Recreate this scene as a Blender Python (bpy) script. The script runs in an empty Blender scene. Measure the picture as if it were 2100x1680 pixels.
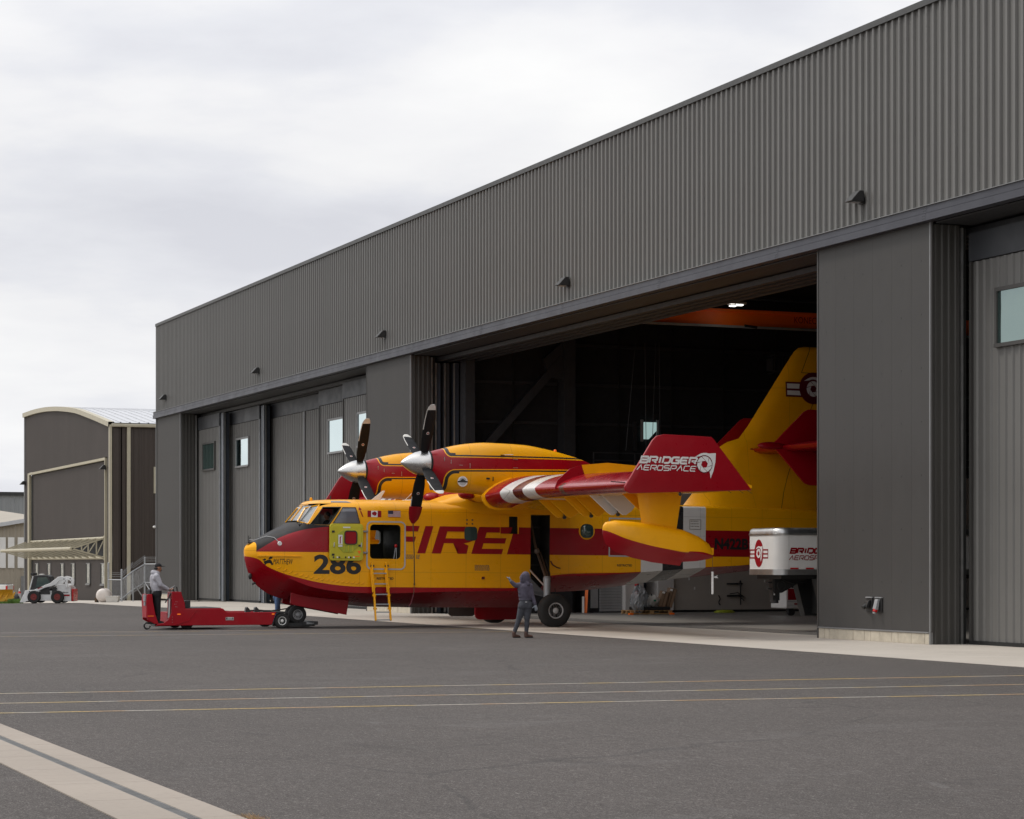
import bpy, bmesh, math, random
import numpy as np
from mathutils import Vector, Matrix
from mathutils.bvhtree import BVHTree

random.seed(7)
SC = bpy.context.scene
COL = SC.collection
R = math.radians

# ------------------------------------------------------------------ camera
CAM_AZ = R(22.2)
cam = bpy.data.cameras.new('camera')
cam.sensor_width = 36.0
cam.lens = 36.0 * 4650.0 / 2100.0
cam.shift_y = 317.0 / 2100.0
cam.clip_start = 0.1
cam.clip_end = 3000.0
cam_ob = bpy.data.objects.new('camera', cam)
cam_ob.location = (0, 0, 1.95)
cam_ob.rotation_euler = (R(90), 0, -CAM_AZ)
COL.objects.link(cam_ob)
SC.camera = cam_ob

# ------------------------------------------------------------------ world
SUN_EL, SUN_AZ = R(52), R(-50)          # azimuth clockwise from +Y
world = bpy.data.worlds.new('World')
SC.world = world
world.use_nodes = True
nt = world.node_tree
nt.nodes.clear()
N = nt.nodes.new
L = nt.links.new
out = N('ShaderNodeOutputWorld')
bg = N('ShaderNodeBackground')
bg.inputs['Strength'].default_value = 0.1
L(bg.outputs[0], out.inputs['Surface'])
sky = N('ShaderNodeTexSky')
sky.sky_type = 'NISHITA'
sky.sun_disc = False
sky.sun_elevation = SUN_EL
sky.sun_rotation = SUN_AZ
sky.dust_density = 2.0
tc = N('ShaderNodeTexCoord')
sep = N('ShaderNodeSeparateXYZ')
L(tc.outputs['Generated'], sep.inputs[0])


def wmath(op, a, b=None, c=None):
    n = N('ShaderNodeMath')
    n.operation = op
    for i, s in enumerate((a, b, c)):
        if s is None:
            continue
        if isinstance(s, (int, float)):
            n.inputs[i].default_value = s
        else:
            L(s, n.inputs[i])
    return n.outputs[0]


zz = wmath('ADD', wmath('MAXIMUM', sep.outputs['Z'], 0.0), 0.16)
cu = wmath('DIVIDE', sep.outputs['X'], zz)
cv = wmath('DIVIDE', sep.outputs['Y'], zz)
comb = N('ShaderNodeCombineXYZ')
L(wmath('ADD', cu, 8.3), comb.inputs[0])
L(wmath('ADD', cv, 5.1), comb.inputs[1])
n1 = N('ShaderNodeTexNoise')
n1.inputs['Scale'].default_value = 1.5
n1.inputs['Detail'].default_value = 9
n1.inputs['Roughness'].default_value = 0.52
n1.inputs['Distortion'].default_value = 0.1
L(comb.outputs[0], n1.inputs['Vector'])
n2 = N('ShaderNodeTexNoise')
n2.inputs['Scale'].default_value = .62
n2.inputs['Detail'].default_value = 4
L(comb.outputs[0], n2.inputs['Vector'])
dens = wmath('ADD', wmath('MULTIPLY', n1.outputs[0], 0.62), wmath('MULTIPLY', n2.outputs[0], 0.38))
rampc = N('ShaderNodeValToRGB')
e = rampc.color_ramp.elements
e[0].position, e[0].color = 0.41, (8.7, 8.7, 8.7, 1)
e[1].position, e[1].color = 0.62, (6.3, 6.4, 6.9, 1)
m_ = e.new(0.50)
m_.color = (7.9, 7.92, 8.1, 1)
m_ = e.new(0.55)
m_.color = (7.1, 7.2, 7.6, 1)
L(dens, rampc.inputs[0])
gap = N('ShaderNodeMapRange')
gap.inputs['From Min'].default_value = 0.44
gap.inputs['From Max'].default_value = 0.36
gap.inputs['To Min'].default_value = 0.0
gap.inputs['To Max'].default_value = 0.5
L(n2.outputs[0], gap.inputs['Value'])
hazen = N('ShaderNodeMapRange')
hazen.inputs['From Min'].default_value = 0.0
hazen.inputs['From Max'].default_value = 0.16
hazen.inputs['To Min'].default_value = 0.35
hazen.inputs['To Max'].default_value = 0.0
L(sep.outputs['Z'], hazen.inputs['Value'])
mx1 = N('ShaderNodeMix')
mx1.data_type = 'RGBA'
L(gap.outputs[0], mx1.inputs[0])
L(rampc.outputs[0], mx1.inputs[6])
skyb = N('ShaderNodeVectorMath')
skyb.operation = 'SCALE'
skyb.inputs['Scale'].default_value = 1.0
L(sky.outputs[0], skyb.inputs[0])
L(skyb.outputs[0], mx1.inputs[7])
mx2 = N('ShaderNodeMix')
mx2.data_type = 'RGBA'
L(hazen.outputs[0], mx2.inputs[0])
L(mx1.outputs[2], mx2.inputs[6])
mx2.inputs[7].default_value = (9.2, 9.3, 9.5, 1)
zen = N('ShaderNodeMapRange')
zen.inputs['From Min'].default_value = 0.15
zen.inputs['From Max'].default_value = 1.0
zen.inputs['To Min'].default_value = 1.0
zen.inputs['To Max'].default_value = 1.75
L(sep.outputs['Z'], zen.inputs['Value'])
zs_ = N('ShaderNodeVectorMath')
zs_.operation = 'SCALE'
L(mx2.outputs[2], zs_.inputs[0])
L(zen.outputs[0], zs_.inputs['Scale'])
L(zs_.outputs[0], bg.inputs['Color'])

# ------------------------------------------------------------------ sun (veiled by cloud)
sun = bpy.data.lights.new('sun', 'SUN')
sun.energy = 1.4
sun.angle = R(14)
sun.color = (1.0, 0.95, 0.88)
sun_ob = bpy.data.objects.new('sun', sun)
d = Vector((math.sin(SUN_AZ) * math.cos(SUN_EL), math.cos(SUN_AZ) * math.cos(SUN_EL), math.sin(SUN_EL)))
sun_ob.rotation_euler = (-d).to_track_quat('-Z', 'Y').to_euler()
sun_ob.location = (0, 0, 60)
COL.objects.link(sun_ob)

SC.view_settings.view_transform = 'Standard'
SC.view_settings.look = 'None'
SC.view_settings.exposure = 0.12
SC.view_settings.gamma = 1.0
SC.view_settings.use_curve_mapping = False
SC.render.engine = 'CYCLES'
SC.cycles.use_denoising = True
SC.cycles.max_bounces = 8
SC.cycles.transparent_max_bounces = 12


# ------------------------------------------------------------------ mesh builder
class MB:
    def __init__(self):
        self.v, self.f, self.m = [], [], []

    def add(self, vs, fs, mi=0):
        o = len(self.v)
        self.v += [tuple(p) for p in vs]
        self.f += [tuple(o + i for i in f) for f in fs]
        self.m += [mi] * len(fs)
        return self

    def box(self, x0, x1, y0, y1, z0, z1, mi=0):
        vs = [(x, y, z) for z in (z0, z1) for y in (y0, y1) for x in (x0, x1)]
        return self.add(vs, [(0, 2, 3, 1), (4, 5, 7, 6), (0, 1, 5, 4), (2, 6, 7, 3), (0, 4, 6, 2), (1, 3, 7, 5)], mi)

    def bar(self, p, q, w, h, mi=0, upv=(0, 0, 1)):
        p, q = Vector(p), Vector(q)
        a = (q - p).normalized()
        u = Vector(upv)
        s = a.cross(u)
        if s.length < 1e-4:
            s = a.cross(Vector((1, 0, 0)))
        s.normalize()
        u = s.cross(a).normalized()
        vs = []
        for c in (p, q):
            for du, ds in ((-1, -1), (-1, 1), (1, 1), (1, -1)):
                vs.append(c + s * ds * w / 2 + u * du * h / 2)
        return self.add(vs, [(0, 1, 2, 3), (7, 6, 5, 4), (0, 4, 5, 1), (1, 5, 6, 2), (2, 6, 7, 3), (3, 7, 4, 0)], mi)

    def cyl(self, p, q, r0, r1=None, n=14, mi=0, caps=True):
        r1 = r0 if r1 is None else r1
        p, q = Vector(p), Vector(q)
        a = (q - p).normalized()
        s = a.orthogonal().normalized()
        u = a.cross(s)
        vs = []
        for c, r in ((p, r0), (q, r1)):
            for i in range(n):
                t = 2 * math.pi * i / n
                vs.append(c + (s * math.cos(t) + u * math.sin(t)) * r)
        fs = [(i, (i + 1) % n, n + (i + 1) % n, n + i) for i in range(n)]
        if caps:
            fs += [tuple(reversed(range(n))), tuple(range(n, 2 * n))]
        return self.add(vs, fs, mi)

    def tube(self, pts, r, n=8, mi=0):
        for a, b in zip(pts, pts[1:]):
            self.cyl(a, b, r, r, n, mi)
        return self

    def lathe(self, c, axis, prof, n=24, mi=0, mis=None):
        """prof: list of (distance along axis, radius)"""
        c = Vector(c)
        a = Vector(axis).normalized()
        s = a.orthogonal().normalized()
        u = a.cross(s)
        rings = []
        for t, r in prof:
            rings.append([c + a * t + (s * math.cos(2 * math.pi * i / n) + u * math.sin(2 * math.pi * i / n)) * max(r, 1e-4)
                          for i in range(n)])
        return self.loft(rings, mi, mis)

    def loft(self, rings, mi=0, mis=None, caps=True, closed=True):
        n = len(rings[0])
        o = len(self.v)
        for r in rings:
            self.v += [tuple(p) for p in r]
        for k in range(len(rings) - 1):
            for i in range(n if closed else n - 1):
                j = (i + 1) % n
                self.f.append((o + k * n + i, o + k * n + j, o + (k + 1) * n + j, o + (k + 1) * n + i))
                self.m.append(mis[k] if mis else mi)
        if caps:
            self.f.append(tuple(o + i for i in reversed(range(n))))
            self.m.append(mis[0] if mis else mi)
            self.f.append(tuple(o + (len(rings) - 1) * n + i for i in range(n)))
            self.m.append(mis[-1] if mis else mi)
        return self

    def prism(self, poly, ax, a, b, mi=0):
        """poly in the plane of the two other axes (x<y<z order), extruded a..b along ax"""
        def pt(u, v, t):
            return {'x': (t, u, v), 'y': (u, t, v), 'z': (u, v, t)}[ax]
        n = len(poly)
        vs = [pt(u, v, a) for u, v in poly] + [pt(u, v, b) for u, v in poly]
        fs = [(i, (i + 1) % n, n + (i + 1) % n, n + i) for i in range(n)]
        fs += [tuple(reversed(range(n))), tuple(range(n, 2 * n))]
        return self.add(vs, fs, mi)

    def ell(self, c, rx, ry, rz, nu=16, nv=10, mi=0, rot=None):
        c = Vector(c)
        rings = []
        for j in range(nv + 1):
            ph = -math.pi / 2 + math.pi * j / nv
            ph = max(min(ph, math.pi / 2 - .02), -math.pi / 2 + .02)
            ring = []
            for i in range(nu):
                t = 2 * math.pi * i / nu
                p = Vector((rx * math.cos(ph) * math.cos(t), ry * math.cos(ph) * math.sin(t), rz * math.sin(ph)))
                if rot:
                    p = rot @ p
                ring.append(c + p)
            rings.append(ring)
        return self.loft(rings, mi)

    def mesh(self, name, mats, smooth=None, bevel=0, recalc=True, seg=1):
        me = bpy.data.meshes.new(name)
        me.from_pydata(self.v, [], self.f)
        if not isinstance(mats, (list, tuple)):
            mats = [mats]
        for m in mats:
            me.materials.append(m)
        me.polygons.foreach_set('material_index', self.m)
        if recalc or bevel:
            bm = bmesh.new()
            bm.from_mesh(me)
            if bevel:
                bmesh.ops.remove_doubles(bm, verts=bm.verts, dist=1e-5)
                es = [ed for ed in bm.edges if len(ed.link_faces) == 2 and ed.calc_face_angle(0) > R(35)]
                bmesh.ops.bevel(bm, geom=es, offset=bevel, segments=seg, affect='EDGES', profile=0.6, clamp_overlap=True)
            if recalc:
                bmesh.ops.recalc_face_normals(bm, faces=bm.faces)
            bm.to_mesh(me)
            bm.free()
        if smooth is not None:
            me.polygons.foreach_set('use_smooth', [True] * len(me.polygons))
            me.set_sharp_from_angle(angle=R(smooth))
        me.update()
        return me

    def build(self, name, mats, parent=None, smooth=None, bevel=0, recalc=True, loc=None, rot=None, seg=1):
        return link(name, self.mesh(name, mats, smooth, bevel, recalc, seg), parent, loc, rot)


def link(name, me, parent=None, loc=None, rot=None, label=None):
    o = bpy.data.objects.new(name, me)
    COL.objects.link(o)
    if parent:
        o.parent = parent
    if loc:
        o.location = loc
    if rot:
        o.rotation_euler = rot
    if label:
        o['label'] = label
    return o


def tag(o, label=None, cat=None, group=None, kind=None):
    for k, v in (('label', label), ('category', cat), ('group', group), ('kind', kind)):
        if v:
            o[k] = v
    return o


def thing(name, label, cat, loc=(0, 0, 0), rz=0.0, group=None):
    o = bpy.data.objects.new(name, None)
    o.empty_display_size = 0.2
    COL.objects.link(o)
    o.location = loc
    o.rotation_euler = (0, 0, rz)
    return tag(o, label, cat, group)


# ------------------------------------------------------------------ shader helpers
class NT:
    """small expression builder on a material node tree"""
    def __init__(self, mat):
        self.nt = mat.node_tree
        self.tc = self.nt.nodes.new('ShaderNodeTexCoord')
        s = self.nt.nodes.new('ShaderNodeSeparateXYZ')
        self.nt.links.new(self.tc.outputs['Object'], s.inputs[0])
        self.X, self.Y, self.Z = s.outputs

    def m(self, op, a, b=None, c=None):
        n = self.nt.nodes.new('ShaderNodeMath')
        n.operation = op
        for i, s in enumerate((a, b, c)):
            if s is None:
                continue
            if isinstance(s, (int, float)):
                n.inputs[i].default_value = s
            else:
                self.nt.links.new(s, n.inputs[i])
        return n.outputs[0]

    def add(self, a, b): return self.m('ADD', a, b)
    def sub(self, a, b): return self.m('SUBTRACT', a, b)
    def mul(self, a, b): return self.m('MULTIPLY', a, b)
    def gt(self, a, b): return self.m('GREATER_THAN', a, b)
    def lt(self, a, b): return self.m('LESS_THAN', a, b)
    def both(self, *a):
        r = a[0]
        for b in a[1:]:
            r = self.mul(r, b)
        return r

    def either(self, a, b): return self.m('MAXIMUM', a, b)

    def mix(self, f, a, b):
        n = self.nt.nodes.new('ShaderNodeMix')
        n.data_type = 'RGBA'
        for i, s in ((0, f), (6, a), (7, b)):
            if isinstance(s, (int, float)):
                n.inputs[i].default_value = s
            elif isinstance(s, tuple):
                n.inputs[i].default_value = (s[0], s[1], s[2], 1)
            else:
                self.nt.links.new(s, n.inputs[i])
        return n.outputs[2]

    def curve(self, x, pts, x0, x1, y1):
        """piecewise-linear function of x"""
        t = self.m('DIVIDE', self.sub(x, x0), x1 - x0)
        n = self.nt.nodes.new('ShaderNodeFloatCurve')
        cv = n.mapping.curves[0]
        P = [((a - x0) / (x1 - x0), b / y1) for a, b in pts]
        cv.points[0].location = P[0]
        cv.points[1].location = P[-1]
        for p in P[1:-1]:
            cv.points.new(*p)
        for p in cv.points:
            p.handle_type = 'AUTO_CLAMPED'
        n.mapping.update()
        self.nt.links.new(t, n.inputs['Value'])
        return self.mul(n.outputs[0], y1)

    def noise(self, scale, detail=3, rough=.5, vec=None, stretch=None):
        n = self.nt.nodes.new('ShaderNodeTexNoise')
        n.inputs['Scale'].default_value = scale
        n.inputs['Detail'].default_value = detail
        n.inputs['Roughness'].default_value = rough
        src = vec or self.tc.outputs['Object']
        if stretch:
            mp = self.nt.nodes.new('ShaderNodeMapping')
            mp.inputs['Scale'].default_value = stretch
            self.nt.links.new(src, mp.inputs[0])
            src = mp.outputs[0]
        self.nt.links.new(src, n.inputs['Vector'])
        return n.outputs[0]

    def rng(self, v, a, b, c, d):
        n = self.nt.nodes.new('ShaderNodeMapRange')
        for k, q in zip(('From Min', 'From Max', 'To Min', 'To Max'), (a, b, c, d)):
            n.inputs[k].default_value = q
        self.nt.links.new(v, n.inputs['Value'])
        return n.outputs[0]

    def bump(self, h, strength, dist=.01):
        n = self.nt.nodes.new('ShaderNodeBump')
        n.inputs['Strength'].default_value = strength
        n.inputs['Distance'].default_value = dist
        self.nt.links.new(h, n.inputs['Height'])
        return n.outputs[0]


def base_mat(name, rough=.5, metal=0, coat=0, spec=.5):
    m = bpy.data.materials.new(name)
    m.use_nodes = True
    p = m.node_tree.nodes['Principled BSDF']
    p.inputs['Roughness'].default_value = rough
    p.inputs['Metallic'].default_value = metal
    p.inputs['Coat Weight'].default_value = coat
    p.inputs['Coat Roughness'].default_value = .08
    p.inputs['Specular IOR Level'].default_value = spec
    return m, p


def mat(name, col, rough=.5, metal=0, coat=0, var=.08, scale=2.5, bump=0, bscale=60, spec=.5, streak=0, dirt=0):
    m, p = base_mat(name, rough, metal, coat, spec)
    t = NT(m)
    n = t.noise(scale, 4, .6)
    c = t.mix(t.rng(n, .3, .7, 0, 1), tuple(x * (1 - var) for x in col), tuple(min(1, x * (1 + var)) for x in col))
    if streak:
        s = t.noise(4, 4, .6, stretch=(1, 1, .06))
        c = t.mix(t.rng(s, .45, .8, 0, streak), c, tuple(x * .55 for x in col))
    if dirt:
        s = t.noise(1.3, 6, .7)
        c = t.mix(t.rng(s, .5, .8, 0, dirt), c, (.09, .075, .06))
    t.nt.links.new(c, p.inputs['Base Color'])
    r = t.noise(scale * 2.3, 3, .6)
    t.nt.links.new(t.rng(r, .3, .7, max(.02, rough - .06), min(1, rough + .08)), p.inputs['Roughness'])
    if bump:
        h = t.noise(bscale, 3, .6)
        if 'fleece' in name or 'trousers' in name or 'denim' in name:
            h = t.add(h, t.mul(t.noise(9, 2, .4, stretch=(1, 1, 1.8)), 6))
        t.nt.links.new(t.bump(h, bump), p.inputs['Normal'])
    return m


def emit(name, col, s):
    m, p = base_mat(name)
    p.inputs['Base Color'].default_value = (*col, 1)
    p.inputs['Emission Color'].default_value = (*col, 1)
    p.inputs['Emission Strength'].default_value = s
    return m


YEL = (.86, .385, .001)
RED = (.29, .001, .008)
M = {}
M['yellow'] = mat('yellow_paint', YEL, .35, coat=.08, spec=.3, var=.03)
M['red'] = mat('red_paint', RED, .33, coat=.1, spec=.3, var=.05)
M['tugred'] = mat('tug_red_paint', (.32, .001, .009), .45, coat=.0, spec=.25, var=.08, dirt=.25)
M['black'] = mat('black_paint', (.008, .008, .009), .62, spec=.25, var=.15)
M['rubber'] = mat('tyre_rubber', (.022, .021, .02), .85, var=.25, bump=.15)
M['white'] = mat('white_paint', (.74, .73, .70), .4, coat=.2, var=.04)
M['dirtywhite'] = mat('weathered_white_paint', (.62, .60, .56), .5, var=.08, dirt=.35)
M['steel'] = mat('brushed_steel', (.55, .55, .54), .38, metal=1, var=.1)
M['spinner'] = mat('polished_spinner', (.62, .61, .59), .3, metal=1, var=.06, streak=.2)
M['gratem'] = mat('dark_drain_grating', (.17, .17, .165), .5, metal=.3, var=.2)
M['galv'] = mat('galvanised_steel', (.36, .37, .38), .5, metal=.4, var=.12)
M['dark'] = mat('dark_interior', (.012, .012, .011), .8, var=.3)
M['cabin'] = mat('dark_olive_interior', (.035, .034, .02), .7, var=.3)
M['grey'] = mat('grey_paint', (.30, .30, .30), .5, var=.08)
M['primer'] = mat('zinc_chromate_primer', (.52, .45, .022), .5, var=.06)
M['band'] = mat('fascia_metal', (.045, .046, .058), .45, metal=.0, var=.06, scale=.7)
M['band2'] = mat('header_beam_paint', (.045, .048, .055), .5, var=.15, scale=.7)
M['bluecol'] = mat('blue_grey_steel', (.055, .068, .09), .45, metal=.3, var=.15)
M['coping'] = mat('dark_coping', (.06, .06, .058), .5)
M['trim'] = mat('light_grey_trim', (.22, .22, .22), .45, metal=.3, var=.08)
M['cream'] = mat('cream_trim', (.44, .40, .30), .5, var=.06)
M['creamd'] = mat('cream_truss_paint', (.42, .38, .275), .5, var=.08, dirt=.1)
M['block'] = mat('concrete_block', (.50, .45, .36), .85, var=.12, scale=4, bump=.4, dirt=.35)
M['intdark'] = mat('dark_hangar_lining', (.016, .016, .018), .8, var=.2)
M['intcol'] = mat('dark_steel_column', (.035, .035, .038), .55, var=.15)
M['beige'] = mat('beige_wallboard', (.40, .36, .32), .7, var=.05, scale=1, dirt=.12)
M['offwhite'] = mat('off_white_wallboard', (.58, .56, .54), .7, var=.05)
M['orange'] = mat('crane_orange_paint', (.95, .17, .002), .5, var=.05)
M['wood'] = mat('pallet_wood', (.42, .25, .11), .8, var=.2, scale=8)
M['card'] = mat('brown_cardboard', (.22, .14, .085), .8, var=.15)
M['skin'] = mat('skin', (.32, .15, .09), .5, var=.05)
M['denim'] = mat('blue_denim', (.07, .13, .25), .9, var=.25, scale=12, bump=.2)
M['hoodlt'] = mat('light_grey_fleece', (.40, .39, .42), .95, var=.12, scale=9, bump=.3, bscale=120)
M['hooddk'] = mat('violet_grey_fleece', (.075, .066, .092), .95, var=.2, scale=9, bump=.3, bscale=120)
M['pants'] = mat('grey_work_trousers', (.05, .052, .062), .9, var=.25, scale=9, bump=.2)
M['blackcloth'] = mat('black_cloth', (.012, .012, .014), .9, var=.2, scale=9)
M['boot'] = mat('brown_leather_boot', (.075, .035, .025), .6, var=.25, scale=12)
M['glove'] = mat('grey_glove', (.22, .24, .27), .8, var=.1)
M['hair'] = mat('dark_hair', (.012, .01, .009), .7, var=.2, scale=20)
M['orangelens'] = emit('orange_marker_lens', (.9, .17, .01), .25)
M['redlens'] = mat('red_lens', (.5, .01, .01), .25)
M['rope'] = mat('brown_rope', (.12, .08, .05), .9, var=.2)
M['decred'] = mat('red_print', (.28, .001, .008), .4, coat=.05, spec=.3, var=.03)
M['decdark'] = mat('maroon_print', (.10, .004, .010), .4, var=.05)
M['decblack'] = mat('black_print', (.014, .014, .014), .4, var=.1)
M['decwhite'] = mat('white_print', (.72, .71, .69), .4, var=.03)
M['decblue'] = mat('blue_print', (.03, .035, .07), .4, var=.05)
M['decgrey'] = mat('grey_print', (.16, .12, .08), .5, var=.05)
M['plastic'] = mat('milky_plastic', (.66, .60, .55), .4, var=.1, dirt=.3)
M['bobwhite'] = mat('loader_white_paint', (.66, .66, .65), .45, var=.06, dirt=.25)
M['yelmach'] = mat('machine_yellow_paint', (.62, .33, .02), .55, var=.1, dirt=.4)
M['sealant'] = mat('grey_sealant', (.42, .42, .42), .6, var=.1)
M['chain'] = mat('black_hardware', (.02, .02, .02), .45, var=.2)


def glass_mat(name, tint, refl_rough=.02, trans=.0, spec=1.0):
    """a pane: mirror-like reflection over either a dark body or partial transparency"""
    m, p = base_mat(name, refl_rough, 0, 0, spec)
    nt = m.node_tree
    p.inputs['Base Color'].default_value = (*tint, 1)
    if trans > 0:
        tr = nt.nodes.new('ShaderNodeBsdfTransparent')
        tr.inputs[0].default_value = (.85, .9, .9, 1)
        mx = nt.nodes.new('ShaderNodeMixShader')
        mx.inputs[0].default_value = trans
        nt.links.new(p.outputs[0], mx.inputs[1])
        nt.links.new(tr.outputs[0], mx.inputs[2])
        nt.links.new(mx.outputs[0], nt.nodes['Material Output'].inputs['Surface'])
    return m


def mirror_glass(name, tint, fac):
    m, p = base_mat(name, .03, 1)
    t = NT(m)
    nt = m.node_tree
    p.inputs['Base Color'].default_value = (*tint, 1)
    t.nt.links.new(t.bump(t.noise(.9, 2, .5), .06, .05), p.inputs['Normal'])
    d = nt.nodes.new('ShaderNodeBsdfDiffuse')
    d.inputs[0].default_value = (.05, .085, .08, 1)
    mx = nt.nodes.new('ShaderNodeMixShader')
    mx.inputs[0].default_value = fac
    nt.links.new(d.outputs[0], mx.inputs[1])
    nt.links.new(p.outputs[0], mx.inputs[2])
    nt.links.new(mx.outputs[0], nt.nodes['Material Output'].inputs['Surface'])
    return m


M['winglass'] = mirror_glass('reflective_window_glass', (.74, .87, .88), .93)
M['winglass2'] = mirror_glass('dim_window_glass', (.40, .50, .48), .62)
M['darkwin'] = mirror_glass('dark_window_glass', (.25, .27, .26), .35)
M['cockpit'] = glass_mat('windshield_glass', (.34, .36, .37), .12, .22)
M['cockpit2'] = glass_mat('smoked_cockpit_glass', (.13, .13, .15), .1, .12)
M['clear'] = glass_mat('clear_glass', (.05, .06, .06), .02, .8)
M['film'] = glass_mat('plastic_film', (.35, .36, .38), .18, .45)


# metal cladding with vertical weathering
def clad_mat(name, col, rough=.45, metal=.25, streak=.25):
    m, p = base_mat(name, rough, metal)
    t = NT(m)
    n = t.noise(.35, 4, .6)
    c = t.mix(t.rng(n, .3, .7, 0, 1), tuple(x * .93 for x in col), tuple(x * 1.07 for x in col))
    s = t.noise(5, 4, .65, stretch=(1, 1, .035))
    c = t.mix(t.rng(s, .5, .85, 0, streak), c, tuple(x * .7 for x in col))
    info = t.nt.nodes.new('ShaderNodeObjectInfo')
    c = t.mix(t.rng(info.outputs['Random'], 0, 1, 0, .2), c, tuple(x * .75 for x in col))
    t.nt.links.new(c, p.inputs['Base Color'])
    t.nt.links.new(t.bump(t.noise(1.2, 3, .6), .12, .02), p.inputs['Normal'])
    return m


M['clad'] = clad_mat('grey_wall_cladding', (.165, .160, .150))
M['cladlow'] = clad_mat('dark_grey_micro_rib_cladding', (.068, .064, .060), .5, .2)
M['cladret'] = clad_mat('brown_grey_cladding', (.072, .068, .062), .5, .2)
M['palerefl'] = mat('pale_reflection_glass', (.42, .42, .38), .25, spec=.9, var=.4, scale=3)  # bright reflection put into the pale base colour of the pane
M['cladbr'] = clad_mat('brown_cladding', (.085, .072, .065), .55, .1, .35)
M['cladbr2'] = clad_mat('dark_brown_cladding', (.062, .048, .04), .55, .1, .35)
M['cladtan'] = clad_mat('tan_cladding', (.34, .30, .24), .55, .1)
M['cladgr'] = clad_mat('pale_grey_cladding', (.24, .25, .255), .55, .1)
M['roofw'] = mat('white_metal_roof', (.55, .56, .58), .4, metal=.2, var=.05)


# ------------------------------------------------------------------ ground
def gz(x, y):
    return 0.0 if y < 113 else -(y - 113) * .0125


def grid_poly(poly, ys, z, name, m, kind='structure'):
    """sheet bounded by left/right x as functions of y: poly(y)->(x0,x1)"""
    mb = MB()
    vs = []
    for y in ys:
        x0, x1 = poly(y)
        for k in range(7):
            x = x0 + (x1 - x0) * k / 6
            vs.append((x, y, gz(x, y) + z))
    fs = []
    for j in range(len(ys) - 1):
        for k in range(6):
            a = j * 7 + k
            fs.append((a, a + 1, a + 8, a + 7))
    mb.add(vs, fs)
    o = mb.build(name, m, recalc=False)
    return tag(o, kind=kind)


def asphalt_mat():
    m, p = base_mat('weathered_asphalt', .86, 0, 0, .35)
    t = NT(m)
    big = t.noise(.11, 5, .62)
    mid = t.noise(.9, 5, .6, stretch=(1.6, .5, 1))
    fine = t.noise(26, 3, .8)
    grit = t.noise(60, 2, .8)
    c = t.mix(t.rng(big, .3, .7, 0, 1), (.074, .063, .057), (.118, .101, .092))
    c = t.mix(t.rng(mid, .35, .75, 0, .45), c, (.052, .045, .041))
    c = t.mix(t.rng(fine, .44, .60, 0, .75), c, (.018, .016, .015))
    c = t.mix(t.rng(grit, .56, .66, 0, .8), c, (.30, .28, .26))
    coarse = t.noise(11, 4, .8, stretch=(1, .35, 1))
    c = t.mix(t.rng(coarse, .46, .60, 0, .5), c, (.045, .038, .034))
    c = t.mix(t.rng(t.noise(17, 3, .8, stretch=(1, .4, 1)), .58, .68, 0, .5), c, (.22, .20, .185))
    # fine cracks
    v = t.nt.nodes.new('ShaderNodeTexVoronoi')
    v.feature = 'DISTANCE_TO_EDGE'
    v.inputs['Scale'].default_value = .16
    wob = t.nt.nodes.new('ShaderNodeMix')
    wob.data_type = 'VECTOR'
    wob.inputs[0].default_value = .25
    nz = t.nt.nodes.new('ShaderNodeTexNoise')
    nz.inputs['Scale'].default_value = 1.3
    nz.inputs['Detail'].default_value = 5
    t.nt.links.new(t.tc.outputs['Object'], nz.inputs['Vector'])
    t.nt.links.new(t.tc.outputs['Object'], wob.inputs[4])
    t.nt.links.new(nz.outputs['Color'], wob.inputs[5])
    t.nt.links.new(wob.outputs[1], v.inputs['Vector'])
    crack = t.both(t.lt(v.outputs['Distance'], .0035), t.gt(t.noise(.35, 3), .52))
    c = t.mix(t.mul(crack, .3), c, (.02, .02, .02))
    # darker sealed strips and oil stains
    oil = t.rng(t.noise(.55, 4, .7), .66, .74, 0, .5)
    c = t.mix(oil, c, (.03, .028, .027))
    pale = t.rng(t.noise(.23, 5, .7, stretch=(1, 2.4, 1)), .56, .72, 0, .35)
    c = t.mix(pale, c, (.15, .14, .135))
    # curved tyre scuffs
    for cx, cy, rr, w, k, col in ((18, 40, 13.2, .10, .30, (.022, .02, .02)), (26, 30, 19.5, .12, .26, (.022, .02, .02)),
                                  (9, 52, 9.2, .09, .25, (.022, .02, .02)), (2, 20, 9.5, .05, .30, (.16, .15, .145)),
                                  (30, 20, 22.0, .05, .22, (.15, .145, .14))):
        dx, dy = t.sub(t.X, cx), t.sub(t.Y, cy)
        r = t.m('SQRT', t.add(t.mul(dx, dx), t.mul(dy, dy)))
        ring = t.lt(t.m('ABSOLUTE', t.sub(r, rr)), w)
        br = t.rng(t.noise(.8, 4, .7), .50, .62, 0, k)
        c = t.mix(t.mul(ring, br), c, col)
    t.nt.links.new(c, p.inputs['Base Color'])
    t.nt.links.new(t.bump(t.add(t.noise(55, 3, .7), t.mul(t.noise(170, 2, .7), .6)), .55, .012), p.inputs['Normal'])
    return m


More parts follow.
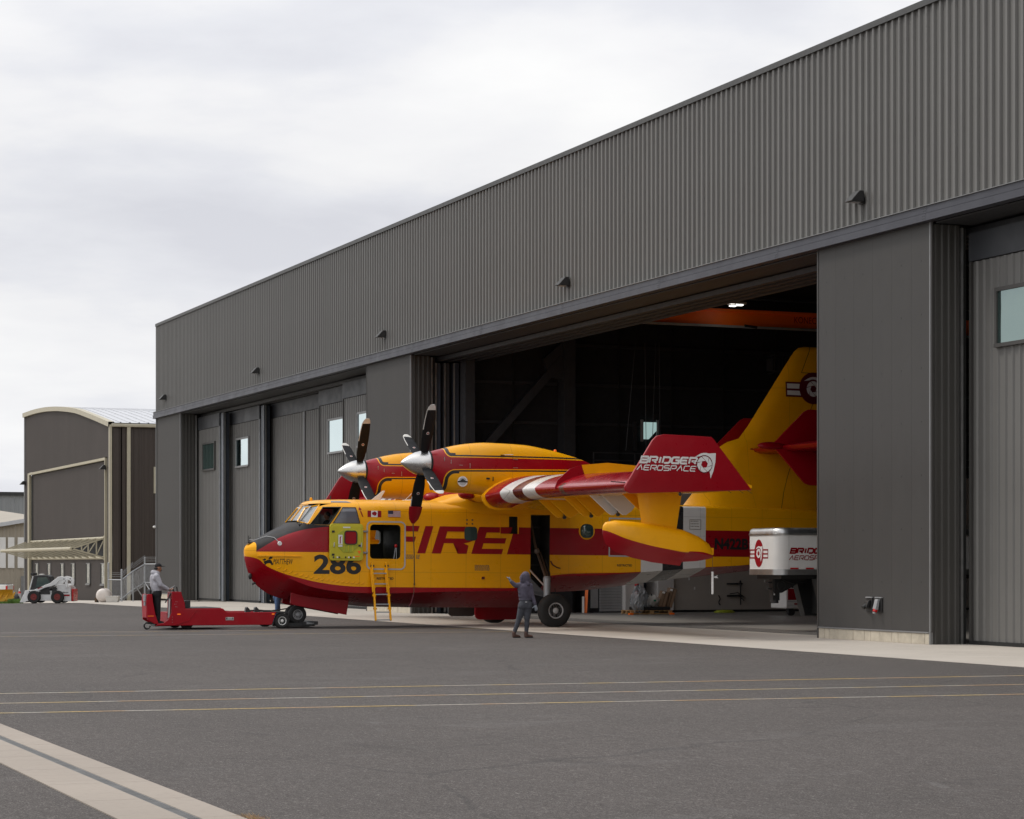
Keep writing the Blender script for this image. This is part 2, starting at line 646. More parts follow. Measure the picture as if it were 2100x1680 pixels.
def concrete_mat(name, col, k=1.0):
    m, p = base_mat(name, .8, 0, 0, .3)
    t = NT(m)
    big = t.noise(.22, 6, .6)
    fine = t.noise(14, 4, .7)
    c = t.mix(t.rng(big, .3, .7, 0, 1), tuple(x * .88 for x in col), tuple(x * 1.08 for x in col))
    c = t.mix(t.rng(fine, .5, .75, 0, .3 * k), c, tuple(x * .62 for x in col))
    st = t.noise(1.1, 5, .65, stretch=(.35, 1.8, 1))
    c = t.mix(t.rng(st, .52, .75, 0, .4 * k), c, tuple(x * .72 for x in col))
    info = t.nt.nodes.new('ShaderNodeObjectInfo')
    c = t.mix(t.rng(info.outputs['Random'], 0, 1, 0, .16), c, tuple(x * .7 for x in col))
    t.nt.links.new(c, p.inputs['Base Color'])
    t.nt.links.new(t.bump(t.noise(80, 3, .7), .25, .006), p.inputs['Normal'])
    return m


M['asphalt'] = asphalt_mat()
M['concrete'] = concrete_mat('apron_concrete', (.49, .445, .39))
M['concjoint'] = concrete_mat('concrete_bed', (.16, .15, .135))
M['drainconc'] = concrete_mat('drain_strip_concrete', (.33, .285, .24), 1.2)
M['floor'] = mat('sealed_hangar_floor', (.27, .255, .235), .4, var=.06, scale=.6, spec=.5)
M['dirt'] = mat('dry_ground', (.22, .19, .14), .95, var=.2, scale=.8, bump=.5, bscale=12)

XE = [(-60, 25.15), (82, 25.12), (95, 24.7), (103, 23.6), (109, 23.1), (114, 22.9)]


def xedge(y):
    for (a, xa), (b, xb) in zip(XE, XE[1:]):
        if y <= b:
            return xa + (xb - xa) * (y - a) / (b - a)
    return 22.9


ys = [-600, -60, 0, 40, 80, 113] + [125, 140, 160, 180, 260, 500, 1500]
grid_poly(lambda y: (-1500, 1500), ys, -.030, 'ground', M['dirt'])
grid_poly(lambda y: (-160, xedge(y)), [-60, -20, 0, 20, 40, 60, 82, 88, 95, 99, 103, 106, 109, 112, 114], 0.0, 'asphalt_apron', M['asphalt'])

# concrete apron along the hangar, cast in slabs with open joints
ca = grid_poly(lambda y: (xedge(y) - .02, 31.0), [-20, 0, 40, 82, 88, 95, 99, 103, 106, 109, 113, 120, 127], -.012, 'concrete_apron', M['concjoint'])
YS = [20 + 5.2 * i for i in range(18)]
for j in range(len(YS)):
    y0, y1 = YS[j] + .008, YS[j] + 5.2 - .008
    if y1 > 113:
        y1 = 113
    if y0 > 112.5:
        break
    xm = 27.9
    for a, b in ((None, xm - .008), (xm + .008, 30.98)):
        mb = MB()
        xa0 = xedge(y0) if a is None else a
        xa1 = xedge(y1) if a is None else a
        if y1 >= 113 and a is None:
            pass
        mb.prism([(xa0, y0), (b, y0), (b, y1), (xa1, y1)], 'z', -.02, .008)
        mb.build('concrete_slab', M['concrete'], ca)
grid_poly(lambda y: (19.9 if y > 114.3 else 22.9, 33.5 if y < 143 else 30.9), [113.02, 114.3, 114.31, 120, 127, 127.01, 135, 143.6, 160, 176], .004, 'concrete_yard', M['concrete'])

# trench drain
dr = MB().box(3.73, 4.67, -6, 101, -.30, -.012).build('drain_strip', M['concjoint'])
tag(dr, kind='structure')
yy = -5.5
while yy < 99:
    l = 1.5
    MB().box(3.745, 4.236, yy + .004, yy + l - .004, -.05, .010).build('concrete_slab', M['drainconc'], dr)
    MB().box(4.344, 4.660, yy + .004, yy + l - .004, -.05, .010).build('concrete_slab', M['drainconc'], dr)
    if yy > 10 and yy < 34:
        for h in (0, .75):
            g = MB()
            g.box(4.238, 4.248, yy + h + .003, yy + h + .747, -.03, .006)
            g.box(4.332, 4.342, yy + h + .003, yy + h + .747, -.03, .006)
            for k in range(12):
                g.box(4.249, 4.331, yy + h + .012 + k * .0615, yy + h + .042 + k * .0615, -.02, .004)
            g.build('drain_grate', M['gratem'], dr)
    yy += l
MB().box(4.24, 4.34, -5, 100, -.2, -.03).build('drain_channel', M['dark'], dr)


# painted taxi lines
def line_mat():
    m, p = base_mat('worn_line_paint', .7)
    t = NT(m)
    a = t.noise(.7, 3, .6)
    c = t.mix(t.rng(a, .42, .50, 0, 1), (.50, .31, .14), (.48, .44, .37))
    c = t.mix(t.rng(t.noise(.9, 2), .48, .56, 0, .8), c, (.58, .40, .08))
    wear = t.rng(t.noise(26, 4, .75), .42, .62, 0, .75)
    c = t.mix(wear, c, (.08, .075, .072))
    t.nt.links.new(c, p.inputs['Base Color'])
    return m


M['line'] = line_mat()
for (x0, y0), (x1, y1), w in (((5.75, 34.47), (23.24, 33.28), .12), ((5.35, 32.06), (21.55, 30.86), .11),
                             ((5.0, 29.96), (19.93, 28.55), .11), ((10.8, 64.8), (15.4, 64.5), .12), ((10.2, 61.6), (14.5, 61.3), .12)):
    dx, dy = x1 - x0, y1 - y0
    sl = dy / dx
    xa, xb = -70, 25.1
    pts = []
    mb = MB()
    nseg = 90
    for k in range(nseg + 1):
        x = xa + (xb - xa) * k / nseg
        y = y0 + (x - x0) * sl + math.sin(x * .6) * .012
        pts += [(x, y - w / 2, .004), (x, y + w / 2, .004)]
    mb.add(pts, [(2 * i, 2 * i + 2, 2 * i + 3, 2 * i + 1) for i in range(nseg)])
    tag(mb.build('painted_line', M['line'], recalc=False), kind='structure')

# ------------------------------------------------------------------ main hangar
XH = 30.0
ZT, ZB0, ZB1 = 15.56, 10.20, 10.55
hg = thing('aircraft_hangar', 'huge dark grey ribbed metal hangar with its middle bay open around the yellow aircraft', 'hangar', (30, 86, 0))


def H(mb, name, m, **k):
    o = mb.build(name, m, hg, **k)
    o.location = (-30, -86, 0)
    return o


def rib_profile(width, pitch=.3047, depth=.062, base=.12, top=.07):
    """(along, out) pairs"""
    n = int(round(width / pitch))
    pts = [(0, 0)]
    for i in range(n):
        c = (i + .5) * pitch
        pts += [(c - base / 2, 0), (c - top / 2, depth), (c + top / 2, depth), (c + base / 2, 0)]
    pts.append((width, 0))
    return pts


def sheet(prof, z0, z1, z=None):
    """sheet along -y from y=0, ribs towards -x, with a thin return"""
    mb = MB()
    n = len(prof)
    vs = [(-o, -a, z0) for a, o in prof] + [(-o, -a, z1) for a, o in prof]
    mb.add(vs, [(i, i + 1, n + i + 1, n + i) for i in range(n - 1)])
    w = prof[-1][0]
    mb.add([(0, 0, z0), (.03, 0, z0), (.03, 0, z1), (0, 0, z1)], [(0, 1, 2, 3)])
    mb.add([(0, -w, z0), (.03, -w, z0), (.03, -w, z1), (0, -w, z1)], [(0, 3, 2, 1)])
    return mb


PW = .9141
pan = sheet(rib_profile(PW - .004), ZB1 - .02, ZT)
# screw rows
for zz_ in (11.4, 12.6, 13.8, 15.0):
    for c in (.06, .67):
        pan.box(-.006, .0, -c - .007, -c + .007, zz_, zz_ + .014, 1)
pan_me = pan.mesh('cladding_panel', [M['clad'], M['chain']], recalc=False)
ny = 116
for i in range(ny):
    o = link('cladding_panel', pan_me, hg, (XH - 30, 126.9 - i * PW - 86, 0))
yend = 126.9 - ny * PW
# body of the building
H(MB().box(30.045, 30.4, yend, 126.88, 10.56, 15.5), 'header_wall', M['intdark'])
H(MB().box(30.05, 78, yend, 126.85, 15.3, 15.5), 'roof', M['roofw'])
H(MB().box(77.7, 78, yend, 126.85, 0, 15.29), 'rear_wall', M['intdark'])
H(MB().box(30.42, 77.68, 126.55, 126.85, 0, 15.29), 'end_wall', M['cladlow'])
H(MB().box(29.90, 30.16, yend, 126.93, 15.50, 15.585).box(29.90, 29.92, yend, 126.93, 15.43, 15.5), 'parapet_coping', M['coping'])
H(MB().box(29.94, 30.06, 126.88, 126.96, .3, 15.5), 'corner_trim', M['trim'])
# two-step fascia, in lengths
yy = 126.96
while yy > yend:
    y1 = max(yend, yy - 7.3)
    f = MB()
    f.box(29.80, 30.05, y1 + .004, yy - .004, 10.39, 10.555, 0)
    f.box(29.77, 30.05, y1 + .004, yy - .004, 10.20, 10.375, 0)
    for q in (.06, .13):
        for zc in (10.24, 10.30, 10.43, 10.49):
            f.box(29.765 if zc < 10.38 else 29.795, 29.81, y1 + q, y1 + q + .02, zc, zc + .02, 1)
    f.box(29.76, 30.05, y1, yy, 10.556, 10.572, 2)
    o = H(f, 'fascia_panel', [M['band'], M['chain'], M['trim']])
    yy = y1
# soffit planks
yy = 121.4
sf = MB().box(0, 3.2, 0, .297, 0, .03).box(0, 3.2, .297, .300, .012, .03).mesh('soffit_panel', M['intcol'])
k = 0
while yy > 22:
    if not (84.0 < yy < 89.5 or 46.8 < yy < 52.1):
        if k < 290:
            link('soffit_panel', sf, hg, (30.08 - 30, yy - .3 - 86, 10.16))
            k += 1
    yy -= .30

# pillars of micro-rib panels on a block curb
prof = []
n = 24
for i in range(n):
    a = i * .905 / n
    w = .905 / n
    prof += [(a, 0), (a + w * .3, .006), (a + w * .6, .006), (a + w * .9, 0)]
prof.append((.905, 0))
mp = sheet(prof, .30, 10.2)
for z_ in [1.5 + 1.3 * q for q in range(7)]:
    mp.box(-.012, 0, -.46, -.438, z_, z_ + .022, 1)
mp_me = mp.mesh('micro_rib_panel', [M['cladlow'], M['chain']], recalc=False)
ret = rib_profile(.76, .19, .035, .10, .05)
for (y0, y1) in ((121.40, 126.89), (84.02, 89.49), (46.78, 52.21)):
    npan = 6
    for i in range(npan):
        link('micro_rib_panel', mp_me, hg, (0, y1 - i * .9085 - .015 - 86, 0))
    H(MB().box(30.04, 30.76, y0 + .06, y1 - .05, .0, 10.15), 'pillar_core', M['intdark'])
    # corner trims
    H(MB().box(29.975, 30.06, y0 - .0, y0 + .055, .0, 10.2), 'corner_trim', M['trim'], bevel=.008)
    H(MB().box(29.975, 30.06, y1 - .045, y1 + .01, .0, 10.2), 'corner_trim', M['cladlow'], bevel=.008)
    # base flashing and block curb
    H(MB().box(29.965, 30.04, y0 + .06, y1 - .05, .275, .31), 'base_flashing', M['trim'])
    yb = y1 - .06
    random.seed(int(y0))
    while yb > y0 + .08:
        w = random.choice((.30, .45, .55, .60, .25))
        ya = max(y0 + .07, yb - w)
        H(MB().box(29.985 + random.random() * .006, 30.035, ya + .006, yb - .006, .008, .27), 'concrete_block', M['block'], bevel=.006)
        yb = ya
    # ribbed return face looking along the wall
    r_ = MB()
    vs = [(30.065 + a, y0 + .035 - o, 0.0) for a, o in ret] + [(30.065 + a, y0 + .035 - o, 10.15) for a, o in ret]
    nn = len(ret)
    r_.add(vs, [(i, i + 1, nn + i + 1, nn + i) for i in range(nn - 1)])
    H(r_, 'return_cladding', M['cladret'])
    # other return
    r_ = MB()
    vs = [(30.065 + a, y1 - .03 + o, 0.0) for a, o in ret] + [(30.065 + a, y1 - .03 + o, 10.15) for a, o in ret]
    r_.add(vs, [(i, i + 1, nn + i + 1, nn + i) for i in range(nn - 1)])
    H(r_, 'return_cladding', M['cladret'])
    # steel guide posts at the jambs
    H(MB().box(30.84, 30.90, y0 - .02, y0 + .10, 0, 10.1), 'jamb_rail', M['steel'])
    H(MB().box(30.905, 31.02, y0 + .04, y0 + .16, 0, 10.1), 'jamb_seal', M['dark'])


# sliding door leaves
def leaf(x, y0, y1, win=None, edge=None, glass='winglass', seam=None):
    """leaf with its outer face at x, spanning y0<y1, window (ya,yb,za,zb)"""
    root = MB()
    root.box(x + .06, x + .30, y0, y1, .05, 9.55)
    lf = H(root, 'door_leaf', M['intdark'])
    c = sheet(rib_profile(y1 - y0 - .2, .3, .04, .12, .06), .10, 9.25)
    o = c.build('cladding', M['clad'], lf, recalc=False)
    o.location = (x + .05, y1 - .1, 0)
    MB().box(x - .02, x + .055, y0 - .0, y1, 9.27, 9.95).build('head_beam', M['band2'], lf)
    MB().box(x - .02, x + .05, y0, y1, .012, .098).build('bottom_rail', M['dark'], lf)
    for yy_ in (y0 + .001, y1 - .09):
        MB().box(x - .015, x + .05, yy_, yy_ + .085, .1, 9.26).build('edge_trim', M['galv' if yy_ < y0 + .1 else 'cladlow'], lf)
    if seam:
        MB().box(x - .03, x - .005, seam - .05, seam + .05, .1, 9.26).build('seam_trim', M['galv'], lf)
    if win:
        ya, yb, za, zb = win
        fr = MB()
        t_ = .09
        fr.box(x - .05, x + .06, ya - t_, yb + t_, zb, zb + t_)
        fr.box(x - .07, x + .06, ya - t_, yb + t_, za - t_, za)
        fr.box(x - .05, x + .06, ya - t_, ya, za, zb)
        fr.box(x - .05, x + .06, yb, yb + t_, za, zb)
        fr.build('window_frame', M['trim' if glass == 'winglass' else 'cladlow'], lf)
        MB().box(x - .012, x + .02, ya, yb, za, zb).build('window_pane', M[glass], lf)
    return lf


def post(x, y, w=.55):
    p = MB()
    p.box(x, x + .30, y, y + w, 0, 9.9)
    H(p, 'door_post', M['bluecol'], bevel=.01)
    H(MB().box(x - .03, x - .003, y + .02, y + .09, 0, 9.9), 'door_post_rail', M['galv'])
    H(MB().box(x + .02, x + .06, y - .30, y - .02, 0, 9.9), 'door_seal', M['dark'])


leaf(31.0, 116.9, 121.5, (117.94, 120.32, 7.07, 8.42), glass='winglass2')
post(30.95, 115.9)
leaf(31.4, 110.6, 116.6, (112.64, 115.0, 7.05, 8.41))
post(31.35, 109.6)
leaf(31.8, 100.2, 109.9, seam=104.2)
leaf(31.4, 95.7, 100.6, (96.7, 99.05, 7.05, 8.48))
leaf(31.0, 89.4, 95.8, (91.2, 93.6, 7.08, 8.44))
leaf(31.0, 40.0, 46.65, (43.1, 45.44, 7.18, 8.42), glass='winglass2')
leaf(31.4, 33.0, 40.2)
leaf(31.8, 24.0, 33.2)
# rails in the threshold
for xr in (31.25, 31.65, 32.05, 32.5):
    H(MB().box(xr - .035, xr + .035, yend + 2, 121.5, .0, .017), 'door_track', M['chain'])
    H(MB().box(xr - .10, xr + .10, yend + 2, 121.5, 9.97, 10.12), 'overhead_track', M['intcol'])
# leaves pushed into the north jamb of the open bay, seen edge-on
for i, xr in enumerate((31.08, 31.42, 31.78, 32.14)):
    H(MB().box(xr, xr + .22, 84.2 - i * .10, 88.8, .05, 9.9), 'stacked_door_leaf', M['bluecol' if i % 2 == 0 else 'intcol'])
    H(MB().box(xr - .03, xr + .03, 84.12 - i * .10, 84.19 - i * .10, .05, 9.9), 'leaf_edge_rail', M['steel'])
    H(MB().box(xr + .235, xr + .245, 84.4 - i * .10, 88.8, .05, 9.9), 'leaf_gap', M['dark'])
# interior of the open bay
fl = MB().box(31.0, 77.6, 47.0, 90.0, -.3, .009).build('hangar_floor', M['floor'])
tag(fl, kind='structure')
th = MB().box(31.0, 33.1, yend + 2, 47.0, -.3, .003).box(31.0, 33.1, 90.0, 121.5, -.3, .003).build('door_threshold', M['concjoint'])
tag(th, kind='structure')
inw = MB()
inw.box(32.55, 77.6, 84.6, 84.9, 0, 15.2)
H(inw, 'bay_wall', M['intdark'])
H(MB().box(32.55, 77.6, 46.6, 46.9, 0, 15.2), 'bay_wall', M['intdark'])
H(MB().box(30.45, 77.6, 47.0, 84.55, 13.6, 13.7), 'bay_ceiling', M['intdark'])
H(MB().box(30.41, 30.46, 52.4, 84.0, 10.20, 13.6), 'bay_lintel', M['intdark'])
# faint horizontal girts, duct and lining joints
for z_ in (7.6, 9.2, 10.8, 12.3):
    H(MB().box(32.6, 60, 84.50, 84.6, z_, z_ + .12), 'wall_girt', M['intcol'])
for x_ in (34.5, 39.2, 41.6, 44.0, 46.5, 49):
    H(MB().box(x_, x_ + .06, 84.46, 84.5, 5.8, 13.5), 'lining_joint', M['dark'])
# steel columns and the diagonal brace
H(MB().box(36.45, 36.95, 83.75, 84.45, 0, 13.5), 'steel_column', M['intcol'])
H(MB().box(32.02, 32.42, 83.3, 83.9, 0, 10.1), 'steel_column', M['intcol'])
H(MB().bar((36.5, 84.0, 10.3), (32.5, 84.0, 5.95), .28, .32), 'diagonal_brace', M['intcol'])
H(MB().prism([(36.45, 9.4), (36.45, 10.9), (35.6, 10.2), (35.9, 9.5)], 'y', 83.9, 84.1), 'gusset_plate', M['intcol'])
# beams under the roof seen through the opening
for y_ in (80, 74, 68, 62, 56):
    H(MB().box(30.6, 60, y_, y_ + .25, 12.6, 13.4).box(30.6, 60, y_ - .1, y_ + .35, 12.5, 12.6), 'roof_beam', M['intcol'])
# window high in the bay wall, its pane glowing in place of daylight
H(MB().prism([(40.3, 7.1), (40.55, 7.1), (40.9, 7.45), (40.9, 7.8), (40.3, 7.8)], 'y', 84.44, 84.5), 'daylight_window', emit('daylight_glow_pane', (.42, .60, .58), .6))
H(MB().box(40.2, 40.29, 84.40, 84.5, 7.0, 7.9).box(40.91, 41.0, 84.4, 84.5, 7.0, 7.9), 'window_frame', M['grey'])
H(MB().box(39.85, 40.0, 84.40, 84.5, 6.6, 7.8), 'conduit', M['intcol'])

# wall pack lights on the facade
wl = ['wall light farthest along the facade, beside the hangar corner', 'wall light above the closed doors, second from the far corner',
      'wall light above the narrow pillar behind the propellers', 'wall light above the open bay over the aircraft engines',
      'nearest and largest wall light, above the broad right pillar']
wp = MB()
wp.prism([(0, .0), (0, .28), (-.13, .28), (-.37, .02), (-.37, 0)], 'y', -.17, .17)
wp_me = wp.mesh('housing', M['chain'], bevel=.01)
ln = MB().box(-.28, -.06, -.12, .12, -.015, -.002).mesh('lens', M['grey'])
bk = MB().box(.0, .045, -.11, .11, -.05, .21).mesh('mounting_plate', M['chain'])
for (y_, lb) in zip((124.5, 105.6, 86.95, 68.5, 49.9), wl):
    t = thing('wall_light', 'small dark wedge-shaped ' + lb, 'light', (29.915, y_, 11.12), 0, 'wedge-shaped lights along the hangar facade')
    link('housing', wp_me, t)
    link('lens', ln, t)
    link('mounting_plate', bk, t)

# power outlets on the right pillar
for y_, lb, red in ((49.55, 'black covered wall socket left of the red and grey one on the right pillar', False), (49.1, 'grey wall socket with a red plug on the right pillar', True)):
    t = thing('wall_socket', lb, 'socket', (29.98, y_, .8))
    MB().box(-.03, .01, -.14, .14, -.06, .30).build('back_plate', M['chain'], t, bevel=.005)
    MB().box(-.05, .0, -.15, .15, .30, .325).build('rain_hood', M['galv'], t)
    if red:
        MB().prism([(-.03, .27), (-.10, .27), (-.17, .02), (-.08, .0)], 'y', -.07, .07).build('socket_body', M['galv'], t, bevel=.008)
        MB().cyl((-.11, 0, .02), (-.15, 0, -.05), .06, .055, 12).build('plug', M['redlens'], t)
        MB().cyl((-.15, 0, -.055), (-.16, 0, -.09), .045, .04, 12).build('plug_end', M['grey'], t)
    else:
        MB().prism([(-.03, .24), (-.10, .22), (-.17, .06), (-.08, .02)], 'y', -.08, .08).build('socket_body', M['chain'], t, bevel=.008)
        MB().cyl((-.10, .02, .12), (-.20, .02, .05), .05, .055, 12).build('cover_flap', M['chain'], t)


# ------------------------------------------------------------------ interpolation helpers
def pchip(xs, ys_, x):
    xs = np.array(xs, float)
    ys_ = np.array(ys_, float)
    h = np.diff(xs)
    dl = np.diff(ys_) / h
    m = np.zeros(len(xs))
    for i in range(1, len(xs) - 1):
        if dl[i - 1] * dl[i] > 0:
            w1, w2 = 2 * h[i] + h[i - 1], h[i] + 2 * h[i - 1]
            m[i] = (w1 + w2) / (w1 / dl[i - 1] + w2 / dl[i])
    m[0], m[-1] = dl[0], dl[-1]
    k = min(max(int(np.searchsorted(xs, x) - 1), 0), len(h) - 1)
    t = (x - xs[k]) / h[k]
    return float((2 * t**3 - 3 * t**2 + 1) * ys_[k] + (t**3 - 2 * t**2 + t) * h[k] * m[k]
                 + (-2 * t**3 + 3 * t**2) * ys_[k + 1] + (t**3 - t**2) * h[k] * m[k + 1])


def evaluated_mesh(o):
    dg = bpy.context.evaluated_depsgraph_get()
    ev = o.evaluated_get(dg)
    return bpy.data.meshes.new_from_object(ev, depsgraph=dg)


# ------------------------------------------------------------------ aircraft (local x aft, y to starboard, z up)
ac = bpy.data.objects.new('flying_boat', None)
COL.objects.link(ac)
ac.location = (27.71, 66.98, 0.0)
ac.rotation_euler = (0, R(.5), R(-1.2))
tag(ac, 'yellow and red twin-propeller firefighting flying boat rolled halfway out of the hangar', 'aircraft')


def seams(t, c, xs=(1.15, .37), zs=(.62, .12)):
    fx = t.m('FRACT', t.m('DIVIDE', t.add(t.X, 40 + xs[1]), xs[0]))
    fz = t.m('FRACT', t.m('DIVIDE', t.add(t.Z, 10 + zs[1]), zs[0]))
    line = t.either(t.lt(fx, .008 / xs[0]), t.lt(fz, .008 / zs[0]))
    c = t.mix(t.mul(line, .5), c, (.05, .03, .01))
    g = t.noise(1.1, 6, .65)
    c = t.mix(t.rng(g, .5, .8, 0, .10), c, (.12, .08, .04))
    s = t.noise(5, 4, .6, stretch=(.4, 1, 2.5))
    return t.mix(t.rng(s, .55, .85, 0, .12), c, (.2, .12, .05))


def paint(name, fn, rough=.30, coat=.10):
    m, p = base_mat(name, rough, 0, coat)
    t = NT(m)
    c = fn(t)
    if isinstance(c, tuple):
        c, matte = c
        t.nt.links.new(t.sub(coat, t.mul(matte, coat)), p.inputs['Coat Weight'])
    else:
        matte = None
    p.inputs['Specular IOR Level'].default_value = .32
    t.nt.links.new(c, p.inputs['Base Color'])
    t.nt.links.new(t.bump(t.noise(1.6, 3, .5), .10, .02), p.inputs['Normal'])
    r = t.noise(2.1, 4, .6)
    rr = t.rng(r, .3, .7, rough - .06, rough + .10)
    t.nt.links.new(t.add(rr, t.mul(matte, .4)) if matte else rr, p.inputs['Roughness'])
    return m


BLK = (.022, .022, .024)
WHT = (.66, .64, .61)


def fus_col(t):
    c = t.mix(t.rng(t.noise(.8, 3), .3, .7, 0, 1), tuple(x * .97 for x in YEL), tuple(x * 1.03 for x in YEL))
    # red band along the side
    slant = t.gt(t.X, t.add(-1.06, t.mul(t.sub(t.Z, 2.26), .31)))
    c = t.mix(t.both(slant, t.gt(t.Z, 2.245), t.lt(t.Z, 3.095)), c, RED)
    # nose swoosh (red) and anti-glare panel (black)
    up = t.curve(t.X, [(-10, 2.1), (-9.0, 2.2), (-8.87, 2.30), (-8.6, 2.49), (-8.29, 2.68), (-7.66, 2.91), (-7.2, 2.99), (-6.77, 3.03), (-6, 3.06), (-5, 3.08)], -10, -5, 6)
    nose = t.both(t.gt(t.Z, 2.25), t.lt(t.X, -6.30))
    c = t.mix(t.both(nose, t.lt(t.Z, t.either(up, 0))), c, RED)
    blk_top = t.curve(t.X, [(-10, 5.9), (-7.95, 5.9), (-7.88, 3.23), (-7.62, 3.15), (-7.4, 3.09), (-6.76, 3.06), (-6.70, 2.9), (-5, 2.0)], -10, -5, 6)
    blk = t.both(t.lt(t.X, -6.7), t.gt(t.Z, up), t.lt(t.Z, blk_top))
    c = t.mix(blk, c, BLK)
    c = t.mix(t.lt(t.X, t.add(-8.90, t.mul(t.sub(t.Z, 2.5), .06))), c, YEL)
    # red planing bottom
    bot = t.curve(t.X, [(-10, 2.2), (-8.97, 2.07), (-8.59, 1.79), (-8.18, 1.60), (-7.74, 1.47), (-7.05, 1.32), (-6.15, 1.22), (-5.5, 1.205), (-1.7, 1.195),
                        (.05, 1.20), (.10, 1.53), (3.5, 1.735), (5.8, 1.90), (7.5, 2.0), (12, 2.7)], -10, 12, 6)
    c = t.mix(t.lt(t.Z, bot), c, RED)
    # white and black bands round the rear hull
    for a, b, col in ((3.53, 4.29, WHT), (4.29, 5.02, BLK), (5.02, 5.83, WHT)):
        c = t.mix(t.both(t.gt(t.X, a), t.lt(t.X, b), t.lt(t.Z, 3.86)), c, col)
    return seams(t, c), blk


M['fus'] = paint('aircraft_paint', fus_col)

ST = [(-9.14, 2.02, 2.12, .06, .08, 2.25, 2.34), (-9.06, 1.72, 2.0, .22, .30, 2.26, 2.44), (-8.92, 1.42, 1.93, .45, .54, 2.27, 2.53), (-8.6, 1.10, 1.80, .72, .82, 2.30, 2.72),
      (-8.3, .93, 1.62, .90, 1.0, 2.35, 2.87), (-8.0, .83, 1.45, 1.03, 1.12, 2.4, 3.02), (-7.68, .78, 1.31, 1.14, 1.2, 2.5, 3.20),
      (-7.4, .75, 1.21, 1.2, 1.25, 2.75, 3.58), (-7.14, .73, 1.15, 1.24, 1.27, 3.0, 3.83), (-6.8, .71, 1.09, 1.27, 1.29, 3.2, 3.87),
      (-6.2, .67, 1.03, 1.3, 1.3, 3.32, 3.89), (-5.2, .58, 1.01, 1.3, 1.3, 3.38, 3.90), (-3, .56, 1.07, 1.3, 1.3, 3.42, 3.91),
      (-.5, .56, 1.12, 1.3, 1.3, 3.45, 3.92), (.05, .56, 1.14, 1.3, 1.3, 3.5, 3.92), (.10, .92, 1.50, 1.3, 1.3, 3.5, 3.92),
      (2.2, 1.13, 1.62, 1.3, 1.3, 3.62, 3.93), (5.4, 1.52, 1.86, 1.28, 1.28, 3.76, 3.92), (8, 1.8, 2.03, 1.12, 1.14, 3.76, 3.9),
      (10.5, 2.3, 2.45, .7, .75, 3.6, 3.85), (11.6, 2.9, 3.0, .3, .35, 3.4, 3.7)]
SX = [s[0] for s in ST]


def fsec(x):
    zk, zc, wc, wm, zs, zt = [pchip(SX, [s[i] for s in ST], x) for i in range(1, 7)]
    h = [(0, zk), (wc * .33, zk + (zc - zk) * .30), (wc * .70, zk + (zc - zk) * .66), (wc, zc)]
    for f in (.06, .2, .4, .6, .8, .93):
        w = wc + (wm - wc) * min(1, f * 1.6)
        h.append((w, zc + (zs - zc) * f))
    e_ = .62
    for k in range(0, 10):
        a = math.pi / 2 * k / 9
        h.append((wm * math.cos(a) ** e_ if k < 9 else 0, zs + (zt - zs) * math.sin(a) ** e_))
    ring = [(x, -a, b) for a, b in h] + [(x, a, b) for a, b in reversed(h[1:-1])]
    return ring


xs_ = []
x = -9.14
while x < 11.6:
    xs_.append(x)
    x += .05 if x < -8.7 else (.12 if x < -6.0 else .35)
xs_ = sorted(set([round(q, 3) for q in xs_ if not (-.1 < q < .3)] + [-.1, .05, .10, .3, 11.6]))
fm = MB().loft([fsec(x) for x in xs_])
fus = fm.build('fuselage', [M['fus'], M['cabin'], M['dark']], ac, smooth=38)
_bm = bmesh.new()
_bm.from_mesh(fus.data)
BV = BVHTree.FromBMesh(_bm)
_bm.free()


def skin(a, b, side=-1):
    h, n, _, _ = BV.ray_cast(Vector((a, side * 6, b)), Vector((0, -side, 0)))
    if h is None:
        h, n, _, _ = BV.find_nearest(Vector((a, side * 1.0, b)))
    return h, n


# openings
WIN = {'a': [(-7.88, 3.19), (-7.38, 3.70), (-7.09, 3.68), (-7.48, 3.12)], 'b': [(-7.42, 3.09), (-7.00, 3.62), (-6.45, 3.63), (-6.83, 3.09)],
       'c': [(-6.72, 3.13), (-6.40, 3.62), (-6.00, 3.62), (-5.87, 3.14)]}


def rrect(x0, x1, z0, z1, r, n=5):
    pts = []
    for cx, cz, a0 in ((x1 - r, z1 - r, 0), (x0 + r, z1 - r, 90), (x0 + r, z0 + r, 180), (x1 - r, z0 + r, 270)):
        for k in range(n + 1):
            a = R(a0 + 90 * k / n)
            pts.append((cx + r * math.cos(a), cz + r * math.sin(a)))
    return pts


cutters = []


def cutter(mb, mi):
    mb.m = [mi] * len(mb.f)
    o = mb.build('cutter', [M['fus'], M['cabin'], M['dark']], ac)
    cutters.append(o)


cutter(MB().box(-7.45, -4.35, -1.17, 1.17, 2.0, 3.02), 1)
cutter(MB().box(-7.28, -5.80, -1.08, 1.08, 2.9, 3.735), 1)
cutter(MB().box(-7.7, -7.2, -1.02, 1.02, 2.3, 3.15), 1)
cutter(MB().prism(WIN['a'], 'y', -1.6, 1.6), 1)
for k in 'bc':
    cutter(MB().prism(WIN[k], 'y', -1.6, 1.6), 1)
cutter(MB().prism(rrect(-5.56, -4.55, 2.05, 3.13, .13), 'y', -1.6, -.9), 1)
cutter(MB().box(-5.9, -4.38, -1.1, 1.16, 2.95, 3.25), 1)
cutter(MB().prism(rrect(-4.82, -4.42, 2.55, 2.98, .08), 'y', .9, 1.6), 1)
cutter(MB().box(-.27, .38, -1.5, -.45, .2, 3.66), 2)
cutter(MB().box(-.27, .38, .45, 1.5, .2, 3.66), 2)
cutter(MB().box(-7.78, -5.98, -.42, .42, .2, 1.5), 2)
cutter(MB().prism(rrect(-1.0, -.72, 2.89, 3.43, .02), 'y', -1.5, -1.15), 2)
bpy.context.view_layer.update()
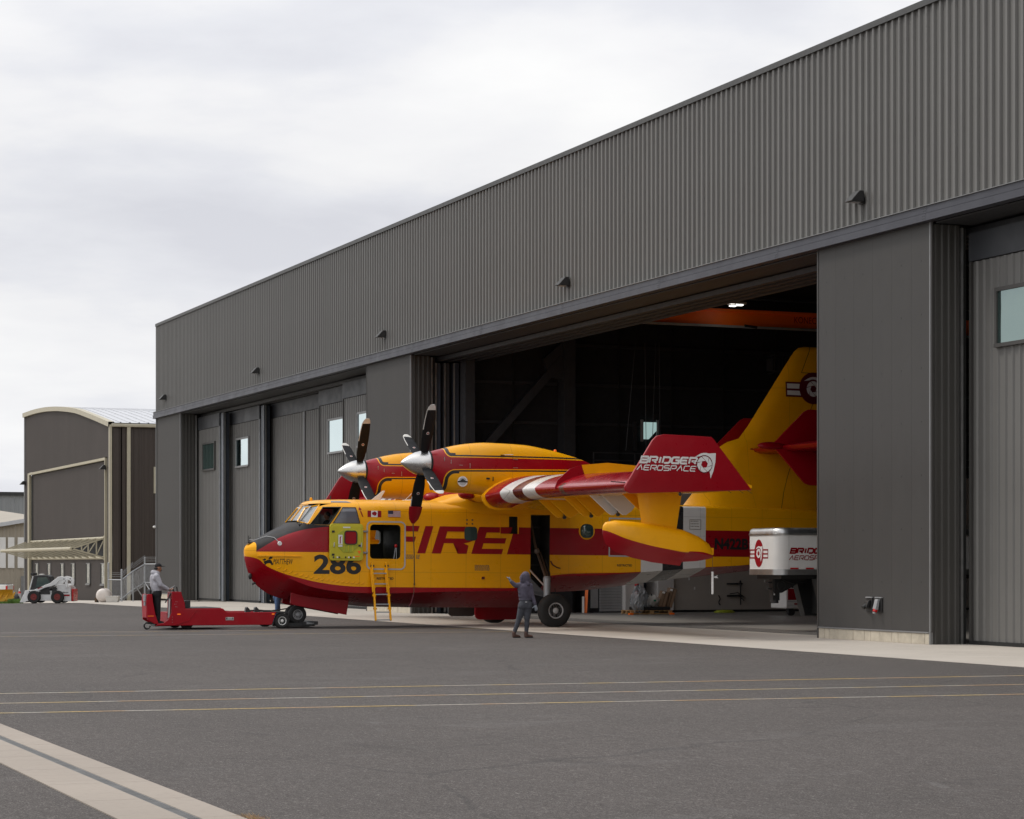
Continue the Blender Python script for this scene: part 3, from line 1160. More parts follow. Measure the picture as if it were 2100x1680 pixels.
for q in cutters:
    md = fus.modifiers.new('b', 'BOOLEAN')
    md.operation = 'DIFFERENCE'
    md.solver = 'EXACT'
    md.material_mode = 'TRANSFER'
    md.object = q
me = evaluated_mesh(fus)
fus.modifiers.clear()
old = fus.data
fus.data = me
me.name = 'fuselage'
for q in cutters:
    bpy.data.objects.remove(q)
me.set_sharp_from_angle(angle=R(38))


def split_long(bm, ml):
    for _ in range(6):
        es = [e_ for e_ in bm.edges if e_.calc_length() > ml]
        if not es:
            break
        bmesh.ops.subdivide_edges(bm, edges=es, cuts=1)
        bmesh.ops.triangulate(bm, faces=bm.faces)


def decal(polys, name, m, off=.004, ml=.12, parent=None, side=-1, bv=None, flat=None, thick=0, label=None):
    """polygons given as (x,z) outlines laid onto the port skin (or on a plane y=flat)"""
    bm = bmesh.new()
    for poly in polys:
        vs = [bm.verts.new((a, 0, b)) for a, b in poly]
        try:
            bm.faces.new(vs)
        except ValueError:
            pass
    bmesh.ops.triangulate(bm, faces=bm.faces)
    if flat is None:
        split_long(bm, ml)
        for v in bm.verts:
            hit, nrm, _, _ = (bv or BV).ray_cast(Vector((v.co.x, side * 6, v.co.z)), Vector((0, -side, 0)))
            if hit is None:
                hit, nrm, _, _ = (bv or BV).find_nearest(Vector((v.co.x, side * 1.0, v.co.z)))
            v.co = hit + nrm * off
    else:
        for v in bm.verts:
            v.co.y = flat
    for f in bm.faces:
        f.normal_update()
        if f.normal.y * side < 0:
            f.normal_flip()
    if thick:
        r = bmesh.ops.solidify(bm, geom=bm.faces[:], thickness=thick)
    me_ = bpy.data.meshes.new(name)
    bm.to_mesh(me_)
    bm.free()
    me_.materials.append(m)
    return link(name, me_, parent or ac, label=label)


def font_polys(txt, x0, x1, z0, z1, shear=0, bold=0.0, sx=1):
    """outline text from the built-in font as triangles, fitted to a box"""
    cu_ = bpy.data.curves.new('t', 'FONT')
    cu_.body = txt
    cu_.resolution_u = 5
    cu_.offset = bold
    o = bpy.data.objects.new('t', cu_)
    COL.objects.link(o)
    bpy.context.view_layer.update()
    me_ = evaluated_mesh(o)
    bpy.data.objects.remove(o)
    co = np.array([tuple(v.co) for v in me_.vertices])
    mn, mxx = co.min(0), co.max(0)
    out_ = []
    for f in me_.polygons:
        P = []
        for i in f.vertices:
            u = (co[i][0] - mn[0]) / (mxx[0] - mn[0])
            v = (co[i][1] - mn[1]) / (mxx[1] - mn[1])
            P.append((x0 + (x1 - x0) * u + shear * (v - .5) * (z1 - z0), z0 + (z1 - z0) * v))
        out_.append(P)
    bpy.data.meshes.remove(me_)
    return out_


def stroke(pts, w, closed=False):
    """mitred ribbon along a polyline -> list of quads"""
    P = [Vector(p).to_2d() for p in pts]
    n = len(P)
    Lf, Rt = [], []
    for i in range(n):
        a = P[i] - P[i - 1] if (i > 0 or closed) else P[1] - P[0]
        b = P[(i + 1) % n] - P[i] if (i < n - 1 or closed) else P[-1] - P[-2]
        a.normalize()
        b.normalize()
        na, nb = Vector((-a.y, a.x)), Vector((-b.y, b.x))
        mt = na + nb
        if mt.length < 1e-4:
            mt = na
        mt.normalize()
        k = w / 2 / max(.4, mt.dot(na))
        Lf.append(P[i] + mt * k)
        Rt.append(P[i] - mt * k)
    q = []
    for i in range(n if closed else n - 1):
        j = (i + 1) % n
        q.append([tuple(Lf[i]), tuple(Lf[j]), tuple(Rt[j]), tuple(Rt[i])])
    return q


GL = {  # techno letters on a unit box
    'B': [[(0, .5), (0, 1), (.88, 1), (1, .88), (1, .62), (.88, .5), (0, .5), (0, 0), (.88, 0), (1, .12), (1, .38), (.9, .49)]],
    'R': [[(0, 0), (0, 1), (.88, 1), (1, .88), (1, .55), (.88, .42), (.3, .42)], [(.55, .4), (1, 0)]],
    'I': [[(.5, 0), (.5, 1)]],
    'D': [[(0, 0), (0, 1), (.8, 1), (1, .8), (1, .2), (.8, 0), (.25, 0)]],
    'G': [[(1, 1), (.15, 1), (0, .85), (0, .15), (.15, 0), (1, 0), (1, .5), (.5, .5)]],
    'E': [[(1, 1), (.12, 1), (0, .88), (0, .12), (.12, 0), (1, 0)], [(.1, .5), (.9, .5)]],
    'A': [[(0, 0), (.55, 1), (1, 0)]],
    'O': [[(.15, 0), (0, .15), (0, .85), (.15, 1), (.85, 1), (1, .85), (1, .15), (.85, 0), (.2, 0)]],
    'S': [[(1, 1), (.12, 1), (0, .88), (0, .62), (.12, .5), (.88, .5), (1, .38), (1, .12), (.88, 0), (0, 0)]],
    'P': [[(0, 0), (0, 1), (.88, 1), (1, .88), (1, .55), (.88, .42), (.2, .42)]],
    'C': [[(1, 1), (.15, 1), (0, .85), (0, .15), (.15, 0), (1, 0)]],
}


def techno(txt, x0, x1, z0, z1, w, shear=.25, gap=.28):
    n = len(txt)
    wid = [(.35 if c == 'I' else 1) for c in txt]
    tot = sum(wid) + gap * (n - 1)
    u = (x1 - x0) / tot
    x = x0
    q = []
    for c, cw in zip(txt, wid):
        for st in GL[c]:
            pts = []
            for a, b in st:
                px = x + (a if c != 'I' else .5) * cw * u
                pz = z0 + w / 2 + (z1 - z0 - w) * b
                pts.append((px + shear * (pz - (z0 + z1) / 2), pz))
            q += stroke(pts, w)
        x += (cw + gap) * u
    return q


def shutter(cx, cz, r, ri=.48, gap=.05):
    """camera-iris disc: six blades round a hexagonal hole"""
    out_ = []
    hexp = [(cx + r * ri * math.cos(R(60 * k + 10)), cz + r * ri * math.sin(R(60 * k + 10))) for k in range(6)]
    for k in range(6):
        a, b = hexp[k], hexp[(k + 1) % 6]
        t0, t1 = 60 * k + 52, 60 * k + 112
        arc = [(cx + r * math.cos(R(t0 + (t1 - t0 - 5) * j / 6 + 2.5)), cz + r * math.sin(R(t0 + (t1 - t0 - 5) * j / 6 + 2.5))) for j in range(7)]
        ax, bx = (a[0] + (b[0] - a[0]) * .06, a[1] + (b[1] - a[1]) * .06), b
        out_.append([bx] + list(reversed(arc)) + [ax] if False else [ax, bx] + list(reversed(arc)))
    return out_


def swoosh(cx, cz, r):
    """curved shark-fin round the iris"""
    top = []
    for k in range(9):
        a = R(150 - 105 * k / 8)
        top.append((cx + r * 1.55 * math.cos(a) * 1.05 + r * .1, cz + r * 1.42 * math.sin(a)))
    rt = [(cx + r * 1.55, cz + r * 1.42), (cx + r * 1.50, cz + r * .3), (cx + r * 1.25, cz - r * .8), (cx + r * .85, cz - r * 1.75)]
    inner = [(cx + r * .72, cz - r * .9)]
    for k in range(10):
        a = R(-45 + 165 * k / 9)
        inner.append((cx + r * 1.13 * math.cos(a), cz + r * 1.13 * math.sin(a)))
    return [[(cx - r * 1.35, cz + r * .85)] + top[1:7] + rt + inner]


# --- lettering and marks on the hull (each sits on the skin)
FH0, FH1 = 2.247, 3.09
sh = .31


def slx(x, z):
    return x + (z - FH0) * sh


def bars(*rects):
    return [[(slx(a, c), c), (slx(b, c), c), (slx(b, d_), d_), (slx(a, d_), d_)] for a, b, c, d_ in rects]


decal([[(-4.39, 2.92), (slx(-4.21, 2.92), 2.92), (slx(-4.21, FH1), FH1), (-4.39, FH1)], [(-4.39, 2.60), (slx(-4.22, 2.60), 2.60), (slx(-4.22, 2.76), 2.76), (-4.39, 2.76)]], 'letter_f', M['decred'], parent=ac)
decal(bars((-4.02, -3.76, FH0, FH1)), 'letter_i', M['decred'])
Rl = bars((-3.55, -3.25, FH0, FH1), (-3.25, -2.55, 2.93, FH1), (-3.25, -2.6, 2.57, 2.72))
Rl += [[(slx(-2.55, 2.93), 2.93), (slx(-2.55, FH1), FH1), (slx(-2.40, FH1), FH1), (slx(-2.30, 3.0), 3.0), (slx(-2.30, 2.80), 2.80), (slx(-2.60, 2.80), 2.80), (slx(-2.60, 2.90), 2.90)]]
Rl += [[(slx(-2.60, 2.80), 2.80), (slx(-2.30, 2.80), 2.80), (slx(-2.32, 2.66), 2.66), (slx(-2.45, 2.60), 2.60), (slx(-2.60, 2.57), 2.57)]]
Rl += [[(slx(-2.95, 2.57), 2.57), (slx(-2.60, 2.57), 2.57), (slx(-2.42, 2.50), 2.50), (slx(-2.40, FH0), FH0), (slx(-2.70, FH0), FH0), (slx(-2.72, 2.42), 2.42)]]
decal(Rl, 'letter_r', M['decred'])
decal(bars((-2.25, -1.95, FH0, FH1), (-1.95, -1.15, 2.92, FH1), (-1.95, -1.24, 2.58, 2.75), (-1.95, -1.24, FH0, 2.41)), 'letter_e', M['decred'])
decal(font_polys('286', -7.30, -5.82, 1.585, 2.185, 0, .03), 'number_286', M['decblack'], off=.005)
decal(font_polys('MATTHEW', -8.46, -7.93, 1.87, 2.04, .12, .0), 'name_lettering', M['decblack'], off=.005)
lion = [[(-8.72, 1.95), (-8.62, 2.0), (-8.55, 2.02), (-8.50, 1.96), (-8.46, 1.86), (-8.50, 1.85), (-8.55, 1.91), (-8.62, 1.90), (-8.66, 1.86), (-8.70, 1.87), (-8.66, 1.92)],
        [(-8.60, 2.02), (-8.56, 2.12), (-8.45, 2.16), (-8.49, 2.10), (-8.51, 2.04)], [(-8.75, 2.0), (-8.70, 2.05), (-8.65, 2.02), (-8.70, 1.97)]]
decal(lion, 'winged_lion_emblem', M['decblack'], off=.006)
decal(font_polys('RESTRICTED', -5.32, -4.78, 1.43, 1.50, 0, .03), 'restricted_lettering', M['decblack'])
decal(font_polys('RESTRICTED', 2.70, 3.22, 1.90, 1.97, 0, .03), 'restricted_lettering', M['decblack'])
decal(font_polys('N422B', 6.16, 7.42, 2.48, 2.85, 0, .045), 'registration_lettering', M['decblack'])
# tiny stencil notes
rs = random.Random(3)


def notes(x0, x1, z0, z1, rows, m):
    out_ = []
    for r_ in range(rows):
        z = z1 - (z1 - z0) * (r_ + .2) / rows
        x = x0
        while x < x1 - .03:
            w = rs.uniform(.02, .07)
            out_.append([(x, z - .012), (min(x1, x + w), z - .012), (min(x1, x + w), z + .010), (x, z + .010)])
            x += w + .014
    return out_


decal(notes(-2.13, -1.63, 1.72, 1.90, 5, None), 'stencil_notes', M['decgrey'])
decal(notes(-4.42, -4.12, 2.06, 2.20, 4, None) + notes(-4.05, -3.93, 2.06, 2.20, 4, None), 'stencil_notes', M['decgrey'])
decal(notes(5.28, 5.6, 3.15, 3.4, 3, None) + stroke([(5.25, 3.12), (5.65, 3.12), (5.65, 3.43), (5.25, 3.43)], .015, True), 'placard', M['decgrey'])
# flags
decal([[(-5.63, 3.34), (-5.19, 3.34), (-5.19, 3.535), (-5.63, 3.535)]], 'canadian_flag', M['decwhite'], off=.004)
decal([[(-5.63, 3.34), (-5.515, 3.34), (-5.515, 3.535), (-5.63, 3.535)], [(-5.305, 3.34), (-5.19, 3.34), (-5.19, 3.535), (-5.305, 3.535)]], 'flag_bars', M['decred'], off=.007)
leafp = [(0, -.5), (.06, -.5), (.04, -.28), (.42, -.34), (.36, -.2), (.62, .08), (.5, .12), (.55, .32), (.35, .28), (.3, .36), (.16, .2), (.22, .5), (.1, .45), (0, .66)]
leafp = leafp + [(-a, b) for a, b in reversed(leafp[1:-1])]
decal([[(-5.41 + a * .125, 3.44 + b * .125) for a, b in leafp]], 'maple_leaf', M['decred'], off=.007, ml=.03)
decal([[(-4.97, 3.345), (-4.57, 3.345), (-4.57, 3.55), (-4.97, 3.55)]], 'american_flag', M['decwhite'], off=.004)
decal([[(-4.97, 3.345 + k * .0158 * 2), (-4.57, 3.345 + k * .0158 * 2), (-4.57, 3.3605 + k * .0158 * 2), (-4.97, 3.3605 + k * .0158 * 2)] for k in range(7)], 'flag_stripes', M['decred'], off=.007)
decal([[(-4.97, 3.44), (-4.81, 3.44), (-4.81, 3.55), (-4.97, 3.55)]], 'flag_canton', M['decblue'], off=.010)
decal([[(-5.80, 3.34), (-5.76, 3.34), (-5.84, 3.55), (-5.88, 3.55)], [(-5.91, 3.54), (-5.81, 3.56), (-5.89, 3.66)]], 'rescue_arrow', M['decred'])
# vents: four round buttons
for a, b in ((-2.40, 3.30), (-2.22, 3.30), (-2.40, 3.18), (-2.22, 3.18)):
    MB().cyl((a, -1.30, b), (a, -1.312, b), .028, .026, 10).build('round_vent', M['rope'], ac, smooth=40)
MB().cyl((-1.86, -1.30, 1.50), (-1.86, -1.33, 1.50), .07, .06, 14).build('drain_cap', M['yellow'], ac, smooth=40)
MB().box(-1.91, -1.81, -1.335, -1.331, 1.46, 1.54).build('drain_plug', M['decdark'], ac, rot=None)
# spray deflector scallops along the chine
for k in range(17):
    x = -8.35 + k * .158
    zb = [1.70, 1.63, 1.57, 1.52, 1.475, 1.44, 1.41, 1.38, 1.355, 1.335, 1.315, 1.295, 1.28, 1.268, 1.258, 1.25, 1.245][k] + .045
    pts = [(x, zb), (x + .05, zb + .012), (x + .085, zb + .035), (x + .10, zb + .065)]
    sc_ = []
    for (a, b) in pts:
        h_, n_ = skin(a, b)
        sc_.append(h_ + n_ * .008)
    MB().tube(sc_, .011, 6).build('spray_strip_fastener', M['yellow'], ac, smooth=60)
# small rub strake on the nose
sp_ = []
for x in [-8.88 + .1 * i for i in range(13)]:
    h_, n_ = skin(x, 2.14 - (x + 8.88) * .02)
    sp_.append(h_ + n_ * .012)
mb = MB()
for i, (a, b) in enumerate(zip(sp_, sp_[1:])):
    mb.bar(a, b, .05, .05 * (1 - i / 13) + .01)
mb.build('nose_strake', M['yellow'], ac)

# --- windows
for s_ in (-1, 1):
    cs = [skin(a, b, s_) for a, b in ((-7.66, 3.20), (-7.37, 3.60), (-7.08, 3.67), (-7.48, 3.12))]
    cs = [h - n * .006 for h, n in cs]
    mb = MB()
    mb.add(cs, [(0, 1, 2, 3)])
    mb.build('windshield_pane', M['cockpit'], ac, recalc=False)
decal([[(a, b) for a, b in WIN['c']]], 'rear_side_window', M['cockpit2'], off=-.012, ml=.08, label='smoked grey side window behind the open one')
decal([[(a, b) for a, b in WIN['c']]], 'rear_side_window', M['cockpit2'], off=-.012, ml=.08, side=1)
# centre windscreen
bm = bmesh.new()
for y0, y1 in ((-.80, -.02), (.02, .80)):
    cs = []
    for (y, z) in ((y0, 3.22), (y1, 3.22), (y1, 3.66), (y0, 3.66)):
        h_, n_, _, _ = BV.ray_cast(Vector((-12, y, z)), Vector((1, 0, 0)))
        cs.append(bm.verts.new(h_ - Vector((-.005, 0, 0))))
    bm.faces.new(cs)
me_ = bpy.data.meshes.new('windscreen')
bm.to_mesh(me_)
bm.free()
me_.materials.append(M['cockpit'])
link('windscreen', me_, ac)
# frames round the cockpit windows
def frame_on(poly, w, name, m, off=.006, side=-1):
    q = stroke(poly, w, True)
    return decal(q, name, m, off=off, ml=.07, side=side)


for s_ in (-1, 1):
    wf = MB()
    cn = [skin(a, b, s_) for a, b in ((-7.66, 3.19), (-7.37, 3.60), (-7.07, 3.69), (-7.47, 3.105))]
    cn = [h + n * .004 for h, n in cn]
    for p, q in zip(cn, cn[1:] + cn[:1]):
        wf.bar(p, q, .045, .03)
    wf.build('window_frame', M['yellow'], ac)
cp0, cp1 = BV.ray_cast(Vector((-12, 0, 3.22)), Vector((1, 0, 0)))[0], BV.ray_cast(Vector((-12, 0, 3.66)), Vector((1, 0, 0)))[0]
MB().bar(cp0, cp1, .05, .04).build('centre_post', M['yellow'], ac)
frame_on(WIN['c'], .02, 'window_seal', M['decblack'])
frame_on(WIN['b'], .016, 'window_seal', M['decblack'], off=.004)
# diagonal struts inside the cockpit
MB().bar((-7.36, .9, 3.05), (-6.95, .9, 3.66), .04, .03).bar((-7.25, -.2, 3.0), (-6.85, -.2, 3.68), .05, .03).build('cockpit_strut', M['chain'], ac)
MB().box(-7.50, -7.2, -.85, .85, 2.85, 3.12).build('glareshield', M['chain'], ac, bevel=.03)
# wiper
wp_ = []
for a, b in ((-7.80, 3.26), (-7.62, 3.22), (-7.54, 3.17)):
    h_, n_ = skin(a, b)
    wp_.append(h_ + n_ * .03)
MB().tube(wp_, .012, 6).build('wiper', M['chain'], ac)
# cockpit roof window and aerials
decal([[(-6.72, 3.765), (-6.66, 3.815), (-6.20, 3.815), (-6.08, 3.765)]], 'roof_window', M['cockpit2'], off=.008)
MB().prism([(-5.16, 3.86), (-4.86, 3.86), (-4.66, 4.20), (-4.73, 4.20)], 'y', -.015, .015).build('blade_aerial', M['decwhite'], ac)
MB().tube([(-6.5, -.25, 3.84), (-6.5, -.25, 4.0)], .018, 8).build('roof_probe', M['chain'], ac)
MB().tube([(-4.1, -.2, 3.88), (-3.85, -.2, 4.12)], .008, 6).build('whip_aerial', M['decwhite'], ac)
MB().cyl((-4.0, .3, 3.9), (-3.4, .3, 3.93), .035, .035, 8).build('roof_antenna', M['decwhite'], ac)
MB().ell((-7.05, 0, 3.88), .05, .02, .07, 10, 6).build('beacon_mount', M['yellow'], ac, smooth=60)
# nose fittings: tow lines, probes
h_, n_ = skin(-8.30, 2.50)
MB().cyl(h_, h_ + Vector((0, -.03, 0)), .07, .06, 16).build('static_plate', M['decwhite'], ac, smooth=40)
pl_ = []
for a, b in ((-8.30, 2.52), (-8.42, 2.66), (-8.58, 2.70)):
    q_, n2_ = skin(a, b)
    if q_ is not None:
        pl_.append(q_ + n2_ * .03)
pl_ += [Vector((-8.9, -.2, 2.60)), Vector((-9.03, -.08, 2.62))]
MB().tube(pl_, .009, 6).build('nose_cable', M['sealant'], ac)
MB().box(-9.08, -8.86, -.16, .16, 2.50, 2.54).tube([(-9.04, -.1, 2.5), (-9.04, -.1, 2.74)], .012, 6).tube([(-8.98, .1, 2.5), (-8.94, .1, 2.70)], .012, 6).build('mooring_bracket', M['chain'], ac)
MB().ell((-8.99, -.12, 1.50), .06, .05, .10, 8, 6).build('mooring_eye', M['chain'], ac, smooth=60)

# --- entry doorway frame, open door
frame_on(rrect(-5.64, -4.42, 1.75, 3.20, .15), .045, 'door_seal', M['sealant'], off=.012)
frame_on(rrect(-5.56, -4.55, 2.05, 3.13, .13), .03, 'door_jamb', M['yellow'], off=.009)
dl = MB()
dl.prism(rrect(-6.86, -5.80, 2.0, 3.12, .10), 'y', -1.44, -1.36)
dd = dl.build('entry_door', M['primer'], ac, bevel=.01)
MB().prism(rrect(-6.80, -5.86, 2.06, 3.06, .08), 'y', -1.455, -1.441).build('inner_door_face', M['primer'], dd, bevel=.006)
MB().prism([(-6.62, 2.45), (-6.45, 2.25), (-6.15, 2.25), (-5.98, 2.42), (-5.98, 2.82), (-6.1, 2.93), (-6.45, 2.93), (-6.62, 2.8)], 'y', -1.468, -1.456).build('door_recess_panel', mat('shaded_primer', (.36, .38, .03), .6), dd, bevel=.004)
MB().prism(rrect(-6.40, -6.02, 2.50, 2.90, .08), 'y', -1.478, -1.469).build('door_window_pane', M['decred'], dd)
fr_ = MB()
for q in stroke(rrect(-6.40, -6.02, 2.50, 2.90, .08), .03, True):
    fr_.prism(q, 'y', -1.49, -1.4785)
fr_.build('door_window_frame', M['chain'], dd)
ribs = MB()
for a in (-6.42, -6.28, -6.14):
    ribs.box(a - .012, a + .012, -1.482, -1.4685, 2.27, 2.49)
ribs.box(-6.6, -6.0, -1.482, -1.4685, 2.475, 2.492)
ribs.build('door_ribs', M['primer'], dd)
MB().box(-6.60, -6.47, -1.475, -1.4688, 2.42, 2.78).build('door_placard', M['decwhite'], dd)
MB().prism([(-6.56, 2.52), (-6.53, 2.52), (-6.53, 2.68), (-6.50, 2.76), (-6.56, 2.70)], 'y', -1.479, -1.476).build('placard_arrow', M['decred'], dd)
for a, b in ((-6.74, 2.48), (-5.88, 2.48)):
    MB().bar((a, -1.49, b - .07), (a + .01, -1.49, b + .07), .03, .03).build('door_handle', M['steel'], dd, bevel=.008)
for a, b in ((-6.76, 2.88), (-6.76, 2.18), (-5.92, 2.46)):
    MB().box(a - .04, a + .04, -1.475, -1.456, b - .03, b + .03).build('door_latch', M['chain'], dd)
MB().prism([(-5.99, 2.30), (-5.87, 2.30), (-5.93, 2.20)], 'y', -1.462, -1.456).build('warning_triangle', M['orange'], dd)
for a, m_n in ((-6.74, 'decblue'), (-6.62, 'decwhite'), (-6.56, 'decblue'), (-6.36, 'decblack'), (-6.26, 'decwhite'), (-6.2, 'decblack'), (-6.1, 'decwhite')):
    MB().cyl((a, -1.456, 2.10), (a, -1.460, 2.10), .028, .028, 10).build('door_sticker', M[m_n], dd)
MB().box(-6.08, -5.92, -1.46, -1.456, 2.12, 2.145).build('door_sticker', M['orange'], dd)
MB().box(-6.45, -6.22, -1.46, -1.456, 2.99, 3.03).build('door_sticker', M['decwhite'], dd)
for zc in (2.25, 2.9):
    MB().bar((-5.81, -1.38, zc), (-5.62, -1.30, zc), .05, .05).build('door_hinge', M['grey'], ac)
# things in the doorway
MB().tube([(-4.68, -1.0, 2.06), (-4.62, -1.0, 2.45)], .012, 6).tube([(-4.60, -1.02, 2.06), (-4.60, -1.0, 2.42)], .012, 6).build('cabin_straps', M['sealant'], ac)
MB().ell((-4.62, -1.02, 2.47), .05, .03, .06, 8, 6).build('cabin_strap_buckle', M['redlens'], ac)

# --- hull openings and side details
MB().prism(rrect(-2.48, -2.06, 2.66, 3.09, .11), 'y', -1.312, -1.295).build('hull_window', M['darkwin'], ac)
MB().box(-1.30, -1.02, -1.345, -1.305, 2.89, 3.47).build('scoop_panel', M['yellow'], ac)
MB().prism([(-1.30, 2.89), (-1.02, 2.89), (-1.02, 3.095), (-1.30, 3.095)], 'y', -1.350, -1.346).build('scoop_panel_band', M['decred'], ac)
MB().box(-.715, -.69, -1.35, -1.305, 2.89, 3.43).build('scoop_lip', M['yellow'], ac)
rg = MB()
rg.lathe((1.64, -1.29, 3.01), (0, -1, 0), [(0, .275), (.02, .27), (.025, .25), (.015, .235)], 28)
rg.build('bubble_window_ring', M['yellow'], ac, smooth=50)
MB().prism(rrect(1.42, 1.86, 2.79, 3.23, .17), 'y', -1.325, -1.302).ell((1.64, -1.31, 3.01), .2, .06, .2, 16, 8).build('bubble_window', M['darkwin'], ac, smooth=50)
frame_on([(2.42, 2.23), (4.4, 2.23), (4.4, 3.43), (2.42, 3.43)], .045, 'cargo_door_seal', M['sealant'])
decal([[(-3.0, 3.93 - .12), (-2.45, 3.9 - .05), (-2.3, 3.9 - .03), (-2.9, 3.8)]], 'walkway_patch', M['grey'], off=.008)
# step strap hanging by the wheel bay
MB().tube([(.40, -1.33, 2.05), (.46, -1.36, 1.93), (.60, -1.36, 1.85), (.72, -1.36, 1.82)], .02, 6).build('red_strap', M['decdark'], ac)
# gear bay shading rods
gb = MB()
for z_ in (1.5, 1.9, 2.3, 3.1):
    gb.box(-.26, .37, -.52, -.46, z_, z_ + .05)
gb.build('gear_bay_frame', M['chain'], ac)

# --- wing-to-hull fairing
fr = []
for x, hw, z0, z1 in ((-3.35, .95, 3.70, 3.86), (-3.0, 1.12, 3.66, 3.93), (-2.6, 1.22, 3.60, 4.08), (-2.25, 1.30, 3.55, 4.2), (-1.8, 1.33, 3.5, 4.45), (-.8, 1.34, 3.5, 4.62), (.6, 1.32, 3.5, 4.5), (1.6, 1.2, 3.6, 4.2), (2.6, .9, 3.7, 3.96)):
    ring = []
    for k in range(20):
        a = math.pi * k / 19
        ring.append((x, -hw * (abs(math.cos(a)) ** .45) * (1 if math.cos(a) > 0 else -1), z0 + (z1 - z0) * math.sin(a) ** .45))
    fr.append(ring)
MB().loft(fr).build('wing_fairing', M['yellow'], ac, smooth=40)

# --- wings
LE = [(0, -2.45), (1.3, -2.45), (4.25, -2.45), (4.3, -2.98), (4.8, -2.92), (5.6, -2.72), (7, -2.55), (9, -2.45), (14.0, -2.40)]
BOT = [(0, 3.84), (1.3, 3.84), (4.25, 3.84), (4.3, 3.58), (4.8, 3.66), (5.6, 3.76), (7, 3.82), (9, 3.82), (14.0, 3.80)]
TOP = [(0, 4.55), (4.25, 4.55), (4.3, 4.58), (7, 4.54), (14.0, 4.40)]


def airfoil(xle, xte, zb, zt_, n=19, nose=.38):
    """closed outline from TE over the top to LE and back underneath"""
    c = xte - xle
    zc = zb + (zt_ - zb) * nose
    ptsT, ptsB = [], []
    for k in range(n + 1):
        t_ = (1 - math.cos(math.pi * k / n)) / 2
        if t_ < .38:
            s_ = max(0, 1 - ((.38 - t_) / .38) ** 2) ** .78
        else:
            s_ = 1 - ((t_ - .38) / .62) ** 1.7
        ptsT.append((xle + c * t_, zc + (zt_ - zc) * s_ + 0.0))
        if t_ < .12:
            sb = math.sqrt(max(0, 1 - ((.12 - t_) / .12) ** 2))
        else:
            sb = 1 - max(0, (t_ - .5) / .5) ** 1.6 * .75
        ptsB.append((xle + c * t_, zc - (zc - zb) * sb))
    zte = (ptsT[-1][1] + ptsB[-1][1]) / 2
    ptsT[-1] = (xte, zte + .01)
    ptsB[-1] = (xte, zte - .01)
    return list(reversed(ptsT)) + ptsB[1:]


def wing_col(t):
    l = t.m('ABSOLUTE', t.Y)
    c = t.mix(t.rng(t.noise(.8, 3), .3, .7, 0, 1), tuple(x * .97 for x in YEL), tuple(x * 1.03 for x in YEL))
    lead = t.either(t.lt(t.X, -1.25), t.both(t.gt(l, 8.9), t.gt(t.Z, 4.12)))
    lead = t.mul(lead, t.either(t.gt(t.Z, 3.835), t.lt(t.X, -2.15)))
    lead = t.mul(lead, t.either(t.lt(l, 1.6), t.gt(l, 4.42)))
    c = t.mix(lead, c, RED)
    for a, b, col in ((5.25, 5.95, WHT), (5.95, 6.55, (.085, .003, .012)), (6.55, 7.35, WHT)):
        c = t.mix(t.both(t.gt(l, a), t.lt(l, b), t.lt(t.X, -1.2), t.either(t.gt(t.Z, 3.80), t.lt(t.X, -2.1))), c, col)
    # heated inlet patch
    patch = t.both(t.gt(l, 8.95), t.lt(l, 9.25), t.lt(t.X, -2.2), t.lt(t.Z, 4.2))
    c = t.mix(t.mul(patch, t.gt(t.m('FRACT', t.mul(t.Z, 22)), .25)), c, (.10, .07, .05))
    return seams(t, c, (1.5, .2), (5, .1))


M['wing'] = paint('wing_paint', wing_col, .22, .35)


def lin(tab, l):
    for (a, va), (b, vb) in zip(tab, tab[1:]):
        if l <= b:
            return va + (vb - va) * (l - a) / (b - a)
    return tab[-1][1]


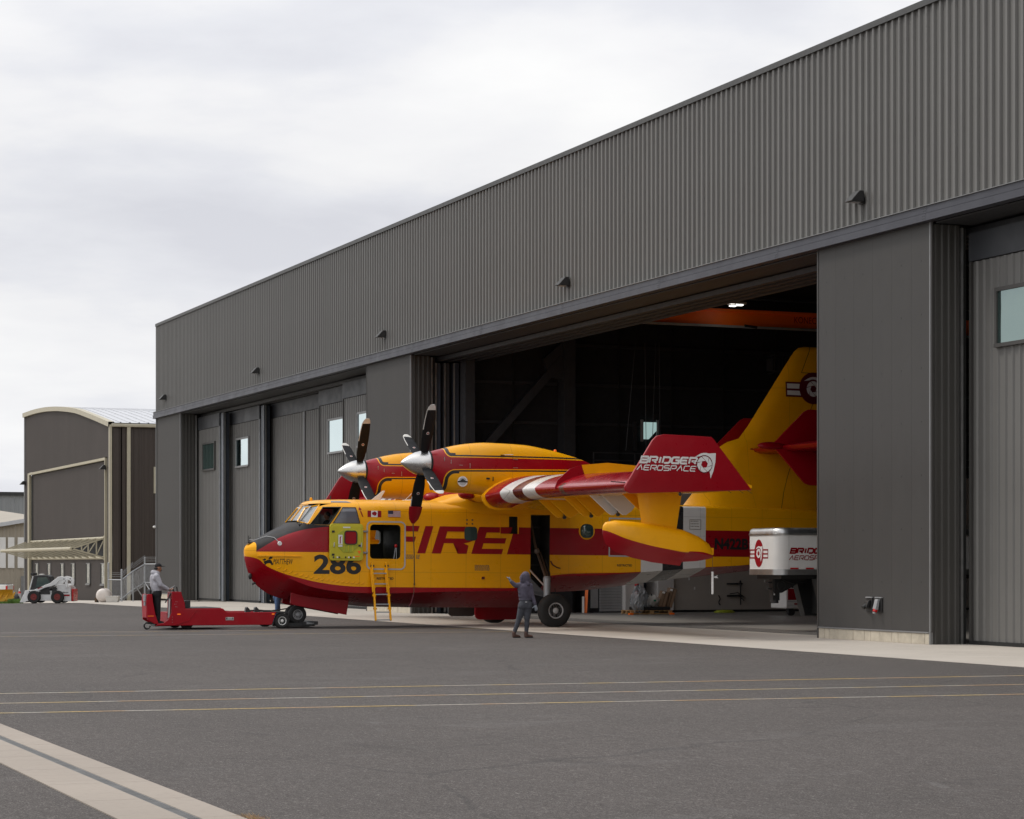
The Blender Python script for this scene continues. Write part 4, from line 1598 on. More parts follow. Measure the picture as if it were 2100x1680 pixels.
for s_ in (-1, 1):
    rings = []
    for l in (0.02, 1.3, 2.5, 4.25, 4.3, 4.5, 4.8, 5.2, 5.6, 6.3, 7, 8, 9, 10.5, 12, 13.2, 14.0):
        pr = airfoil(lin(LE, l), 1.0, lin(BOT, l), lin(TOP, l), 34)
        rings.append([(a, s_ * l, b) for a, b in pr])
    MB().loft(rings).build('wing', M['wing'], ac, smooth=60)
    # yellow rim at the inboard end of the leading edge cuff
    rim = MB()
    pr = airfoil(lin(LE, 4.3) - .045, 1.0, 3.54, 4.60)
    pr2 = airfoil(lin(LE, 4.3) + .05, 1.0, 3.63, 4.53)
    sel = [i for i, p in enumerate(pr) if p[0] < -2.0]
    for i, j in zip(sel, sel[1:]):
        a, b, c_, d_ = pr[i], pr[j], pr2[j], pr2[i]
        v8 = [(p[0], s_ * y, p[1]) for y in (4.26, 4.34) for p in (a, b, c_, d_)]
        rim.add(v8, [(0, 1, 2, 3), (7, 6, 5, 4), (0, 4, 5, 1), (1, 5, 6, 2), (2, 6, 7, 3), (3, 7, 4, 0)])
    rim.build('cuff_rim', M['yellow'], ac)
    # stall fence
    fp = [(-2.50, 3.98), (-2.46, 4.30), (-2.2, 4.55), (-1.75, 4.72), (-1.0, 4.80), (0, 4.72), (.8, 4.35), (.9, 4.12), (-1.0, 4.2), (-2.1, 4.05)]
    fp = [(-2.52, 4.02), (-2.42, 4.28), (-2.05, 4.60), (-1.70, 4.72), (-1.55, 4.3), (-2.2, 4.08)]
    MB().prism(fp, 'y', s_ * 8.78 - .015, s_ * 8.78 + .015).build('wing_fence', M['red'], ac)
    MB().prism([(-1.695, 4.72), (-.9, 4.80), (0, 4.74), (.85, 4.3), (.8, 4.1), (-1.545, 4.3)], 'y', s_ * 8.78 - .015, s_ * 8.78 + .015).build('wing_fence', M['yellow'], ac)
    # flap hinge fairings: paired plates
    for l, m_n, dxx in ((6.3, 'yellow', 0), (8.3, 'yellow', 0), (10.3, 'decwhite', -.05), (12.15, 'yellow', .1)):
        for dy in (-.02, .16):
            x0 = -2.05 + dxx
            pl = [(x0, 3.835), (x0 + .55, 3.36), (x0 + .66, 3.29), (x0 + .76, 3.29), (x0 + .92, 3.40), (x0 + 1.30, 3.87)]
            if dy > 0:
                pl = [(a + .28, b) for a, b in pl]
            MB().prism(pl, 'y', s_ * (l + dy) - .02, s_ * (l + dy) + .02).build('flap_bracket', M[m_n], ac, bevel=.012)
        MB().ell((x0 + .85, s_ * (l + .05), 3.30), .05, .10, .05, 10, 6).tube([(x0 + .85, s_ * (l + .07), 3.3), (x0 + .70, s_ * (l + .07), 3.85)], .018, 6).build('flap_pivot', M['chain'], ac)
    # float pylon, float, tip plate
    pyl = []
    for z, xa, xb, th_ in ((2.80, -1.80, -.82, .07), (3.2, -1.86, -.76, .075), (3.84, -1.97, -.66, .09)):
        n_ = 8
        rr_ = []
        for k in range(n_ + 1):
            u = k / n_
            rr_.append((xa + (xb - xa) * u, s_ * 13.2 - th_ * math.sin(math.pi * u ** .6), z))
        for k in range(1, n_):
            u = 1 - k / n_
            rr_.append((xa + (xb - xa) * u, s_ * 13.2 + th_ * math.sin(math.pi * u ** .6), z))
        pyl.append(rr_)
    MB().loft(pyl).build('float_pylon', M['yellow'], ac, smooth=50)
    FS = [(-2.93, 2.66, 2.80, .02, 2.84, 2.92), (-2.85, 2.45, 2.74, .12, 2.84, 3.02), (-2.6, 2.26, 2.62, .24, 2.80, 3.07), (-2.1, 2.10, 2.48, .33, 2.74, 3.05), (-1.5, 1.98, 2.36, .36, 2.65, 2.99),
          (-.7, 1.90, 2.27, .35, 2.56, 2.86), (-.66, 2.0, 2.28, .35, 2.56, 2.85), (-.2, 2.03, 2.22, .27, 2.44, 2.68), (.1, 2.08, 2.18, .15, 2.34, 2.50), (.24, 2.12, 2.16, .04, 2.2, 2.30)]
    rings = []
    for x, zk, zc, w, zm, zt_ in FS:
        h = [(0, zk), (w * .5, zk + (zc - zk) * .5), (w * .97, zc), (w, zc + (zm - zc) * .5), (w, zm)]
        for k in range(1, 6):
            a = math.pi / 2 * k / 5
            h.append((w * math.cos(a) ** .8 if k < 5 else 0, zm + (zt_ - zm) * math.sin(a)))
        rings.append([(x, s_ * 13.2 - a, b) for a, b in h] + [(x, s_ * 13.2 + a, b) for a, b in reversed(h[1:-1])])

    def fcol(t):
        z = t.curve(t.X, [(-3.2, 2.86), (-2.9, 2.80), (-2.4, 2.60), (-1.8, 2.44), (-1.2, 2.33), (-.6, 2.25), (-.58, 2.28), (-.2, 2.27), (.3, 2.17)], -3.2, .3, 6)
        c = t.mix(t.lt(t.Z, z), YEL, RED)
        g = t.noise(2.4, 5, .6)
        return t.mix(t.rng(g, .5, .8, 0, .14), c, (.15, .08, .03))
    if s_ < 0:
        M['float'] = paint('float_paint', fcol, .36, .08)
    MB().loft(rings).build('wing_float', M['float'], ac, smooth=35)
    MB().box(-.02 + .20, .27, s_ * 13.2 - .02, s_ * 13.2 + .02, 2.2, 2.38).build('float_tab', M['yellow'], ac)
    wpx = [(-2.73, 3.92), (-2.70, 3.80), (-2.58, 3.75), (-2.3, 3.76), (0.93, 3.90), (-.20, 5.22), (-.26, 5.27), (-1.62, 5.30), (-1.84, 5.25), (-1.96, 5.13)]
    MB().prism(wpx, 'y', s_ * 14.10 - .045, s_ * 14.10 + .045).build('wing_tip_plate', M['red'], ac, bevel=.03, seg=2, smooth=40)
    MB().ell((-1.14, s_ * 14.1, 3.76), .05, .03, .05, 10, 6).tube([(-2.72, s_ * 14.15, 4.02), (-3.12, s_ * 14.15, 4.04)], .014, 6).build('tip_probe', M['chain'], ac)
    for a in (.80, .55, .2):
        MB().tube([(a, s_ * 14.1, 3.90), (a + .14, s_ * 14.1, 3.82)], .006, 5).build('static_wick', M['chain'], ac)

# logo on the port tip plate
Yp = -14.152
Lx0 = -2.32
decal(techno('BRIDGER', -2.28, -.70, 4.53, 4.73, .05, .30), 'brand_lettering', M['decwhite'], flat=Yp)
decal(techno('AEROSPACE', -2.38, -.72, 4.35, 4.50, .026, .30), 'brand_lettering', M['decwhite'], flat=Yp)
decal(swoosh(-.47, 4.55, .21), 'brand_emblem', M['decwhite'], flat=Yp)
decal(shutter(-.47, 4.55, .21), 'brand_emblem', M['decwhite'], flat=Yp - .002)
ring_ = [(-.47 + .225 * math.cos(R(12 * k)), 4.55 + .225 * math.sin(R(12 * k))) for k in range(30)]
decal(stroke(ring_, .012, True), 'emblem_ring', M['decdark'], flat=Yp - .004)


# --- engines
def nac_col(t):
    c = t.mix(t.rng(t.noise(.8, 3), .3, .7, 0, 1), tuple(x * .94 for x in RED), tuple(x * 1.06 for x in RED))

    def region(inside_d, w1=.035, w2=.11):
        pass
    # signed distances (negative inside) for the two yellow panels
    def sd(x0, zedge, sign, r):
        # inside when X > x0 and sign*(Z - zedge) > 0, corner radius r
        qx = t.add(t.sub(x0, t.X), r)
        qz = t.add(t.mul(t.sub(t.Z, zedge), -sign), r)
        ax = t.m('MAXIMUM', qx, 0.0)
        az = t.m('MAXIMUM', qz, 0.0)
        outd = t.m('SQRT', t.add(t.mul(ax, ax), t.mul(az, az)))
        ind = t.m('MINIMUM', t.m('MAXIMUM', qx, qz), 0.0)
        return t.sub(t.add(outd, ind), r)
    zup = t.add(5.13, t.mul(t.add(t.X, 3.7), .004))
    zlo = t.add(4.72, t.mul(t.add(t.X, 3.5), .02))
    d1 = sd(-3.98, zup, 1, .16)
    d2 = sd(-4.02, zlo, -1, .30)
    for d_, lim in ((d1, None), (d2, None)):
        c = t.mix(t.lt(d_, .03), c, YEL)
        c = t.mix(t.lt(d_, .0), c, BLK)
        inner = t.lt(d_, -.045)
        c = t.mix(inner, c, YEL)
    # wider black at the curved fronts
    fw1 = t.both(t.lt(d1, 0), t.gt(d1, -.10), t.lt(t.X, -3.70))
    fw2 = t.both(t.lt(d2, 0), t.gt(d2, -.10), t.lt(t.X, -3.60))
    c = t.mix(t.either(fw1, fw2), c, BLK)
    return seams(t, c, (1.32, .2), (7, .1))


M['nac'] = paint('nacelle_paint', nac_col, .30, .12)


def badge_me(name, m, r0, r1, z):
    pass


def make_engine(yc, cover):
    NS = [(-4.36, 4.56, 5.27, .36, 4.92), (-4.28, 4.42, 5.30, .42, 4.90), (-4.05, 4.16, 5.36, .50, 4.86), (-3.7, 4.06, 5.45, .56, 4.85), (-3.2, 4.05, 5.54, .60, 4.85), (-2.6, 4.0, 5.59, .62, 4.85),
          (-2.0, 3.75, 5.58, .62, 4.8), (-1.4, 3.60, 5.555, .60, 4.8), (-.7, 3.66, 5.45, .56, 4.8), (0, 3.85, 5.30, .48, 4.75), (.55, 4.1, 5.15, .36, 4.7), (.95, 4.3, 4.98, .22, 4.65), (1.3, 4.42, 4.80, .06, 4.6)]
    rings = []
    xs2 = [-4.36 + (5.66) * k / 34 for k in range(35)]
    X_ = [n_[0] for n_ in NS]
    for x in xs2:
        zb, zt_, hw, zm = [pchip(X_, [n_[i] for n_ in NS], x) for i in (1, 2, 3, 4)]
        rg_ = []
        for k in range(32):
            a = 2 * math.pi * k / 32
            ca_, sa = math.cos(a), math.sin(a)
            e2 = .72
            yy_ = hw * (abs(ca_) ** e2) * (1 if ca_ > 0 else -1)
            zz2 = zm + ((zt_ - zm) if sa > 0 else (zm - zb)) * (abs(sa) ** (e2 + .1)) * (1 if sa > 0 else -1)
            rg_.append((x, yc + yy_, zz2))
        rings.append(rg_)
    nac = MB().loft(rings).build('engine_nacelle', M['nac'], ac, smooth=50)
    MB().lathe((-4.42, yc, 4.92), (1, 0, 0), [(0, .33), (.01, .385), (.07, .375), (.08, .30)], 28).build('cowling_seal', M['decblack'], ac, smooth=50)
    # intake under the spinner
    MB().prism(rrect(yc - .20, yc + .20, 4.13, 4.42, .1), 'x', -4.28, -4.02).build('air_intake', M['decblack'], ac, smooth=40)
    # exhaust stub
    MB().cyl((-2.3, yc - .56, 5.2), (-1.9, yc - .60, 5.22), .01, .01, 6).build('cowling_fitting', M['steel'], ac)
    sd_ = -1
    for a, b, w_, h_2 in ((-4.05, 4.98, .012, .12), (-3.86, 4.9, .012, .12), (-3.6, 4.86, .14, .012), (-1.9, 5.07, .14, .012), (-1.9, 4.82, .14, .012), (-3.28, 4.79, .012, .14)):
        y_ = yc - pchip(X_, [n_[3] for n_ in NS], a) - .002
        MB().box(a, a + w_, y_ - .006, y_ + .03, b, b + h_2).build('cowling_latch', M['steel'], ac)
    for a, b, w_, h_2 in ((-2.75, 4.46, .10, .05), (-2.55, 4.42, .02, .12), (-1.95, 4.42, .12, .015), (-1.98, 4.36, .13, .02), (-2.3, 5.19, .12, .02)):
        y_ = yc - .615
        MB().box(a, a + w_, y_ - .004, y_ + .03, b, b + h_2).build('cowling_vent', M['decblack'], ac)
    if cover:
        y_ = yc - .585
        MB().cyl((-3.50, y_ + .02, 4.38), (-3.50, y_ - .012, 4.38), .155, .155, 28).build('round_badge', M['decwhite'], ac, smooth=40)
        MB().cyl((-3.50, y_, 4.38), (-3.50, y_ - .014, 4.38), .120, .120, 24).build('badge_disc', M['sealant'], ac, smooth=40)
        MB().box(-3.655, -3.345, y_ - .018, y_, 4.355, 4.395).prism([(-3.58, 4.40), (-3.42, 4.40), (-3.44, 4.43), (-3.50, 4.46), (-3.56, 4.43)], 'y', y_ - .018, y_).build('badge_bar', M['decblack'], ac)
        MB().ell((-.30, yc, 5.40), .05, .03, .05, 8, 6).build('nacelle_lamp', M['orangelens'], ac)
    pr = bpy.data.objects.new('propeller', None)
    COL.objects.link(pr)
    pr.parent = ac
    pr.location = (-4.56, yc, 4.92)
    sp = MB().lathe((.16, 0, 0), (-1, 0, 0), [(0, .37), (.26, .365), (.42, .32), (.58, .24), (.72, .145), (.82, .06), (.86, .012)], 36)
    sp.build('spinner', M['spinner'], pr, smooth=60)
    angs = (-26, 60, 154, 240) if cover else (-28, 58, 150, 236)
    for ang in angs:
        b = MB()
        a = R(ang)
        # blade axis in the disc plane (y to starboard, z up); chord nearly along x (feathered)
        ax = Vector((0, math.sin(a), math.cos(a)))
        tg = Vector((0, math.cos(a), -math.sin(a)))
        rings = []
        for r_, ch, tk, sw in ((.28, .20, .09, 0), (.45, .27, .06, 0), (.7, .34, .045, 0), (1.1, .36, .035, -.0), (1.45, .34, .028, 0), (1.70, .29, .022, .0), (1.72, .285, .022, 0), (1.82, .23, .018, .01), (1.90, .12, .012, .02)):
            tw = R(12 - 8 * r_ / 1.9)
            cx_ = Vector((1, 0, 0)) * math.cos(tw) + tg * math.sin(tw)
            nx = cx_.cross(ax)
            ring = []
            for k in range(12):
                q = 2 * math.pi * k / 12
                ring.append(ax * r_ + cx_ * (math.cos(q) * ch / 2 + sw) + nx * (math.sin(q) * tk / 2))
            rings.append(ring)
        mis = [0] * 6 + [1] * 3
        b.loft(rings, 0, mis)
        # pale leading-edge strip on the outer half
        for f_i, f in enumerate(b.f):
            if len(f) == 4:
                cc = sum((Vector(b.v[i]) for i in f), Vector()) / 4
                if cc.dot(ax) > 1.15 and cc.x < -.150 + (.02 if cc.dot(ax) > 1.5 else 0):
                    b.m[f_i] = 1
        # little round emblem
        pc = ax * .98
        nx = Vector((1, 0, 0)).cross(ax)
        for sgn in (-1, 1):
            b.cyl(pc, pc + nx * .024 * sgn, .045, .045, 10, 1)
            b.cyl(pc, pc + nx * .026 * sgn, .028, .028, 8, 2)
        b.build('blade', [M['black'], M['dirtywhite'], M['decred']], pr, smooth=50)
    return pr


pe = make_engine(-3.36, True)
make_engine(3.16, False)
# red caps for the centre-section leading edge at the wing root
for y_ in (-1.75, 1.6):
    MB().ell((-2.55, y_, 4.08), .30, .30, .16, 14, 8).build('root_edge_cap', M['red'], ac, smooth=60)

# --- tail
tl = []
for z, x0, x1, hw in ((3.72, 5.45, 11.4, 1.10), (3.9, 5.58, 11.4, 1.0), (4.4, 6.0, 11.5, .66), (4.9, 6.3, 11.6, .46), (5.4, 6.55, 11.7, .36), (5.85, 6.85, 11.75, .30), (6.05, 7.2, 11.8, .27), (6.18, 7.62, 11.82, .24),
                      (6.6, 7.95, 11.85, .22), (7.5, 8.55, 11.95, .19), (8.6, 9.28, 12.05, .15), (9.15, 9.66, 12.1, .12), (9.28, 9.82, 12.1, .08), (9.33, 10.05, 12.05, .03)):
    n_ = 12
    rr_ = []
    for k in range(n_ + 1):
        u = k / n_
        rr_.append((x0 + (x1 - x0) * u, -hw * (math.sin(math.pi * min(1, u ** .5))) ** .7 - .01, z))
    for k in range(1, n_):
        u = 1 - k / n_
        rr_.append((x0 + (x1 - x0) * u, hw * (math.sin(math.pi * min(1, u ** .5))) ** .7 + .01, z))
    tl.append(rr_)


def tail_col(t):
    c = t.mix(t.rng(t.noise(.8, 3), .3, .7, 0, 1), tuple(x * .95 for x in YEL), tuple(x * 1.02 for x in YEL))
    rl = t.m('ABSOLUTE', t.sub(t.X, t.add(9.83, t.mul(t.sub(t.Z, 8.35), .42))))
    c = t.mix(t.both(t.lt(rl, .012), t.gt(t.Z, 8.44)), c, (.08, .04, .01))
    c = t.mix(t.both(t.lt(t.m('ABSOLUTE', t.sub(t.Z, 8.44)), .010), t.gt(t.X, 9.86)), c, (.08, .04, .01))
    rl = t.m('ABSOLUTE', t.sub(t.X, t.add(10.3, t.mul(t.sub(t.Z, 7.4), .42))))
    c = t.mix(t.both(t.lt(rl, .012), t.lt(t.Z, 7.6)), c, (.08, .04, .01))
    return seams(t, c, (1.6, .2), (9, .1))


M['tail'] = paint('tail_paint', tail_col, .32, .12)
fin = MB().loft(tl).build('tail_fin', M['tail'], ac, smooth=45)
_bm = bmesh.new()
_bm.from_mesh(fin.data)
BVF = BVHTree.FromBMesh(_bm)
_bm.free()
rc = (10.30, 7.93)
decal([[(9.27, 7.62), (9.9, 7.62), (9.9, 8.12), (9.27, 8.12)]], 'roundel_bar', M['decdark'], off=.012, bv=BVF)
decal([[(9.32, 7.68), (9.85, 7.68), (9.85, 7.83), (9.32, 7.83)], [(9.32, 7.90), (9.85, 7.90), (9.85, 8.06), (9.32, 8.06)]], 'roundel_stripe', M['decwhite'], off=.018, bv=BVF)
decal([[(rc[0] + .53 * math.cos(R(10 * k)), rc[1] + .53 * math.sin(R(10 * k))) for k in range(36)]], 'roundel_disc', M['decdark'], off=.026, bv=BVF, ml=.25)
decal(swoosh(rc[0], rc[1], .27), 'roundel_swoosh', M['decwhite'], off=.034, bv=BVF, ml=.25)
decal(shutter(rc[0], rc[1] - .02, .26), 'roundel_iris', M['decwhite'], off=.040, bv=BVF, ml=.25)
for s_ in (-1, 1):
    rings = []
    for l, xl in ((.0, 8.0), (1.5, 8.0), (4, 8.05), (5.5, 8.1)):
        pr = airfoil(xl, xl + 2.7 - l * .1, 5.68, 5.98, 10, .5)
        rings.append([(a, s_ * l, b) for a, b in pr])
    MB().loft(rings).build('stabiliser', M['red'], ac, smooth=45)
    fp = [(7.67, 5.86), (8.82, 6.96), (8.97, 7.04), (10.6, 7.04), (10.6, 4.60), (9.10, 4.58), (8.87, 4.64)]
    MB().prism(fp, 'y', s_ * 2.28 - .05, s_ * 2.28 + .05).build('tail_finlet', M['red'], ac, bevel=.03, seg=2, smooth=40)
MB().ell((8.05, 0, 5.82), .55, .33, .14, 14, 8).build('stabiliser_root_fairing', M['red'], ac, smooth=60)
for s_ in (-1, 1):
    MB().ell((7.65, s_ * 2.28, 5.83), .50, .15, .13, 14, 8).build('stabiliser_bullet', M['red'], ac, smooth=60)


# --- landing gear
M['rimgrey'] = mat('wheel_rim_grey', (.42, .42, .42), .45, var=.12)
M['strutbr'] = mat('brownish_strut_metal', (.13, .10, .08), .45, metal=.4, var=.2)
def wheel(name, c, r, w, rim_r, parent, side=-1, flat=.02, rimmat='grey', bolts=10):
    wh = bpy.data.objects.new(name, None)
    COL.objects.link(wh)
    wh.parent = parent
    wh.location = c
    prof = [(-w * .36, rim_r * .98), (-w * .46, rim_r * 1.08), (-w * .5, rim_r * 1.35), (-w * .48, r * .86), (-w * .38, r * .96), (-w * .22, r * .995),
            (0, r), (w * .22, r * .995), (w * .38, r * .96), (w * .48, r * .86), (w * .5, rim_r * 1.35), (w * .46, rim_r * 1.08), (w * .36, rim_r * .98)]
    t_ = MB().lathe((0, 0, 0), (0, 1, 0), prof, 44)
    t_.v = [(p[0] * (1.0 + (.05 if p[2] < -r * .6 else 0)), p[1], max(p[2], -r + flat)) for p in t_.v]
    t_.build('tyre', M['rubber'], wh, smooth=40)
    rm = MB()
    s = side
    rm.lathe((0, 0, 0), (0, s, 0), [(w * .36, rim_r), (w * .41, rim_r * .99), (w * .41, rim_r * .90), (w * .33, rim_r * .80), (w * .33, rim_r * .42), (w * .39, rim_r * .34), (w * .42, rim_r * .24), (w * .44, rim_r * .16), (w * .44, .001)], 28)
    rm.build('rim', M[rimmat], wh, smooth=35)
    bl = MB()
    for k in range(bolts):
        a = 2 * math.pi * k / bolts
        bl.cyl((rim_r * .64 * math.cos(a), s * w * .30, rim_r * .64 * math.sin(a)), (rim_r * .64 * math.cos(a), s * w * .34, rim_r * .64 * math.sin(a)), rim_r * .10, rim_r * .10, 8)
    bl.build('rim_holes', M['dark'], wh)
    return wh


for s_ in (-1, 1):
    wheel('main_wheel', (0, s_ * 2.64, .515), .52, .40, .25, ac, s_, .02, 'rimgrey')
    MB().cyl((-.10, s_ * 2.30, .50), (-.08, s_ * 2.22, 1.50), .105, .115, 18).cyl((-.08, s_ * 2.22, 1.50), (-.08, s_ * 2.21, 1.56), .12, .10, 18).build('oleo_strut', M['galv'], ac, smooth=40)
    MB().cyl((0, s_ * 2.2, .515), (0, s_ * 2.45, .515), .07, .07, 12).bar((-.10, s_ * 2.28, .50), (.05, s_ * 2.28, .50), .12, .14).build('axle', M['galv'], ac)
    MB().bar((-.08, s_ * 2.2, 1.45), (-.02, s_ * 1.2, 2.35), .07, .05).bar((.03, s_ * 2.18, 1.40), (.12, s_ * 1.15, 2.32), .045, .045).build('side_strut', M['strutbr'], ac, bevel=.01)
    MB().bar((-.05, s_ * 1.25, 2.32), (-.10, s_ * .8, 3.35), .07, .07).ell((-.03, s_ * 1.25, 2.36), .1, .07, .1, 10, 8).build('folding_strut', M['strutbr'], ac, bevel=.006)
    MB().cyl((-.30, s_ * 1.36, 1.75), (-.10, s_ * 2.12, 1.25), .035, .03, 10).build('hydraulic_actuator', M['steel'], ac, smooth=40)
    MB().tube([(.02, s_ * 2.3, 1.4), (.14, s_ * 1.9, 1.7), (.16, s_ * 1.5, 2.1)], .014, 6).tube([(.12, s_ * 2.4, 1.2), (.2, s_ * 2.3, .95), (.15, s_ * 2.3, .7)], .012, 6).build('brake_hose', M['chain'], ac)
    dq = MB()
    A_, B_, C_, D_ = Vector((-.45, s_ * 1.42, 1.62)), Vector((-.12, s_ * 2.12, 1.05)), Vector((-.10, s_ * 2.12, .92)), Vector((-.75, s_ * 1.42, 1.12))
    off_ = Vector((.0, .02, .03))
    dq.add([A_, B_, C_, D_, A_ + off_, B_ + off_, C_ + off_, D_ + off_], [(0, 1, 2, 3), (7, 6, 5, 4), (0, 4, 5, 1), (1, 5, 6, 2), (2, 6, 7, 3), (3, 7, 4, 0)])
    dq.build('leg_fairing_plate', M['intcol'], ac)
# red wheel cover plate by the far wheel
MB().prism(rrect(-.92, .62, .13, .96, .18), 'y', 1.95, 2.02).build('wheel_cover_plate', M['red'], ac, bevel=.015)
MB().prism(rrect(-1.5, -.55, .22, .62, .14), 'y', 2.92, 2.98).build('rear_cover_plate', M['intcol'], ac)
# nose gear, raised on the tug
wheel('nose_wheel', (-7.52, -.20, .335), .285, .20, .155, ac, -1, .0, 'grey', 8)
wheel('nose_wheel', (-7.52, .20, .335), .285, .20, .155, ac, 1, .0, 'grey', 8)
MB().cyl((-7.52, -.3, .335), (-7.52, .3, .335), .05, .05, 10).cyl((-7.50, 0, .34), (-7.40, 0, 1.25), .07, .09, 14).bar((-7.45, 0, .75), (-7.05, 0, 1.2), .06, .05).build('nose_strut', M['galv'], ac, smooth=40)
MB().ell((-7.62, -.12, .72), .07, .05, .07, 12, 8).build('taxi_lamp', M['steel'], ac, smooth=60)
for s_ in (-1, 1):
    y_ = s_ * .46
    MB().prism([(-7.80, 1.12), (-7.82, .68), (-7.70, .63), (-6.02, .33), (-5.95, .80), (-6.0, .95)], 'y', y_ - .02, y_ + .02).build('nose_gear_door', M['red'], ac, bevel=.01)
MB().cyl((-8.8, -.02, 1.30), (-8.9, -.02, 1.26), .03, .03, 8).build('hull_eye', M['chain'], ac)

# weight on a line under the port float
fl_ = thing('tie_down_tube', 'thin white tube hanging on a line from the tail of the wing float', 'tube', (0, 0, 0))
bpy.context.view_layer.update()
AM = ac.matrix_world.copy()


def W(x, y, z):
    return AM @ Vector((x, y, z))


p0 = W(.25, -13.2, 2.15)
fl_.location = (p0.x, p0.y, 1.15)
MB().cyl((0, 0, 0), (0, 0, .60), .032, .032, 10).build('tube_body', M['decwhite'], fl_, smooth=40)
MB().cyl((0, 0, .60), (0, 0, p0.z - 1.15), .006, .006, 5).build('line', M['rope'], fl_)
MB().prism([(.03, .46), (.16, .50), (.12, .46), (.18, .42), (.04, .44)], 'y', -.004, .004).build('streamer', M['decwhite'], fl_)

# red sleeve and rope holding the near propeller's lower blade
a = R(154)
tip = Vector((-4.56, -3.36 + 1.93 * math.sin(R(-206 + 360)), 4.92 + 1.93 * math.cos(a)))
ax = Vector((0, math.sin(a), math.cos(a)))
# the lower blade nearest straight down is the one at 154 degrees
tip = Vector((-4.56, -3.36, 4.92)) + ax * 1.98
sl = thing('propeller_tie_strap', 'red sleeve over the lower propeller blade tip with a rope down to the hull', 'strap', (0, 0, 0))
mid = Vector((-4.56, -3.36, 4.92)) + ax * 1.42
mb = MB()
rings = []
for f, ch, tk in ((0, .42, .07), (.35, .40, .07), (.75, .30, .06), (1.0, .10, .04)):
    c_ = mid + (tip - mid) * f
    rings.append([W(*(c_ + Vector((1, 0, 0)) * math.cos(q) * ch / 2 + Vector((0, .9, .2)) * math.sin(q) * tk)) for q in [2 * math.pi * k / 12 for k in range(12)]])
mb.loft(rings)
mb.build('sleeve', M['decred'], sl, smooth=50)
e1 = Vector((-4.13, -1.38, 1.30))
MB().tube([W(*tip), W(*(tip * .5 + e1 * .5 + Vector((0, -.05, -.03)))), W(*e1)], .016, 6).build('rope', M['rope'], sl)
e2 = Vector((-4.22, -1.40, .75))
MB().tube([W(*e1), W(-4.15, -1.40, 1.05), W(*e2)], .009, 6).build('rope_tail', M['rope'], sl)
MB().tube([W(-4.17, -1.42, .98), W(-4.25, -1.42, .70), W(-4.32, -1.42, .62)], .024, 6).build('weight_sleeve', M['decdark'], sl)
MB().ell(W(*e1), .03, .03, .03, 8, 6).build('hook', M['chain'], sl)

# ------------------------------------------------------------------ boarding ladder
ld = thing('boarding_ladder', 'yellow boarding ladder hooked to the open doorway of the aircraft', 'ladder', W(-5.24, -1.7, 0))
ld.rotation_euler = (0, 0, R(-1.2))
hw_ = .23
for s_ in (-1, 1):
    st = MB()
    st.bar((s_ * hw_ - .02, .33, 1.95), (s_ * (hw_) + .0, .12, .90), .05, .085)
    st.bar((s_ * hw_, .12, .90), (s_ * (hw_ + .01), -.05, .18), .05, .085)
    st.build('side_rail', M['yellow'], ld, bevel=.008)
    MB().bar((s_ * hw_ - .055, .36, 1.80), (s_ * hw_ - .055, .10, 1.05), .025, .05).build('back_rail', M['yellow'], ld)
    for zc in (1.85, 1.45, 1.2, .95, .55):
        yv = (.33 + (.12 - .33) * (1.95 - zc) / 1.05) if zc > .9 else (.12 + (-.17) * (.9 - zc) / .72)
        MB().box(s_ * hw_ - .05, s_ * hw_ + .05, yv - .03, yv + .05, zc - .03, zc + .03).build('bracket', M['chain' if zc > 1.5 else 'yellow'], ld)
for zc in (1.62, 1.30, .98, .68, .44, .205):
    yv = (.33 + (.12 - .33) * (1.95 - zc) / 1.05) if zc > .9 else (.12 + (-.17) * (.9 - zc) / .72)
    MB().bar((-hw_, yv, zc), (hw_, yv, zc), .06, .035, upv=(0, 0, 1)).build('rung', M['galv'], ld)

# ------------------------------------------------------------------ tug
tg = thing('aircraft_tug', 'low red towbarless aircraft tug lifting the nose wheel of the flying boat', 'tug', W(-10, 0, 0))
tg.location.z = 0
tg.rotation_euler = (0, 0, R(-1.2))
# local x = aircraft x + 10
def T(x):
    return x + 10


